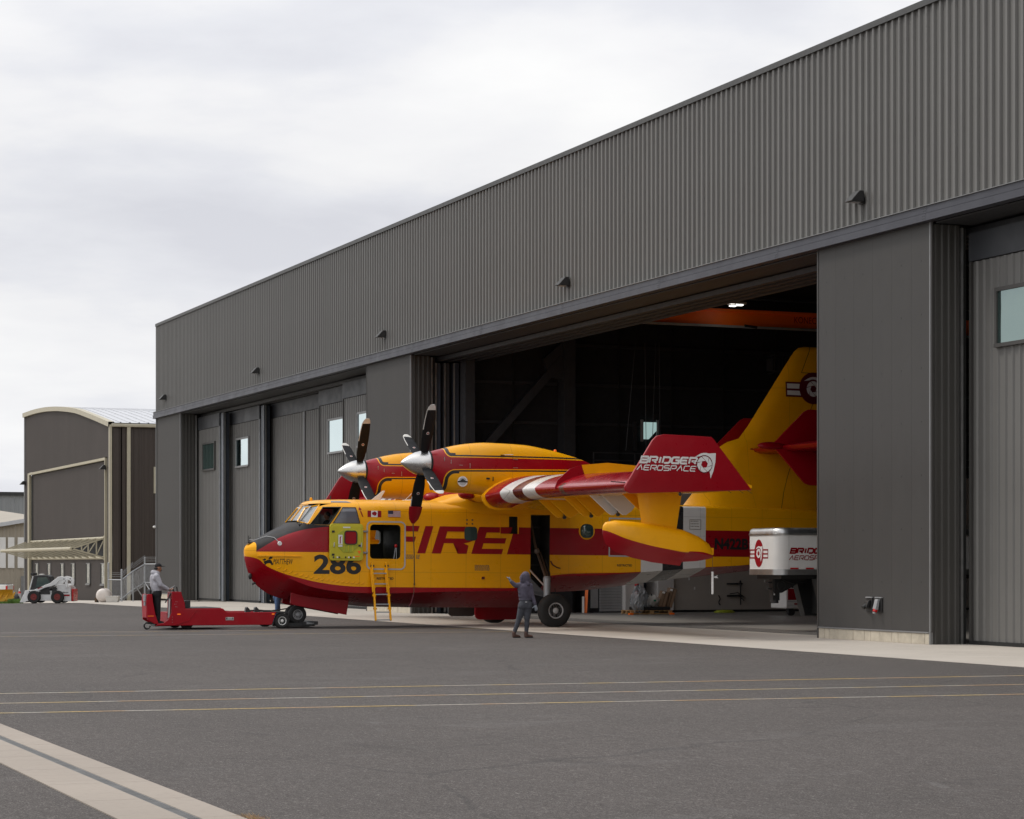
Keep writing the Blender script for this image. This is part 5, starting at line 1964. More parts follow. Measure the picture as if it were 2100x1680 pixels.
side = [(T(-12.12), .13), (T(-11.98), .10), (T(-11.35), .10), (T(-8.56), .11), (T(-8.42), .50), (T(-9.94), .50), (T(-10.06), .62), (T(-11.20), .62), (T(-11.22), .78), (T(-11.34), 1.13), (T(-11.62), 1.13),
        (T(-11.64), .50), (T(-11.72), .30), (T(-11.84), .19), (T(-11.98), .16), (T(-12.06), .22), (T(-12.16), .62), (T(-12.20), 1.02), (T(-12.34), 1.04), (T(-12.36), .92), (T(-12.26), .32)]
for s_ in (-1, 1):
    bd = MB()
    y0, y1 = (s_ * 1.12, s_ * 1.04) if s_ > 0 else (s_ * 1.12, s_ * 1.04)
    lo = [(T(-12.10), .12) if s_ < 0 else (T(-11.2), .12), (T(-8.56), .12), (T(-8.42), .50), (T(-9.94), .50), (T(-10.06), .62), (T(-11.20), .62)] + ([(T(-11.22), .78), (T(-11.34), 1.13), (T(-11.60), 1.13), (T(-11.62), .50), (T(-11.72), .30), (T(-11.86), .20), (T(-12.02), .18)] if s_ < 0 else [])
    bd.prism(lo, 'y', min(y0, y1), max(y0, y1))
    bd.build('side_panel', M['tugred'], tg, bevel=.012)
    # folded crease line standing proud
    cr = MB()
    yc_ = s_ * 1.125
    for p, q in (((T(-11.56), .14), (T(-11.10), .27)), ((T(-11.10), .27), (T(-10.86), .60))):
        cr.bar((p[0], yc_, p[1]), (q[0], yc_, q[1]), .02, .016)
    cr.build('panel_crease', M['tugred'], tg)
    bp = MB()
    bp.prism([(T(-12.34), .30), (T(-12.13), .18), (T(-12.0), .16), (T(-12.10), .45), (T(-12.17), .80), (T(-12.20), 1.06), (T(-12.34), 1.06), (T(-12.37), .85)], 'y', -.75 + s_ * .33 - .03, -.75 + s_ * .33 + .03)
    bp.build('rear_guard', M['tugred'], tg, bevel=.01)
MB().box(T(-11.60), T(-11.30), -1.03, -.45, 1.06, 1.125).build('console_top', M['tugred'], tg, bevel=.015)
MB().box(T(-11.60), T(-11.52), -1.03, -.45, .2, 1.055).build('console_front', M['tugred'], tg)
MB().prism([(T(-11.51), .3), (T(-11.22), .3), (T(-11.22), .75), (T(-11.33), 1.05), (T(-11.51), 1.05)], 'y', -1.03, -.45).build('engine_housing', M['tugred'], tg)
MB().box(T(-11.19), T(-10.06), -1.03, 1.03, .52, .625).build('rear_deck', M['tugred'], tg)
MB().box(T(-11.15), T(-10.10), -1.0, 1.0, .627, .645).build('deck_mat', M['chain'], tg)
MB().box(T(-12.10), T(-11.62), -1.03, -.42, .10, .17).build('standing_platform', M['chain'], tg)
MB().box(T(-12.36), T(-12.27), -1.04, -.45, .35, 1.05).build('back_rest', M['tugred'], tg, bevel=.02)
MB().box(T(-12.25), T(-12.19), -1.0, -.5, .85, 1.20).build('back_cushion', M['blackcloth'], tg, bevel=.03)
MB().box(T(-12.335), T(-12.15), -1.112, -1.111, .40, .425).build('guard_stripe', M['orange'], tg)
MB().box(T(-11.6), T(-8.6), -1.03, -.80, .13, .48).box(T(-11.6), T(-8.6), .80, 1.03, .13, .48).box(T(-11.6), T(-10.0), -.79, .79, .14, .5).build('frame_rail', M['tugred'], tg)
MB().box(T(-11.15), T(-10.98), -.8, -.5, .65, .86).build('battery_box', M['chain'], tg, bevel=.01)
for xx in (-9.28, -9.0):
    MB().prism([(T(xx - .06), .50), (T(xx + .10), .50), (T(xx + .06), .60), (T(xx), .66), (T(xx - .04), .64)], 'y', -1.0, -.82).build('cleat', M['chain'], tg)
MB().tube([(T(-9.2), -.9, .55), (T(-8.9), -.9, .56), (T(-8.6), -.9, .53), (T(-8.3), -.9, .56)], .022, 6).tube([(T(-8.7), -.9, .52), (T(-8.4), -.95, .55), (T(-8.0), -.8, .60)], .02, 6).build('hydraulic_hoses', M['chain'], tg)
MB().box(T(-8.8), T(-8.55), -1.0, -.75, .505, .56).build('valve_block', M['chain'], tg)
MB().box(T(-11.45), T(-11.35), -1.135, -1.121, .44, .48).build('marker_lamp', M['orangelens'], tg)
MB().box(T(-8.56), T(-8.48), -1.135, -1.121, .42, .465).build('marker_lamp', M['orangelens'], tg)
MB().box(T(-9.98), T(-9.74), -1.130, -1.121, .27, .36).build('name_plate', M['decblack'], tg)
mb = MB()
for q in stroke([(T(-9.975), .275), (T(-9.745), .275), (T(-9.745), .355), (T(-9.975), .355)], .008, True) + [[(T(-9.94), .325), (T(-9.79), .325), (T(-9.78), .345), (T(-9.92), .345)], [(T(-9.95), .295), (T(-9.77), .295), (T(-9.77), .307), (T(-9.95), .307)]]:
    mb.prism(q, 'y', -1.134, -1.1305)
mb.build('plate_print', M['decwhite'], tg)
for a_, b_ in ((-11.50, .83), (-11.46, .83), (-11.53, .76), (-11.49, .76), (-11.50, .68), (-11.46, .68), (-11.60, .38), (-11.60, .30), (-11.60, .22)):
    MB().cyl((T(a_), -1.12, b_), (T(a_), -1.126, b_), .008, .008, 6).build('bolt', M['galv'], tg)
MB().tube([(T(-11.40), -.9, 1.12), (T(-11.42), -.9, 1.28)], .018, 8).build('beacon_stem', M['chain'], tg)
MB().lathe((T(-11.46), -.75, 1.12), (-.5, 0, .85), [(0, .02), (.12, .02), (.13, .12), (.15, .12), (.16, .02)], 16).build('steering_wheel', M['chain'], tg, smooth=40)
MB().cyl((T(-11.58), -.9, 1.10), (T(-11.66), -.9, .95), .02, .02, 8).tube([(T(-11.62), -.8, .98), (T(-11.72), -.8, .84), (T(-11.74), -.8, .80)], .02, 6).build('control_lever', M['chain'], tg)
MB().cyl((T(-11.66), -.95, .35), (T(-11.64), -.95, .92), .045, .045, 10).build('gas_cylinder', M['steel'], tg, smooth=40)
MB().cyl((T(-12.40), -1.0, .85), (T(-12.39), -1.0, 1.05), .05, .05, 10).cyl((T(-12.40), -1.0, .72), (T(-12.40), -1.0, .84), .035, .03, 8).build('extinguisher_bottle', M['galv'], tg, smooth=40)
hk = [(T(-12.28) + .09 * math.cos(R(k)) - .03, -.9, .12 + .09 * math.sin(R(k))) for k in range(60, 361, 30)]
MB().tube(hk, .026, 8).bar((T(-12.30), -.9, .2), (T(-12.1), -.9, .2), .06, .06).build('tow_hook', M['chain'], tg)
for s_ in (-1, 1):
    wheel('drive_wheel', (T(-8.22), s_ * .98, .235), .235, .20, .13, tg, s_, .01, 'white', 6)
    wheel('rear_wheel', (T(-11.10), s_ * .80, .19), .19, .22, .09, tg, s_, .01, 'chain', 5)
MB().box(T(-8.5), T(-8.05), -1.08, 1.08, .465, .51).build('front_fender', M['chain'], tg)
cr = MB()
cr.bar((T(-8.4), -.60, .10), (T(-7.35), -.60, .13), .10, .08)
cr.bar((T(-8.4), .60, .10), (T(-7.35), .60, .13), .10, .08)
cr.bar((T(-7.42), -.68, .14), (T(-7.42), .68, .14), .14, .10)
cr.bar((T(-7.95), -.62, .06), (T(-7.1), -.62, .10), .1, .05)
cr.box(T(-7.9), T(-7.2), -.5, .5, .035, .055)
cr.build('wheel_cradle', M['chain'], tg, bevel=.01)
MB().prism([(T(-7.25), .08), (T(-7.0), .10), (T(-7.0), .20), (T(-7.10), .20), (T(-7.12), .15)], 'y', -.72, .72).build('cradle_gate', M['chain'], tg)


# ------------------------------------------------------------------ people: one continuous skin grown over a bone layout
def person(name, label, bones, loc, rz, mats, voxel=.012, smooth=2, fat=1.0):
    bones = [(p, q, r0 * (fat if r0 > .045 else 1), r1 * (fat if r1 > .045 else 1), mi) for p, q, r0, r1, mi in bones]
    root = thing(name, label, 'person', loc, rz)
    mb = MB()
    for (p, q, r0, r1, mi) in bones:
        p, q = Vector(p), Vector(q)
        if (q - p).length > 1e-4:
            mb.cyl(p, q, r0, r1, 12)
        mb.ell(p, r0, r0, r0, 12, 8)
        mb.ell(q, r1, r1, r1, 12, 8)
    o = mb.build('body', mats, root)
    md = o.modifiers.new('r', 'REMESH')
    md.mode = 'VOXEL'
    md.voxel_size = voxel
    sm = o.modifiers.new('s', 'SMOOTH')
    sm.iterations = smooth
    sm.factor = .5
    me_ = evaluated_mesh(o)
    o.modifiers.clear()
    o.data = me_
    me_.name = 'body'
    nf = len(me_.polygons)
    cen = np.empty(nf * 3)
    me_.polygons.foreach_get('center', cen)
    cen = cen.reshape(-1, 3)
    best = np.full(nf, 1e9)
    idx = np.zeros(nf, int)
    for (p, q, r0, r1, mi) in bones:
        p, q = np.array(p, float), np.array(q, float)
        d_ = q - p
        L2 = max(1e-9, d_ @ d_)
        t_ = np.clip(((cen - p) @ d_) / L2, 0, 1)
        dist = np.linalg.norm(cen - (p + t_[:, None] * d_), axis=1) - (r0 + (r1 - r0) * t_)
        w = dist < best
        best[w] = dist[w]
        idx[w] = mi
    me_.materials.clear()
    for m_ in mats:
        me_.materials.append(m_)
    me_.polygons.foreach_set('material_index', idx.astype(np.int32))
    me_.polygons.foreach_set('use_smooth', [True] * nf)
    return root, o


def hand(p, d_, side_, mi, curl=.3, thumb=None, s=1.0):
    """palm and five fingers from wrist p towards d_, side_ = thumb side"""
    p, d_, s_ = Vector(p), Vector(d_).normalized(), Vector(side_).normalized()
    n_ = d_.cross(s_).normalized()
    out_ = [(tuple(p), tuple(p + d_ * .04 * s), .026 * s, .030 * s, mi), (tuple(p + d_ * .03 * s + s_ * .012), tuple(p + d_ * .08 * s + s_ * .018), .024 * s, .020 * s, mi),
            (tuple(p + d_ * .03 * s - s_ * .012), tuple(p + d_ * .08 * s - s_ * .018), .024 * s, .019 * s, mi)]
    for k, (o_, ln_) in enumerate(((.030, .075), (.010, .085), (-.010, .08), (-.030, .062))):
        b0 = p + d_ * .085 * s + s_ * o_ * s
        d1 = (d_ + n_ * curl * .6 + s_ * o_ * 2).normalized()
        b1 = b0 + d1 * ln_ * .5 * s
        d2 = (d_ + n_ * curl * 2.2).normalized()
        b2 = b1 + d2 * ln_ * .5 * s
        out_ += [(tuple(b0), tuple(b1), .0115 * s, .0105 * s, mi), (tuple(b1), tuple(b2), .0105 * s, .009 * s, mi)]
    td = Vector(thumb).normalized() if thumb else (d_ * .6 + s_).normalized()
    t0 = p + d_ * .025 * s + s_ * .025 * s
    t1 = t0 + td * .04 * s
    out_ += [(tuple(t0), tuple(t1), .015 * s, .012 * s, mi), (tuple(t1), tuple(t1 + (td + d_ * .2).normalized() * .035 * s), .012 * s, .010 * s, mi)]
    return out_


def boot(heel, toe, mi, mi2, r=.048):
    h_, t_ = Vector(heel), Vector(toe)
    return [(tuple(h_ + Vector((0, 0, .05))), tuple(h_ + (t_ - h_) * .55 + Vector((0, 0, .045))), r, r * .95, mi),
            (tuple(h_ + (t_ - h_) * .55 + Vector((0, 0, .04))), tuple(t_ + Vector((0, 0, .035))), r * .95, r * .75, mi),
            (tuple(h_ + Vector((0, 0, .05))), tuple(h_ + Vector((0, 0, .14))), r * .98, r * 1.05, mi)]


def sole(root, heel, toe, m, w=.10):
    h_, t_ = Vector(heel), Vector(toe)
    a_ = (t_ - h_).normalized()
    s_ = Vector((-a_.y, a_.x, 0))
    mb = MB()
    pts = []
    for f, ww in ((-.06, .30), (-.045, .42), (.05, .46), (.5, .42), (.8, .52), (1.0, .48), (1.18, .28)):
        pts.append((f, ww * w))
    ring = [h_ + (t_ - h_) * f + s_ * ww for f, ww in pts] + [h_ + (t_ - h_) * f - s_ * ww for f, ww in reversed(pts)]
    lo = [(p.x, p.y, h_.z + .0) for p in ring]
    hi = [(p.x, p.y, h_.z + .03) for p in ring]
    mb.loft([lo, hi])
    return mb.build('boot_sole', m, root)


# marshaller: seen from behind, right is local +x, away is +y
B = []
# 0 hoodie, 1 trousers, 2 boots, 3 glove, 4 skin
B += [((.03, .0, 1.11), (.04, .01, 1.16), .142, .150, 0), ((-.03, 0, 1.12), (-.01, 0, 1.18), .115, .12, 0), ((.11, .01, 1.12), (.10, .01, 1.18), .115, .12, 0),
      ((.02, .0, 1.15), (.03, .0, 1.33), .145, .15, 0), ((-.04, -.01, 1.2), (-.05, -.01, 1.36), .11, .10, 0), ((.12, .01, 1.2), (.12, .01, 1.35), .11, .10, 0),
      ((-.07, -.01, 1.39), (.14, .02, 1.37), .085, .085, 0), ((.03, 0, 1.38), (.05, -.01, 1.47), .085, .07, 0)]
B += [((.055, -.015, 1.56), (.045, -.02, 1.64), .108, .112, 0), ((.09, .0, 1.50), (.11, .01, 1.44), .09, .07, 0), ((.05, -.07, 1.49), (.11, -.10, 1.42), .05, .05, 0), ((-.02, -.03, 1.52), (-.01, -.03, 1.60), .085, .095, 0)]
B += [((-.09, -.01, 1.39), (-.225, -.04, 1.385), .075, .062, 0), ((-.225, -.04, 1.385), (-.325, -.06, 1.475), .060, .048, 0)]
B += hand((-.335, -.065, 1.487), (-.55, -.1, .80), (-.3, 0, .2), 3, 1.6, (.0, 0, 1), 1.15)
B += [((.165, .015, 1.37), (.215, -.01, 1.12), .075, .06, 0), ((.215, -.01, 1.12), (.290, -.04, .90), .058, .046, 0)]
B += hand((.30, -.045, .875), (.25, -.05, -1), (-1, -.2, -.2), 3, .5, None, 1.08)
B += [((.03, 0, .99), (.05, .0, .88), .142, .15, 1), ((-.03, -.03, .88), (-.04, -.03, .84), .115, .115, 1), ((.10, -.02, .88), (.11, -.02, .84), .115, .115, 1),
      ((-.04, 0, .84), (-.125, 0, .52), .112, .075, 1), ((-.125, 0, .52), (-.245, .01, .17), .070, .052, 1),
      ((.11, 0, .84), (.085, .0, .52), .112, .076, 1), ((.085, .0, .52), (.065, .01, .17), .070, .052, 1)]
B += boot((-.265, .0, .0), (-.125, .09, .0), 2, 2)
B += boot((.055, .0, .0), (.205, .08, .0), 2, 2)
hz = Vector((22.92, 55.33, 0))
root, o = person('person', 'person in a violet-grey hooded sweatshirt pointing left beside the main wheel', B, tuple(hz), -CAM_AZ, [M['hooddk'], M['pants'], M['boot'], M['glove'], M['skin']], fat=1.06)
sole(root, (-.265, .0, .0), (-.125, .09, 0), M['chain'])
sole(root, (.055, .0, .0), (.205, .08, 0), M['chain'])
# hood opening, face, back pocket label, hem
MB().ell((-.035, -.045, 1.585), .060, .075, .088, 14, 10).build('hood_opening', M['blackcloth'], root, smooth=60)
MB().ell((-.055, -.035, 1.585), .048, .055, .075, 14, 10).ell((-.105, -.035, 1.585), .014, .012, .02, 8, 6).build('face', M['skin'], root, smooth=60)
hd = MB()
rings = []
for k in range(15):
    a = 2 * math.pi * k / 15
    rings.append((-.055 + .022 * math.cos(a) * .2, -.05 + .072 * math.sin(a), 1.585 + .09 * math.cos(a)))
rings.append(rings[0])
hd.tube(rings, .014, 8)
hd.build('hood_edge', M['hooddk'], root, smooth=60)
MB().box(.03, .085, -.178, -.166, .935, .965).build('pocket_label', M['grey'], root)
bt = MB()
ringb = []
for z_ in (1.005, 1.045):
    ringb.append([(.035 + .172 * math.cos(2 * math.pi * k / 24), .0 + .158 * math.sin(2 * math.pi * k / 24), z_) for k in range(24)])
bt.loft(ringb, caps=False)
bt.build('sweatshirt_hem', M['hooddk'], root, smooth=60)

# tug driver, facing +x (towards the aircraft)
B = []
# 0 hoodie 1 trousers 2 boots 3 skin 4 cap
B += [((-.02, 0, 1.00), (-.05, 0, 1.15), .135, .15, 0), ((-.02, -.07, .96), (-.05, -.07, 1.15), .115, .12, 0), ((-.02, .07, .96), (-.05, .07, 1.15), .115, .12, 0), ((-.05, 0, 1.15), (-.08, 0, 1.36), .15, .14, 0),
      ((-.06, -.10, 1.36), (-.06, .10, 1.36), .105, .105, 0), ((-.06, -.17, 1.42), (-.06, .17, 1.42), .075, .075, 0), ((-.03, 0, 1.42), (.0, 0, 1.52), .08, .07, 0)]
B += [((-.06, 0, 1.50), (-.13, 0, 1.53), .085, .07, 0), ((-.05, -.07, 1.5), (-.12, -.05, 1.52), .06, .05, 0), ((-.05, .07, 1.5), (-.12, .05, 1.52), .06, .05, 0)]
B += [((.01, 0, 1.50), (.03, 0, 1.58), .055, .055, 3), ((.025, 0, 1.665), (.025, 0, 1.71), .085, .088, 3), ((.06, 0, 1.60), (.065, 0, 1.62), .055, .058, 3), ((.11, 0, 1.652), (.123, 0, 1.635), .012, .014, 3), ((.10, 0, 1.60), (.105, 0, 1.60), .024, .024, 3),
      ((.03, -.088, 1.65), (.03, -.09, 1.67), .016, .018, 3), ((.03, .088, 1.65), (.03, .09, 1.67), .016, .018, 3)]
for s_ in (-1, 1):
    B += [((-.06, s_ * .20, 1.42), (.04, s_ * .25, 1.17), .078, .066, 0), ((.04, s_ * .25, 1.17), (.27, s_ * .20, 1.035), .062, .046, 0)]
    B += hand((.29, s_ * .195, 1.03), (1, -s_ * .2, -.08), (0, -s_, .2), 3, .6)
    B += [((-.02, s_ * .08, .92), (-.02, s_ * .09, .86), .125, .12, 1), ((-.02, s_ * .09, .86), (-.01, s_ * .11, .50), .105, .080, 1), ((-.01, s_ * .11, .50), (.0, s_ * .11, .15), .075, .062, 1)]
    B += boot((-.02, s_ * .11, 0), (.15, s_ * .13, 0), 2, 2)
lw = W(-11.97, -.76, 0)
root, o = person('person', 'person in a light grey hoodie and black cap standing at the tug controls', B, (lw.x, lw.y, .172), R(-1.2), [M['hoodlt'], M['blackcloth'], M['blackcloth'], M['skin']], fat=1.10)
cp = MB()
cp.ell((.022, 0, 1.725), .108, .100, .085, 18, 10)
cp.build('cap', M['blackcloth'], root, smooth=60)
MB().ell((.15, 0, 1.712), .085, .075, .012, 14, 6).build('cap_brim', M['blackcloth'], root, smooth=60)
MB().ell((-.02, 0, 1.655), .080, .088, .055, 14, 8).build('hair', M['hair'], root, smooth=60)
MB().ell((.090, 0, 1.592), .040, .052, .030, 12, 8).build('beard', M['hair'], root, smooth=60)
for s_ in (-1, 1):
    MB().ell((.107, s_ * .032, 1.668), .010, .014, .008, 8, 6).build('eye', M['decwhite'], root, smooth=60)
    sole(root, (-.02, s_ * .11, 0), (.15, s_ * .13, 0), M['chain'])
ringb = []
hm = MB()
for z_, k2 in ((.90, .96), (.955, 1.02)):
    ringb.append([(-.02 + .152 * k2 * math.cos(2 * math.pi * k / 24), .195 * k2 * math.sin(2 * math.pi * k / 24), z_) for k in range(24)])
hm.loft(ringb, caps=False).build('sweatshirt_hem', M['hoodlt'], root, smooth=60)

# person in jeans standing beyond the nose
B = []
B += [((0, 0, 1.0), (0, 0, 1.38), .14, .145, 0), ((-.0, -.15, 1.4), (0, .15, 1.4), .08, .08, 0), ((0, 0, 1.45), (0, 0, 1.56), .06, .055, 3), ((0, 0, 1.64), (0.01, 0, 1.69), .088, .09, 3), ((.09, 0, 1.63), (.10, 0, 1.62), .014, .014, 3)]
for s_ in (-1, 1):
    B += [((0, s_ * .19, 1.4), (.02, s_ * .24, 1.12), .065, .055, 0), ((.02, s_ * .24, 1.12), (.14, s_ * .22, .90), .05, .04, 0)]
    B += hand((.15, s_ * .22, .88), (.3, 0, -1), (.5, -s_, 0), 3, .4)
B += [((0, 0, .94), (0, 0, .88), .14, .14, 1), ((0, -.08, .86), (-.03, -.10, .50), .10, .075, 1), ((-.03, -.10, .50), (-.15, -.10, .13), .07, .055, 1), ((0, .08, .86), (.05, .09, .50), .10, .075, 1), ((.05, .09, .50), (.04, .09, .13), .07, .055, 1)]
B += boot((-.17, -.10, 0), (-.01, -.10, 0), 2, 2)
B += boot((.03, .09, 0), (.19, .09, 0), 2, 2)
jw = W(-7.52, 2.1, 0)
root, o = person('person', 'person in blue jeans standing behind the nose, only the legs showing', B, (jw.x, jw.y, .012), R(-1.2), [M['blackcloth'], M['denim'], M['boot'], M['skin']])
MB().ell((-.01, 0, 1.70), .10, .095, .085, 14, 8).build('hair', M['hair'], root, smooth=60)

# pilot seated in the cockpit
B = []
B += [((0, 0, .10), (0, 0, .48), .15, .16, 0), ((0, -.16, .52), (0, .16, .52), .075, .075, 0), ((.0, 0, .58), (-.01, 0, .66), .055, .055, 1), ((-.01, 0, .74), (-.01, 0, .80), .088, .092, 1), ((-.10, 0, .74), (-.115, 0, .725), .012, .014, 1)]
for s_ in (-1, 1):
    B += [((0, s_ * .19, .52), (-.10, s_ * .23, .28), .065, .055, 0), ((-.10, s_ * .23, .28), (-.32, s_ * .18, .32), .05, .04, 0)]
    B += hand((-.34, s_ * .18, .32), (-1, 0, .1), (0, -s_, .3), 1, .5)
    B += [((0, s_ * .09, .06), (-.42, s_ * .12, .10), .09, .07, 0), ((-.42, s_ * .12, .10), (-.46, s_ * .12, -.30), .065, .05, 0)]
    B += boot((-.46, s_ * .12, -.42), (-.62, s_ * .12, -.42), 0, 0)
pw = W(-6.55, -.10, 2.62)
root, o = person('person', 'dark-clothed person seated in the cockpit behind the open side window', B, tuple(pw), R(-1.2), [M['blackcloth'], M['skin']])
MB().ell((.01, 0, .80), .105, .10, .095, 14, 8).build('headset', M['chain'], root, smooth=60)


# ------------------------------------------------------------------ inside the hangar
def box_thing(name, label, cat, loc, rz=0, group=None):
    return thing(name, label, cat, loc, rz, group)


# partition rooms along the bay wall
rm = thing('partition_room', 'pale beige walled room with a mezzanine rail inside the open bay', 'room', (44, 83, 0))


def RM(mb, name, m, **k):
    o = mb.build(name, m, rm, **k)
    o.location = (-44, -83, 0)
    return o


RM(MB().box(40.45, 60, 82.0, 84.4, .10, 5.6), 'wall', M['beige'])
RM(MB().box(39.75, 40.445, 81.9, 84.4, .10, 5.6), 'corner_wall', M['offwhite'])
RM(MB().box(40.44, 60, 81.97, 84.3, .009, .099), 'skirting', M['dark'])
RM(MB().box(38.35, 39.15, 82.0, 84.4, .01, 5.6), 'side_wall', M['offwhite'])
RM(MB().box(39.16, 39.74, 83.0, 84.4, .01, 5.6), 'door_recess', M['bluecol'])
RM(MB().box(36.96, 37.35, 82.4, 84.4, .01, 5.6), 'dark_panel', M['intdark'])
RM(MB().box(36.98, 60, 81.85, 84.4, 5.605, 5.75), 'roof_slab', M['intcol'])
rl = MB()
for z_ in (6.05, 6.35):
    rl.box(36.9, 60, 81.9, 81.94, z_, z_ + .04)
for x_ in range(0, 13):
    rl.box(36.9 + x_ * 1.8, 36.95 + x_ * 1.8, 81.9, 81.94, 5.75, 6.35)
RM(rl, 'mezzanine_rail', M['intcol'])
# roll-up shutter of separate slats
sh_me = MB().box(0, 1.0, 0, .05, 0, .105).mesh('shutter_slat', M['grey'], bevel=.012)
for k in range(26):
    o = link('shutter_slat', sh_me, rm, (37.36 - 44, 82.3 - 83, .06 + k * .112))
RM(MB().box(37.36, 38.34, 82.36, 84.4, .01, 5.6), 'shutter_backing', M['intcol'])
RM(MB().box(34.0, 36.4, 82.8, 84.4, .01, 5.6), 'lean_to_wall', M['intdark'])
RM(MB().box(37.0, 37.3, 82.32, 82.39, .2, 2.2), 'pale_door', M['grey'])
for a_, b_, c_ in ((40.75, 41.0, 1.55), (41.05, 1.0, .0),):
    pass
for x_, z_, m_ in ((41.35, 1.62, 'white'), (41.15, 1.30, 'white'), (41.95, 1.68, 'white'), (41.4, .92, 'white'), (44.6, 1.2, 'white'), (41.36, 1.45, 'chain')):
    RM(MB().box(x_, x_ + .05, 81.975, 81.999, z_, z_ + .11), 'wall_switch', M[m_])

fe = thing('fire_extinguisher', 'red fire extinguisher hanging on the pale wall behind the pallet', 'extinguisher', (38.8, 81.9, .72))
MB().cyl((0, 0, .0), (0, 0, .42), .085, .085, 14).ell((0, 0, .42), .085, .085, .06, 14, 8).build('cylinder', M['redlens'], fe, smooth=40)
MB().cyl((0, 0, .22), (0, 0, .34), .088, .088, 14).build('label_band', M['decwhite'], fe, smooth=40)
MB().cyl((0, 0, .47), (0, 0, .52), .03, .03, 8).bar((0, 0, .53), (.0, -.12, .56), .04, .03).tube([(.03, 0, .5), (.10, 0, .42), (.10, 0, .15)], .014, 6).build('valve_and_hose', M['chain'], fe)

fc = thing('wall_tap', 'dark pipes and tap fixed low on the beige wall', 'tap', (43.3, 81.9, .84))
MB().box(-.45, .25, -.03, .03, .28, .34).box(-.45, .25, -.03, .03, -.22, -.14).tube([(.15, -.03, .42), (.15, -.03, -.55)], .025, 6).tube([(-.35, -.05, -.1), (0, -.08, -.05), (.3, -.05, -.22)], .02, 6).tube([(.1, -.04, -.2), (.3, -.05, -.38)], .02, 6).ell((.14, -.03, .40), .05, .04, .05, 8, 6).tube([(-.85, -.03, -.15), (-.78, -.04, -.3), (-.85, -.03, -.45), (-.78, -.03, -.55)], .025, 6).build('pipes', M['chain'], fc)
hs = thing('hose_coil', 'flat yellow-green hose coiled on the hangar floor by the beige wall', 'hose', (42.0, 80.5, .01))
for k in range(3):
    pts = [(math.cos(a) * (.42 - k * .05), math.sin(a) * (.36 - k * .05), .025 + k * .03) for a in [2 * math.pi * q / 20 for q in range(21)]]
    MB().tube(pts, .024, 6).build('hose_loop', mat('yellow_green_hose', (.35, .40, .03), .5) if k == 0 else bpy.data.materials['yellow_green_hose'], hs, smooth=60)

# pallet with wrapped goods
pl = thing('wooden_pallet', 'wooden pallet on the hangar floor with a black tray and orange feet', 'pallet', (37.85, 79.0, .01), R(-6))
for y_ in (-.5, 0, .5):
    MB().box(-.85, .85, y_ - .05, y_ + .05, .02, .05).build('runner', M['wood'], pl)
    for x_ in (-.8, 0, .75):
        MB().box(x_ - .04, x_ + .10, y_ - .05, y_ + .05, .051, .14).build('spacer_block', M['wood'], pl)
for k in range(9):
    MB().box(-.85 + k * .195, -.85 + k * .195 + .13, -.56, .56, .141, .165).build('deck_board', M['wood'], pl)
for x_ in (-.85, .82):
    MB().box(x_ - .08, x_ + .08, -.66, -.5, .0, .07).build('orange_foot', M['orange'], pl)
MB().box(-.55, .80, -.5, .5, .166, .30).build('black_tray', M['chain'], pl, bevel=.03)


def crumple(c, rx, ry, rz, seed, n=26):
    rr = random.Random(seed)
    ph = [rr.uniform(0, 6.28) for _ in range(8)]
    rings = []
    for j in range(n // 2 + 1):
        v = -math.pi / 2 + math.pi * j / (n // 2)
        v = max(min(v, 1.55), -1.55)
        ring = []
        for i in range(n):
            u = 2 * math.pi * i / n
            k = 1 + .10 * math.sin(3 * u + ph[0] + 2 * v) + .08 * math.sin(7 * u + ph[1]) * math.cos(5 * v + ph[2]) + .06 * math.sin(11 * u + 9 * v + ph[3]) + rr.uniform(-.05, .05)
            ring.append((c[0] + rx * k * math.cos(v) * math.cos(u), c[1] + ry * k * math.cos(v) * math.sin(u), c[2] + rz * k * math.sin(v)))
        rings.append(ring)
    return MB().loft(rings)


t = thing('plastic_sheeting', 'clear crumpled plastic sheeting bunched on the left end of the pallet', 'plastic sheet', (37.35, 78.65, .15))
crumple((0, 0, .46), .33, .28, .48, 4).build('film', M['film'], t)
t = thing('wrapped_part', 'milky plastic wrapped part sitting in the middle of the pallet', 'wrapped part', (38.05, 78.9, .31))
crumple((0, 0, .22), .26, .22, .22, 9).build('wrapping', M['dirtywhite'], t, smooth=30)
MB().box(-.06, .04, -.235, -.225, .20, .27).build('green_tag', mat('green_print', (.02, .25, .15), .5), t)
t = thing('black_bracket', 'black curved metal bracket standing on the pallet by the plastic sheeting', 'bracket', (37.72, 78.8, .31))
MB().tube([(0, 0, 0), (-.03, 0, .15), (.03, 0, .35), (.10, 0, .40)], .035, 8).tube([(.30, .1, 0), (.28, .1, .5)], .03, 8).build('curved_arm', M['chain'], t, smooth=50)
for k, (x_, lb) in enumerate(((38.42, 'brown cardboard carton, the left one, leaning on the pallet'), (38.72, 'brown cardboard carton, the taller right one, leaning on the pallet'))):
    t = thing('cardboard_carton', lb, 'carton', (x_, 79.0, .30), 0)
    t.rotation_euler = (0, R(16), R(-15))
    MB().box(-.12, .14, -.3, .3, 0, .62 + k * .12).build('carton_body', M['card'], t, bevel=.01)
    MB().box(-.005, .025, -.304, -.301, 0, .62 + k * .12).build('tape', M['rope'], t)
    MB().box(-.12, -.02, -.32, -.302, .52 + k * .1, .60 + k * .1).build('label', M['decwhite'], t)
t = thing('broom_stack', 'orange and white boards leaning in the dark corner behind the main wheel', 'boards', (36.7, 82.2, .01))
MB().bar((0, 0, 0), (.12, .15, .95), .12, .04).build('orange_board', M['orange'], t)
MB().bar((-.12, -.03, 0), (-.06, .1, .65), .09, .03).build('white_board', M['dirtywhite'], t)

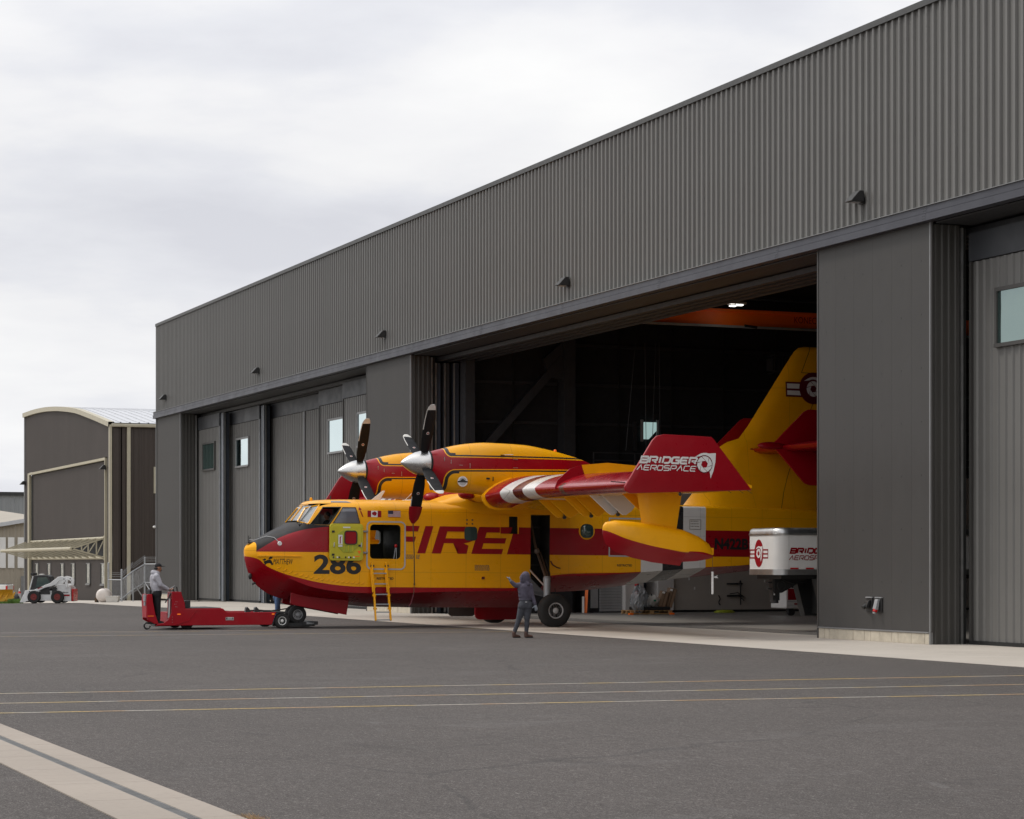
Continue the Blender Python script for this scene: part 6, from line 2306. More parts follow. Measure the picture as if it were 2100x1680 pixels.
# overhead crane
cr = thing('bridge_crane', 'orange overhead crane beam under the hangar roof at the top right', 'crane', (34, 66, 9.7))
bm_ = MB()
y_ = 66.0 - 66
bm_.box(-2.6, 30, -.28, .28, .48, .56).box(-2.6, 30, -.28, .28, -.02, .0)
bm_.box(-2.6, 30, -.20, .20, .0, .48)
bm_.build('box_girder', M['orange'], cr)
MB().box(-2.6, 30, -.34, -.28, -.10, -.02).build('conductor_rail', M['galv'], cr)
MB().bar((2.2, -.32, -.02), (2.7, -.32, -.06), .05, .09).build('festoon_trolley', M['chain'], cr)
decal(font_polys('KONECRANES', 4.28, 6.0, .17, .40), 'beam_lettering', M['decred'], flat=-.205, parent=cr)
hc = MB()
for x_, xt in ((.9, .5), (1.3, 1.35), (1.75, 1.6), (1.9, 1.95)):
    hc.tube([(x_, 6, -.1), (xt, 6, -4.2)], .012, 5)
hc.build('hoist_cables', M['intcol'], cr)
cr.location = (36.0, 72, 10.46)
lp = thing('high_bay_lamp', 'lit twin high bay lamp under the hangar roof', 'lamp', (37.4, 70.8, 11.0))
MB().box(-.24, -.04, -.07, .07, 0, .03).box(.04, .24, -.07, .07, .04, .07).build('light_bar', emit('lamp_glow', (1, .97, .9), 5), lp)
MB().box(-.38, .34, -.16, .16, .08, .16).tube([(0, 0, .16), (0, 0, 1.5)], .02, 6).build('lamp_housing', M['grey'], lp)
t = thing('ceiling_heater', 'pale grey unit frame hanging high inside the bay beyond the crane', 'heater', (44.0, 80.0, 9.6))
fr_ = MB()
for x_ in (0, .8):
    for z_ in (0, .7):
        fr_.bar((x_, 0, z_), (x_, .6, z_), .03, .03)
    fr_.bar((x_, 0, 0), (x_, 0, .7), .03, .03)
for z_ in (0, .7):
    fr_.bar((0, 0, z_), (.8, 0, z_), .03, .03)
for k in range(4):
    fr_.bar((.2 + k * .14, 0, 0), (.2 + k * .14, 0, .7), .02, .02)
fr_.build('frame', M['intcol'], t)
MB().box(-.05, .85, .1, .6, .1, .6).build('housing', M['intdark'], t)

# gooseneck trailer nose
tr = thing('enclosed_trailer', 'white gooseneck trailer nose with red lettering poking out behind the right pillar', 'trailer', (31.45, 57.0, 0), R(0))
Rr = .36
zb, zt_ = 1.72, 2.78
YF = 1.95


def outline(r_, x0=0.0, ext=0.0):
    pts = [(9.0, 0 - ext), (x0 + r_ - ext * 0, 0 - ext)]
    for k in range(1, 10):
        a = R(270 - 90 * k / 9)
        pts.append((x0 + r_ + (r_ + ext) * math.cos(a), r_ + (r_ + ext) * math.sin(a)))
    pts += [(x0 - ext, YF - .35)]
    for k in range(1, 7):
        a = R(180 - 90 * k / 6)
        pts.append((x0 + .35 + (.35 + ext) * math.cos(a), YF - .35 + (.35 + ext) * math.sin(a)))
    pts += [(9.0, YF + ext)]
    return pts


MB().prism(outline(Rr), 'z', zb + .08, zt_).build('box_body', M['white'], tr, smooth=30)
MB().prism(outline(Rr, 0, .012), 'z', zb - .08, zb + .079).build('bottom_rail', M['steel'], tr, smooth=30)
rings = []
for z_, e_ in ((zt_ + .0, .02), (zt_ + .05, .025), (zt_ + .055, .01), (zt_ + .13, .0), (zt_ + .18, -.03), (zt_ + .21, -.09)):
    rings.append([(p[0], p[1], z_) for p in outline(Rr, 0, e_)])
MB().loft(rings).build('roof_cap', M['steel'], tr, smooth=40)
MB().box(.355, .36, -.003, .02, zb + .08, zt_).build('panel_joint', M['grey'], tr)
for k in range(6):
    MB().box(.40 + k * .50, .66 + k * .50, -.018, -.0125, zb + .085, zb + .125).build('reflector_strip', M['redlens'], tr)
decal(techno('BRIDGER', .42, 1.82, 2.24, 2.42, .05, .28), 'brand_lettering', M['decred'], flat=-.008, parent=tr)
decal(techno('AEROSPACE', .38, 1.82, 2.06, 2.20, .024, .28), 'brand_lettering', M['decred'], flat=-.008, parent=tr)
# roundel on the curved front: built in the y-z plane
def front(polys, name, m, off):
    mb = MB()
    for p in polys:
        mb.add([(off, a, b) for a, b in p], [tuple(range(len(p)))])
    return mb.build(name, m, tr, recalc=False)


cy_, cz_ = 1.13, 2.26
front([[(cy_ + .27 * math.cos(R(12 * k)) * -1, cz_ + .40 * math.sin(R(12 * k))) for k in range(30)]], 'roundel_disc', M['decred'], -.004)
bars_ = []
for s_ in (-1, 1):
    for z_ in (2.13, 2.245, 2.36):
        a_, b_ = cy_ + s_ * .25, cy_ + s_ * .56
        bars_.append([(b_, z_ - .02), (a_, z_ - .02), (a_, z_ + .02), (b_, z_ + .02)])
    a_, b_ = cy_ + s_ * .53, cy_ + s_ * .56
    bars_.append([(b_, 2.11), (a_, 2.11), (a_, 2.38), (b_, 2.38)])
front(bars_, 'roundel_bars', M['decred'], -.005)
mir = lambda P: [[(cy_ - (a - cy_) * 1.0, b) for a, b in p] for p in P]
front(mir(swoosh(cy_, cz_, .145)), 'roundel_swoosh', M['decwhite'], -.008)
front(mir(shutter(cy_, cz_, .135)), 'roundel_iris', M['white'], -.011)
front([[(cy_ + .065 * math.cos(R(60 * k)), cz_ + .065 * math.sin(R(60 * k))) for k in range(6)]], 'iris_hole', M['decred'], -.013)
MB().box(.25, 8, .25, 1.7, 1.52, 1.64).prism([(.30, 1.55), (1.7, 1.60), (1.2, 1.45), (.55, 1.12), (.30, 1.10)], 'y', .75, 1.05).build('gooseneck_frame', M['chain'], tr)
MB().box(.28, .50, .80, 1.02, .90, 1.55).cyl((.39, .91, .82), (.39, .91, .95), .12, .12, 12).box(.15, .27, .84, .98, 1.40, 1.44).box(.15, .27, .84, .98, 1.22, 1.26).build('coupler', M['chain'], tr)
MB().box(.30, .34, .79, .80, 1.05, 1.14).build('coupler_tag', M['decwhite'], tr)
MB().tube([(.5 + .13 * math.cos(R(a)), .7, 1.33 + .13 * math.sin(R(a))) for a in range(0, 361, 30)], .012, 6).tube([(.55, .72, 1.5), (.9, .7, 1.38), (1.3, .7, 1.44), (1.5, .7, 1.55)], .012, 6).build('trailer_cables', M['chain'], tr)
MB().prism([(1.35, 1.63), (1.68, .44), (2.2, .44), (2.2, 1.63)], 'y', .2, .5).prism([(1.35, 1.63), (1.68, .44), (2.2, .44), (2.2, 1.63)], 'y', 1.4, 1.7).box(1.9, 2.2, .5, 1.4, .5, 1.6).build('drop_frame', M['chain'], tr)
MB().box(1.9, 2.0, .05, .15, .012, 1.5).build('landing_leg', M['chain'], tr)
MB().box(1.84, 2.06, -.01, .21, .009, .03).build('landing_foot', M['chain'], tr)

# white and red cabinet beyond it
sv = thing('service_cart', 'white and red panelled service cart half hidden beyond the trailer', 'cart', (41.73, 75.0, .0), 0)
MB().box(0, 2.4, 0, 1.2, .28, 1.75).build('cabinet', M['white'], sv, bevel=.03)
MB().box(.08, 2.3, -.012, -.001, .60, 1.02).build('red_band', M['decred'], sv)
MB().box(.35, 2.3, -.012, -.001, .42, .48).build('red_strip', M['decred'], sv)
MB().box(.06, 2.3, -.012, -.001, .40, .41).box(.06, 2.3, -.012, -.001, .53, .545).build('panel_line', M['grey'], sv)
MB().prism(rrect(.10, .24, 1.50, 1.66, .04), 'y', -.02, -.001).prism(rrect(.22, .34, 1.05, 1.25, .05), 'y', -.02, -.001).build('cabinet_latch', M['chain'], sv)
for x_ in (.3, 2.1):
    MB().cyl((x_, .1, .149), (x_, .25, .149), .14, .14, 16).build('cart_wheel', M['rubber'], sv, smooth=40)
    MB().box(x_ - .03, x_ + .03, .26, .5, .12, .28).build('axle_bracket', M['chain'], sv)

# ------------------------------------------------------------------ neighbouring hangar with curved roof
n2_ = thing('curved_roof_hangar', 'dark ribbed neighbouring hangar with a curved white roof and cream trim', 'hangar', (31, 150, 0))
YA, YB = 143.7, 174.3
G2 = -.95


def H2(mb, name, m, **k):
    o = mb.build(name, m, n2_, **k)
    o.location = (-31, -150, 0)
    return o


RX = [(143.7, 10.88), (147.86, 11.51), (150.98, 11.95), (154.2, 12.38), (157.6, 12.70), (162.0, 13.02), (166.7, 13.23), (170.6, 13.30), (174.3, 13.30)]


def roofz(y):
    return pchip([p[0] for p in RX], [p[1] for p in RX], y)


# facade panels: above the door, and the door itself
pw = .9141
k = 0
y = YA + .25
def panel2(y0, y1, z0, z1a, z1b, x, name, m):
    """ribbed panel of the facade between y0<y1, sloped top z1a (at y0) to z1b (at y1)"""
    mb = MB()
    pr = rib_profile(y1 - y0, (y1 - y0) / 3, .03, .10, .05)
    lo, hi = [], []
    for a, o_ in pr:
        yy_ = y0 + a
        lo.append((x - o_, yy_, z0))
        hi.append((x - o_, yy_, z1a + (z1b - z1a) * a / (y1 - y0)))
    n_ = len(pr)
    mb.add(lo + hi, [(i, n_ + i, n_ + i + 1, i + 1) for i in range(n_ - 1)])
    return H2(mb, name, m, recalc=False)


nn = 33
for i in range(nn):
    y0 = YA + .2 + i * (YB - YA - .4) / nn
    y1 = YA + .2 + (i + 1) * (YB - YA - .4) / nn
    if y1 < 145.5 or y0 > 172.2:
        panel2(y0, y1, G2, roofz(y0) - .12, roofz(y1) - .12, 31.0, 'cladding_panel', M['cladbr'])
    else:
        panel2(y0, y1, 8.85, roofz(y0) - .12, roofz(y1) - .12, 31.0, 'cladding_panel', M['cladbr'])
        panel2(y0, y1, 3.75, 8.62, 8.62, 31.15, 'door_panel', M['cladbr'])
        panel2(y0, y1, G2, 2.3, 2.3, 31.15, 'door_panel', M['cladbr'])
H2(MB().box(31.5, 31.7, YA, YB, G2, 10.8), 'wall_core', M['intdark'])
H2(MB().box(30.93, 31.14, 145.4, 172.3, 8.66, 8.83), 'door_head_trim', M['creamd'])
H2(MB().box(30.92, 31.12, 145.22, 145.38, G2, 8.80), 'door_jamb', M['creamd'])
H2(MB().box(30.92, 31.10, 172.3, 172.9, G2, 8.80), 'door_jamb', M['creamd'])
H2(MB().box(31.09, 31.11, 171.75, 172.28, G2, 8.6), 'door_gap', M['dark'])
H2(MB().box(30.88, 31.05, YA - .05, YA + .2, G2, 10.86), 'corner_trim', M['cream'])
H2(MB().box(30.90, 31.02, YB - .2, YB, G2, 13.2), 'corner_trim', M['trim'])
# curved fascia
fa = MB()
N_ = 26
for i in range(N_):
    ya, yb = YA - .05 + (YB + .15 - YA) * i / N_, YA - .05 + (YB + .15 - YA) * (i + 1) / N_
    za, zb_ = roofz(max(YA, min(YB, ya))), roofz(max(YA, min(YB, yb)))
    fa.add([(30.80, ya, za - .16), (30.80, yb, zb_ - .16), (30.80, yb, zb_ + .16), (30.80, ya, za + .16), (31.2, ya, za - .16), (31.2, yb, zb_ - .16), (31.2, yb, zb_ + .16), (31.2, ya, za + .16)],
           [(0, 1, 2, 3), (7, 6, 5, 4), (0, 4, 5, 1), (3, 2, 6, 7)])
H2(fa, 'curved_fascia', M['cream'])
# roof sheets with standing seams
for i in range(34):
    x0, x1 = 31.05 + i * .6, 31.05 + (i + 1) * .6 - .01
    rs_ = MB()
    pts = []
    for j in range(15):
        yy_ = YA - .1 + (YB + .1 - YA) * j / 14
        z_ = roofz(max(YA, min(YB, yy_))) + .10
        pts += [(x0, yy_, z_), (x1 - .08, yy_, z_), (x1 - .08, yy_, z_ + .06), (x1, yy_, z_ + .06), (x1, yy_, z_)]
    rs_.add(pts, [(5 * j + q, 5 * j + q + 1, 5 * j + q + 6, 5 * j + q + 5) for j in range(14) for q in range(4)])
    H2(rs_, 'roof_sheet', M['roofw'], recalc=False)
# side wall facing the camera
for i in range(20):
    x0 = 31.12 + i * .92
    mb = MB()
    pr = rib_profile(.91, .91 / 3, .03, .09, .04)
    mb.add([(x0 + a, YA - o_, G2) for a, o_ in pr] + [(x0 + a, YA - o_, 10.75) for a, o_ in pr], [(q, q + 1, len(pr) + q + 1, len(pr) + q) for q in range(len(pr) - 1)])
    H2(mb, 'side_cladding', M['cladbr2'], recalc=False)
H2(MB().box(31.2, 51, YA + .01, YA + .2, G2, 10.7), 'side_core', M['intdark'])
H2(MB().box(31.0, 51, YA - .22, YA + .05, 10.72, 10.92), 'eave_gutter', M['cream'], bevel=.03)
H2(MB().box(32.0, 32.22, YA - .20, YA - .04, G2, 10.72), 'downspout', M['cream'], bevel=.02)
H2(MB().box(51, 51.2, YA, YB, G2, 10.7).box(31.5, 51, YB - .2, YB, G2, 13.0), 'rear_walls', M['cladbr2'])
H2(MB().box(33.75, 33.95, YA - .06, YA - .035, 6.5, 8.2), 'side_window', M['cream'])
# narrow windows in the door
for y_ in (170.0, 165.17, 160.24, 156.41, 151.3, 146.64):
    w_ = H2(MB().box(31.06, 31.11, y_ - .66, y_ + .60, .62, 2.02), 'narrow_window', M['trim'])
    MB().box(31.04, 31.058, y_ - .60, y_ + .12, .68, 1.96).build('pane', M['palerefl'], w_)
    MB().box(31.045, 31.059, y_ + .13, y_ + .55, .68, 1.96).build('dark_reveal', M['dark'], w_)
    MB().box(31.00, 31.06, y_ - .68, y_ + .62, .54, .62).build('sill', M['trim'], w_)
for y_, z_ in ((145.1, 8.05), (174.0, 8.0)):
    t = thing('wall_light', 'tiny dark wall light beside the %s of the curved-roof hangar door' % ('near jamb' if y_ < 150 else 'far corner'), 'light', (30.9, y_, z_))
    link('housing', wp_me, t)
    link('mounting_plate', bk, t)
# folded canopy truss across the door
cp = thing('door_truss', 'cream tubular truss standing out from the curved-roof hangar door', 'truss', (31, 150, 0))


def CP(mb, name, m=None, **k):
    o = mb.build(name, m or M['creamd'], cp, **k)
    o.location = (-31, -150, 0)
    return o


xo, zo = 28.95, 2.94
ya, yb = 146.1, 173.9
for n_, p, q, r_ in (('top_chord', (31.1, ya, 3.64), (31.1, yb, 3.62), .10), ('bottom_chord', (31.1, ya, 2.36), (31.1, yb, 2.36), .11), ('outer_chord', (xo, ya, zo), (xo + .2, yb, zo), .12)):
    CP(MB().cyl(p, q, r_, r_, 10), n_, smooth=60)
nb = 13
for i in range(nb):
    f = i / (nb - 1)
    y_ = ya + (yb - ya) * f
    xx = xo + .2 * f
    th_ = .09 if 0 < i < nb - 1 else .12
    CP(MB().bar((31.1, y_, 3.64), (xx, y_, zo), .08, .10), 'upper_strut')
    CP(MB().bar((31.1, y_, 2.36), (xx, y_, zo), .08, .10), 'lower_strut')
for y_ in (ya,):
    CP(MB().bar((31.1, y_, 2.2), (31.1, y_, 3.8), .14, .14), 'end_post')
    for u in (.75, .5, .3):
        xx = xo + (31.1 - xo) * (1 - (1 - u)) if False else xo + (31.1 - xo) * u
        zt2, zb2 = zo + (3.64 - zo) * u, zo + (2.36 - zo) * u
        CP(MB().bar((xx, y_, zb2), (xx, y_, zt2), .07, .07), 'web_post')
        u2 = u + .25
        xx2 = xo + (31.1 - xo) * min(1, u2)
        CP(MB().bar((xx, y_, zb2), (xx2, y_, zo + (3.64 - zo) * min(1, u2)), .06, .06), 'web_diagonal')

# ------------------------------------------------------------------ tan building far left
n3 = thing('tan_metal_building', 'low tan metal building with narrow white windows at the left edge', 'building', (34, 200, 0))


def H3(mb, name, m, **k):
    o = mb.build(name, m, n3, **k)
    o.location = (-34, -200, 0)
    return o


for i in range(24):
    x0 = 14.0 + i * .95
    mb = MB()
    pr = rib_profile(.94, .94 / 3, .03, .1, .05)
    top = lambda x: 5.35 + (x - 33.75) * .20 if x > 20 else 2.6
    mb.add([(x0 + a, 201 - o_, -1.5) for a, o_ in pr] + [(x0 + a, 201 - o_, 5.35 + (x0 + a - 33.75) * .17) for a, o_ in pr], [(q, q + 1, len(pr) + q + 1, len(pr) + q) for q in range(len(pr) - 1)])
    H3(mb, 'wall_panel', M['cladtan'], recalc=False)
H3(MB().box(14, 36.7, 201.02, 225, -1.5, 2.0), 'wall_core', M['cladtan'])
rf = MB()
z0_, z1_ = 5.35 + (13.8 - 33.75) * .17, 5.35 + (36.9 - 33.75) * .17
rf.add([(13.8, 200.6, z0_), (36.9, 200.6, z1_), (36.9, 226, z1_ + 1.2), (13.8, 226, z0_ + 1.2), (13.8, 200.6, z0_ + .25), (36.9, 200.6, z1_ + .25), (36.9, 226, z1_ + 1.45), (13.8, 226, z0_ + 1.45)],
       [(0, 3, 2, 1), (4, 5, 6, 7), (0, 1, 5, 4), (1, 2, 6, 5), (2, 3, 7, 6), (3, 0, 4, 7)])
H3(rf, 'roof', M['cladtan'])
H3(MB().bar((13.8, 200.55, z0_ + .1), (36.9, 200.55, z1_ + .1), .12, .34), 'eave_trim', M['roofw'])
for x_ in (33.75, 34.5, 35.35):
    w_ = H3(MB().box(x_ - .28, x_ + .28, 200.88, 200.96, 1.6, 4.3), 'window', M['white'])
    MB().box(x_ - .18, x_ + .18, 200.86, 200.879, 1.7, 4.2).build('pane', M['decwhite'], w_)
H3(MB().box(35.35, 35.95, 200.86, 200.96, -1.5, .9), 'door', M['trim'])
H3(MB().box(35.6, 35.8, 200.80, 200.9, 1.25, 1.33), 'door_lamp', M['white'])
n4 = thing('grey_metal_building', 'pale grey metal building with a dark roof edge rising behind the tan one', 'building', (45, 262, 0))
for i in range(34):
    x0 = 20 + i * .95
    mb = MB()
    pr = rib_profile(.94, .94 / 2, .04, .14, .06)
    mb.add([(x0 + a - 45, -o_, -2.5) for a, o_ in pr] + [(x0 + a - 45, -o_, 9.8) for a, o_ in pr], [(q, q + 1, len(pr) + q + 1, len(pr) + q) for q in range(len(pr) - 1)])
    mb.build('wall_panel', M['cladgr'], n4, recalc=False)
MB().box(-25, 7.3, -.3, -.1, 9.8, 10.2).build('roof_edge', M['chain'], n4)
MB().box(-25, 7.3, .05, 20, -2.5, 9.9).build('building_core', M['cladgr'], n4)

# ------------------------------------------------------------------ yard objects
CR, CF = Vector((math.cos(CAM_AZ), -math.sin(CAM_AZ), 0)), Vector((math.sin(CAM_AZ), math.cos(CAM_AZ), 0))


def yard(px, D_):
    p = CR * ((px - 1050) * D_ / 4650) + CF * D_
    return (p.x, p.y, gz(p.x, p.y))


M['loaderrim'] = mat('dusty_red_rim', (.16, .012, .010), .7, var=.3, dirt=.6)
# compact loader, cab to the left, seen from its side
bc = thing('skid_steer_loader', 'white compact skid steer loader with a black cab parked by the dark hangar', 'loader', yard(100, 113.5), -CAM_AZ)
# local x right, y away, z up; half width .8
for s_ in (-1, 1):
    y_ = s_ * .62
    MB().prism([(-1.0, .12), (-.95, .30), (-.62, .42), (.20, .42), (.45, .70), (.62, .95), (.95, .98), (1.22, .78), (1.25, .12), (1.02, .10), (.42, .14), (-.55, .12)], 'y', y_ - .06, y_ + .06).build('side_body', M['bobwhite'], bc, bevel=.012)
    ya_ = s_ * .80
    MB().prism([(-.95, .66), (-.55, .68), (.0, .92), (.25, 1.02), (.62, 1.32), (.78, 1.36), (1.0, 1.30), (1.12, 1.18), (1.10, .80), (1.0, .78), (.97, 1.08), (.86, 1.16), (.72, 1.14), (.50, .93), (.28, .86), (-.05, .78), (-.55, .52), (-.78, .52), (-.85, .12), (-1.0, .10)],
               'y', ya_ - .05, ya_ + .05).build('lift_arm', M['bobwhite'], bc, bevel=.012)
    MB().cyl((.93, ya_ - .06, 1.22), (.93, ya_ + .06, 1.22), .03, .03, 12).cyl((1.0, ya_ - .058, 1.12), (1.0, ya_ + .058, 1.12), .02, .02, 10).cyl((-.78, ya_ - .06, .60), (-.78, ya_ + .06, .60), .03, .03, 12).build('arm_pin', M['chain'], bc)
    MB().prism([(-.58, .46), (.22, .46), (.16, .75), (-.05, .72), (-.3, .60)], 'y', s_ * .69 - .01, s_ * .69 + .01).build('side_screen', M['chain'], bc)
    MB().prism([(.28, .50), (.60, .50), (.50, .80), (.35, .82)], 'y', s_ * .69 - .01, s_ * .69 + .01).build('hydraulic_bay', M['chain'], bc)
    for x_, nm in ((-.57, 'front'), (.60, 'rear')):
        wh = bpy.data.objects.new('wheel', None)
        COL.objects.link(wh)
        wh.parent = bc
        wh.location = (x_, s_ * .76, .325)
        MB().lathe((0, 0, 0), (0, 1, 0), [(-.13, .17), (-.14, .28), (-.10, .32), (.10, .32), (.14, .28), (.13, .17)], 26).build('tyre', M['rubber'], wh, smooth=30)
        MB().lathe((0, 0, 0), (0, 1, 0), [(s_ * .133, .165), (s_ * .15, .16), (s_ * .15, .10), (s_ * .145, .05), (s_ * .16, .03), (s_ * .16, .01)], 20).build('rim', M['loaderrim'], wh, smooth=30)
MB().box(-.9, 1.15, -.55, .55, .35, .62).box(.55, 1.15, -.55, .55, .6, .90).build('chassis', M['bobwhite'], bc)
MB().prism([(-.85, .62), (-.62, 1.40), (.02, 1.42), (.14, 1.34), (.27, 1.02), (.1, .75), (-.3, .62)], 'y', -.48, .48).build('cab', M['chain'], bc, bevel=.03)
MB().prism([(-.56, .78), (-.45, 1.30), (.0, 1.31), (.18, 1.0), (-.15, .85)], 'y', -.495, -.482).build('cab_window', M['darkwin'], bc)
MB().bar((-.86, -.5, .68), (-.68, -.5, 1.36), .07, .05).bar((-.86, .5, .68), (-.68, .5, 1.36), .07, .05).build('cab_post', M['bobwhite'], bc)
MB().box(-.80, -.68, -.5, .5, 1.40, 1.52).box(-.83, -.80, -.2, -.05, 1.42, 1.5).build('work_lamp', M['chain'], bc, bevel=.01)
MB().ell((-.35, 0, 1.44), .16, .08, .03, 12, 6).build('roof_beacon', M['dirtywhite'], bc)
MB().box(1.24, 1.34, -.55, .55, .10, .72).build('rear_door', M['redlens'], bc, bevel=.02)
MB().prism([(-1.30, .05), (-1.05, .05), (-.85, .15), (-.9, .55), (-1.02, .66), (-1.08, .5)], 'y', -.75, .75).build('attachment_plate', M['bobwhite'], bc, bevel=.01)
MB().tube([(-1.0, -.5, .62), (-1.15, -.5, .5), (-1.12, -.5, .2)], .03, 6).tube([(.3, -.83, .78), (.45, -.83, .90), (.6, -.83, .70)], .02, 6).build('hydraulic_hose', M['chain'], bc)
decal(font_polys('Bobcat', .72, 1.12, .52, .60, 0, .02), 'brand_lettering', M['decblack'], flat=-.684, parent=bc)
decal([[(.82, .36), (1.18, .36), (1.18, .45), (.86, .45)]], 'red_marking', M['decred'], flat=-.684, parent=bc)
decal([[(-.36, .70 + .02), (-.12, .82), (-.16, .84), (-.40, .75)]], 'red_marking', M['decred'], flat=-.856, parent=bc)
for a_, b_ in ((.98, .86),):
    MB().cyl((a_, -.684, b_), (a_, -.69, b_), .03, .03, 10).build('body_cap', M['chain'], bc)

# pickup, rear half in frame
pk = thing('pickup_truck', 'white pickup truck with its tailgate to the right at the left edge', 'pickup', yard(-32, 148), -CAM_AZ)
bx = MB()
for s_ in (-1, 1):
    MB().prism([(-3.4, .45), (-3.4, .95), (-2.2, 1.05), (1.62, 1.08), (1.70, 1.05), (1.70, .50), (1.15, .45), (1.05, .72), (.78, .85), (.50, .72), (.40, .45), (-2.0, .42), (-2.1, .70), (-2.4, .82), (-2.7, .70), (-2.8, .45)], 'y', s_ * .93 - .03, s_ * .93 + .03).build('side_panel', M['white'], pk, bevel=.02)
MB().box(1.62, 1.70, -.90, .90, .52, 1.05).build('tailgate', M['white'], pk, bevel=.02)
MB().prism([(-2.0, 1.05), (-1.5, 1.72), (-.1, 1.74), (.1, 1.62), (.25, 1.06)], 'y', -.82, .82).build('cab', M['white'], pk, bevel=.05)
MB().prism([(-1.75, 1.12), (-1.4, 1.62), (-.2, 1.64), (.05, 1.12)], 'y', -.83, .83).build('side_windows', M['darkwin'], pk)
MB().box(-3.35, 1.6, -.88, .88, .45, .70).build('chassis', M['chain'], pk)
MB().box(1.66, 1.85, -.92, .92, .42, .60).build('rear_bumper', M['steel'], pk, bevel=.03)
for s_ in (-1, 1):
    MB().box(1.60, 1.715, s_ * .93 - .045, s_ * .93 + .045, .68, 1.0).build('tail_light', M['redlens'], pk)
    wheel('wheel', (.78, s_ * .82, .40), .40, .26, .22, pk, s_, .01, 'steel', 6)
    wheel('wheel', (-2.4, s_ * .82, .40), .40, .26, .22, pk, s_, .01, 'steel', 6)
MB().box(.3, 1.6, -.85, .85, 1.08, 1.12).build('bed_rail', M['chain'], pk)

# yellow blade attachment
yb_ = thing('snow_blade', 'weathered yellow machine blade lying on the ground at the left edge', 'blade', yard(8, 116), -CAM_AZ + R(15))
arc = []
for k in range(8):
    a = R(-60 + 120 * k / 7)
    arc.append((-.25 + .4 * math.cos(a), .36 + .4 * math.sin(a)))
arc2 = [(a - .04, b) for a, b in reversed(arc)]
mb = MB()
mb.loft([[(-.7, a, b) for a, b in arc + arc2], [(.45, a, b) for a, b in arc + arc2]])
mb.build('curved_blade', M['yelmach'], yb_)
for k in range(4):
    MB().bar((-.6 + k * .3, -.15, .02), (-.35 + k * .3, .1, .55), .05, .07).build('rib', M['yelmach'], yb_)
MB().bar((-.7, -.2, .06), (.5, -.2, .30), .08, .08).build('cutting_edge', M['yelmach'], yb_)
t = thing('trailer_hitch_pump', 'small dark machine with a white cap beside the yellow blade', 'pump', yard(36, 119), -CAM_AZ)
MB().ell((-.1, 0, .25), .28, .2, .24, 12, 8).build('drum', M['chain'], t, smooth=50)
MB().box(.05, .2, -.1, .1, 0, .5).build('stand', M['grey'], t, bevel=.01)
MB().cyl((.1, 0, .5), (.1, 0, .62), .09, .03, 10).build('cap', M['redlens'], t)
MB().cyl((.1, 0, .62), (.1, 0, .78), .04, .02, 10).build('cap_tip', M['white'], t)
# tank and tote
tk = thing('round_tank', 'round milky plastic tank lying on its side by the fence', 'tank', yard(213.5, 121), -CAM_AZ)
MB().lathe((0, -.55, .37), (0, 1, 0), [(0, .12), (.03, .26), (.10, .345), (.2, .365), (.9, .365), (1.0, .345), (1.07, .26), (1.1, .12)], 30).build('tank_body', M['plastic'], tk, smooth=40)
for y_ in (-.3, .3):
    MB().lathe((0, y_ - .03, .37), (0, 1, 0), [(0, .37), (0, .378), (.06, .378), (.06, .37)], 30).build('tank_band', M['plastic'], tk)
MB().box(-.45, -.34, -.3, .3, .0, .25).build('tank_cradle', M['rope'], tk)
MB().box(.34, .40, -.3, .3, .0, .2).build('tank_cradle', M['rope'], tk)
tt = thing('white_tote', 'white plastic tote standing beside the round tank', 'tote', yard(231, 120.5), -CAM_AZ)
MB().loft([[(-.30, -.25, 0), (.30, -.25, 0), (.30, .25, 0), (-.30, .25, 0)], [(-.345, -.29, .30), (.345, -.29, .30), (.345, .29, .30), (-.345, .29, .30)]]).build('tub', M['dirtywhite'], tt, bevel=.02)
MB().box(-.365, .365, -.31, .31, .30, .34).build('rim', M['dirtywhite'], tt, bevel=.01)

# chain link fence with barbed wire
fn = thing('chain_link_fence', 'galvanised chain link fence with barbed wire between the two hangars', 'fence', (0, 0, 0))
fn.location = (30, 130, -.2)
PTS = [(27.75, 131.5), (28.25, 129.6), (29.0, 131.6), (30.1, 131.9), (30.9, 132.1)]
PP = [yard(222.5, 131)[:2], yard(249.5, 129.3)[:2], yard(273, 130.8)[:2], yard(297, 131.8)[:2], yard(321, 129.2)[:2]]
TOPS = [2.12, 1.85, 2.05, 2.65, 2.65]
m_wire = mat('fence_wire', (.30, .31, .32), .5, metal=.4)
zg = -.22
TOPS = [1.18, 1.45, 1.35, 2.30, 2.30]
rel = lambda p, z: (p[0] - 30, p[1] - 130, z + .2)
for (p, tz, big) in zip(PP, (2.0, 1.62, 1.50, 2.33, 2.3), (1, 1, 0, 1, 1)):
    MB().cyl(rel(p, zg), rel(p, tz), .055 if big else .04, .055 if big else .04, 10).ell(rel(p, tz), .06, .06, .04, 8, 5).build('fence_post', M['galv'], fn, smooth=50)
segs = [(PP[0], PP[1], 1.05, 1.05, .0), (PP[1], PP[2], 1.05, 1.55, .0), (PP[2], PP[3], 1.55, 1.95, 0), (PP[3], PP[4], 1.95, 1.95, 0)]
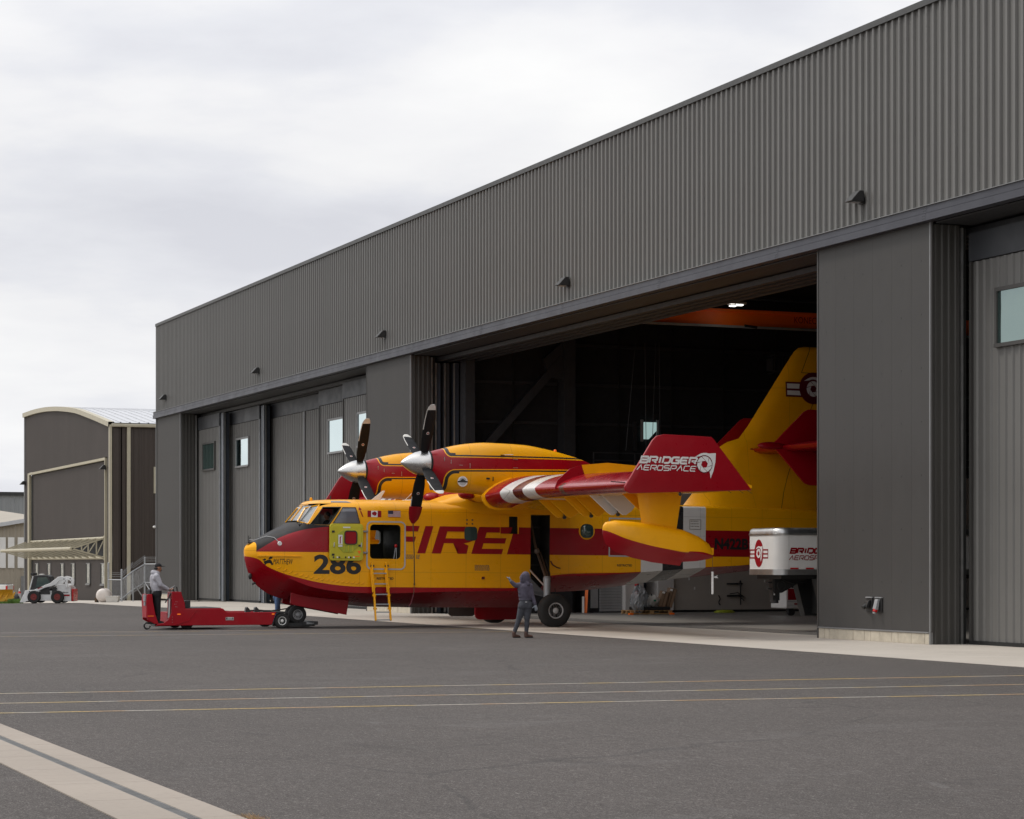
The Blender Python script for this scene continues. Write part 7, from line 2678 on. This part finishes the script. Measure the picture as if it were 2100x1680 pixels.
for p, q, za, zb_, _ in segs:
    MB().cyl(rel(p, za), rel(q, zb_), .035, .035, 8).build('top_rail', M['galv'], fn, smooth=50)
    MB().cyl(rel(p, -.02 + (za - 1.05)), rel(q, -.02 + (zb_ - 1.05)), .03, .03, 8).build('middle_rail', M['galv'], fn, smooth=50)
    MB().cyl(rel(p, za + .18), rel(q, zb_ + .18 + (.1 if zb_ > za else 0)), .009, .009, 4).cyl(rel(p, za + .30), rel(q, zb_ + .30 + (.1 if zb_ > za else 0)), .009, .009, 4).cyl(rel(p, za + .40), rel(q, zb_ + .40 + (.1 if zb_ > za else 0)), .009, .009, 4).build('barbed_wire', m_wire, fn)
    ms = MB()
    L_ = math.dist(p, q)
    n_ = int(L_ / .09)
    ht = 1.3
    for i in range(-int(ht / .09), n_):
        for dirn in (1, -1):
            f0, f1 = i * .09 / L_, (i * .09 + ht) / L_
            a0, b0 = (f0, f1)
            zA, zB = 0.0, ht
            if a0 < 0:
                zA = -a0 * L_
                a0 = 0
            if b0 > 1:
                zB = ht - (b0 - 1) * L_
                b0 = 1
            if b0 <= a0:
                continue
            if dirn < 0:
                zA, zB = ht - zA, ht - zB
            pa = (p[0] + (q[0] - p[0]) * a0, p[1] + (q[1] - p[1]) * a0)
            pb = (p[0] + (q[0] - p[0]) * b0, p[1] + (q[1] - p[1]) * b0)
            zoa = zg + (za + (zb_ - za) * a0 - 1.05) * 1.0
            zob = zg + (za + (zb_ - za) * b0 - 1.05) * 1.0
            ms.cyl(rel(pa, zoa + zA), rel(pb, zob + zB), .004, .004, 3, caps=False)
    tag(ms.build('wire_mesh', m_wire, fn), kind='stuff')
MB().cyl(rel(PP[2], .9), rel(PP[3], -.15), .03, .03, 8).cyl(rel(PP[3], .9), rel(PP[4], -.15), .03, .03, 8).build('brace_rail', M['galv'], fn)

# small camera on the hangar corner
t = thing('security_camera', 'small white security camera on the far corner of the hangar', 'camera', (29.93, 126.98, 4.06))
MB().ell((-.05, .02, 0), .10, .07, .07, 12, 8).build('camera_body', M['white'], t, smooth=60)
MB().box(-.02, .05, -.03, .06, .04, .12).build('bracket', M['trim'], t)

# grass tufts at the edge of the tarmac
rg_ = random.Random(5)
gm = MB()
for k in range(2600):
    px = rg_.uniform(-60, 47) if rg_.random() < .6 else rg_.uniform(18, 47)
    D_ = 113.9 + rg_.random() ** 2 * 2.4
    p = yard(px, D_)
    h = rg_.uniform(.06, .20) * (1.3 if px > 15 else .7)
    a = rg_.uniform(0, 3.14)
    dx, dy = math.cos(a) * .02, math.sin(a) * .02
    ox, oy = rg_.uniform(-.06, .06), rg_.uniform(-.06, .06)
    gm.add([(p[0] - dx, p[1] - dy, p[2] - .03), (p[0] + dx, p[1] + dy, p[2] - .03), (p[0] + ox, p[1] + oy, p[2] + h)], [(0, 1, 2)])
g_ = gm.build('grass', mat('green_grass', (.085, .16, .025), .8, var=.3, scale=5), recalc=False)
tag(g_, 'patch of short green grass at the far edge of the tarmac', 'grass', None, 'stuff')
# dead weeds by the drain strip
wd = MB()
for k in range(260):
    x0, y0 = 4.72 + rg_.gauss(0, .05), 16.8 + rg_.gauss(0, .14)
    a = rg_.uniform(0, 6.28)
    l = rg_.uniform(.02, .07)
    wd.add([(x0, y0, .0), (x0 + .004, y0 + .003, .0), (x0 + math.cos(a) * l, y0 + math.sin(a) * l, rg_.uniform(.01, .035))], [(0, 1, 2)])
tag(wd.build('dry_weeds', mat('dry_weeds', (.36, .22, .09), .9, var=.3), recalc=False), 'dry brown weeds at the edge of the drain strip', 'weeds', None, 'stuff')
# wheel chock under the nose door
t = thing('wheel_chock', 'flat black wheel chock lying under the nose gear door', 'chock', W(-6.75, 1.3, 0))
t.location.z = .01
MB().prism([(-.22, 0), (.22, 0), (.18, .05), (.02, .09), (-.15, .05)], 'y', -.09, .09).build('chock_block', M['chain'], t, bevel=.01)
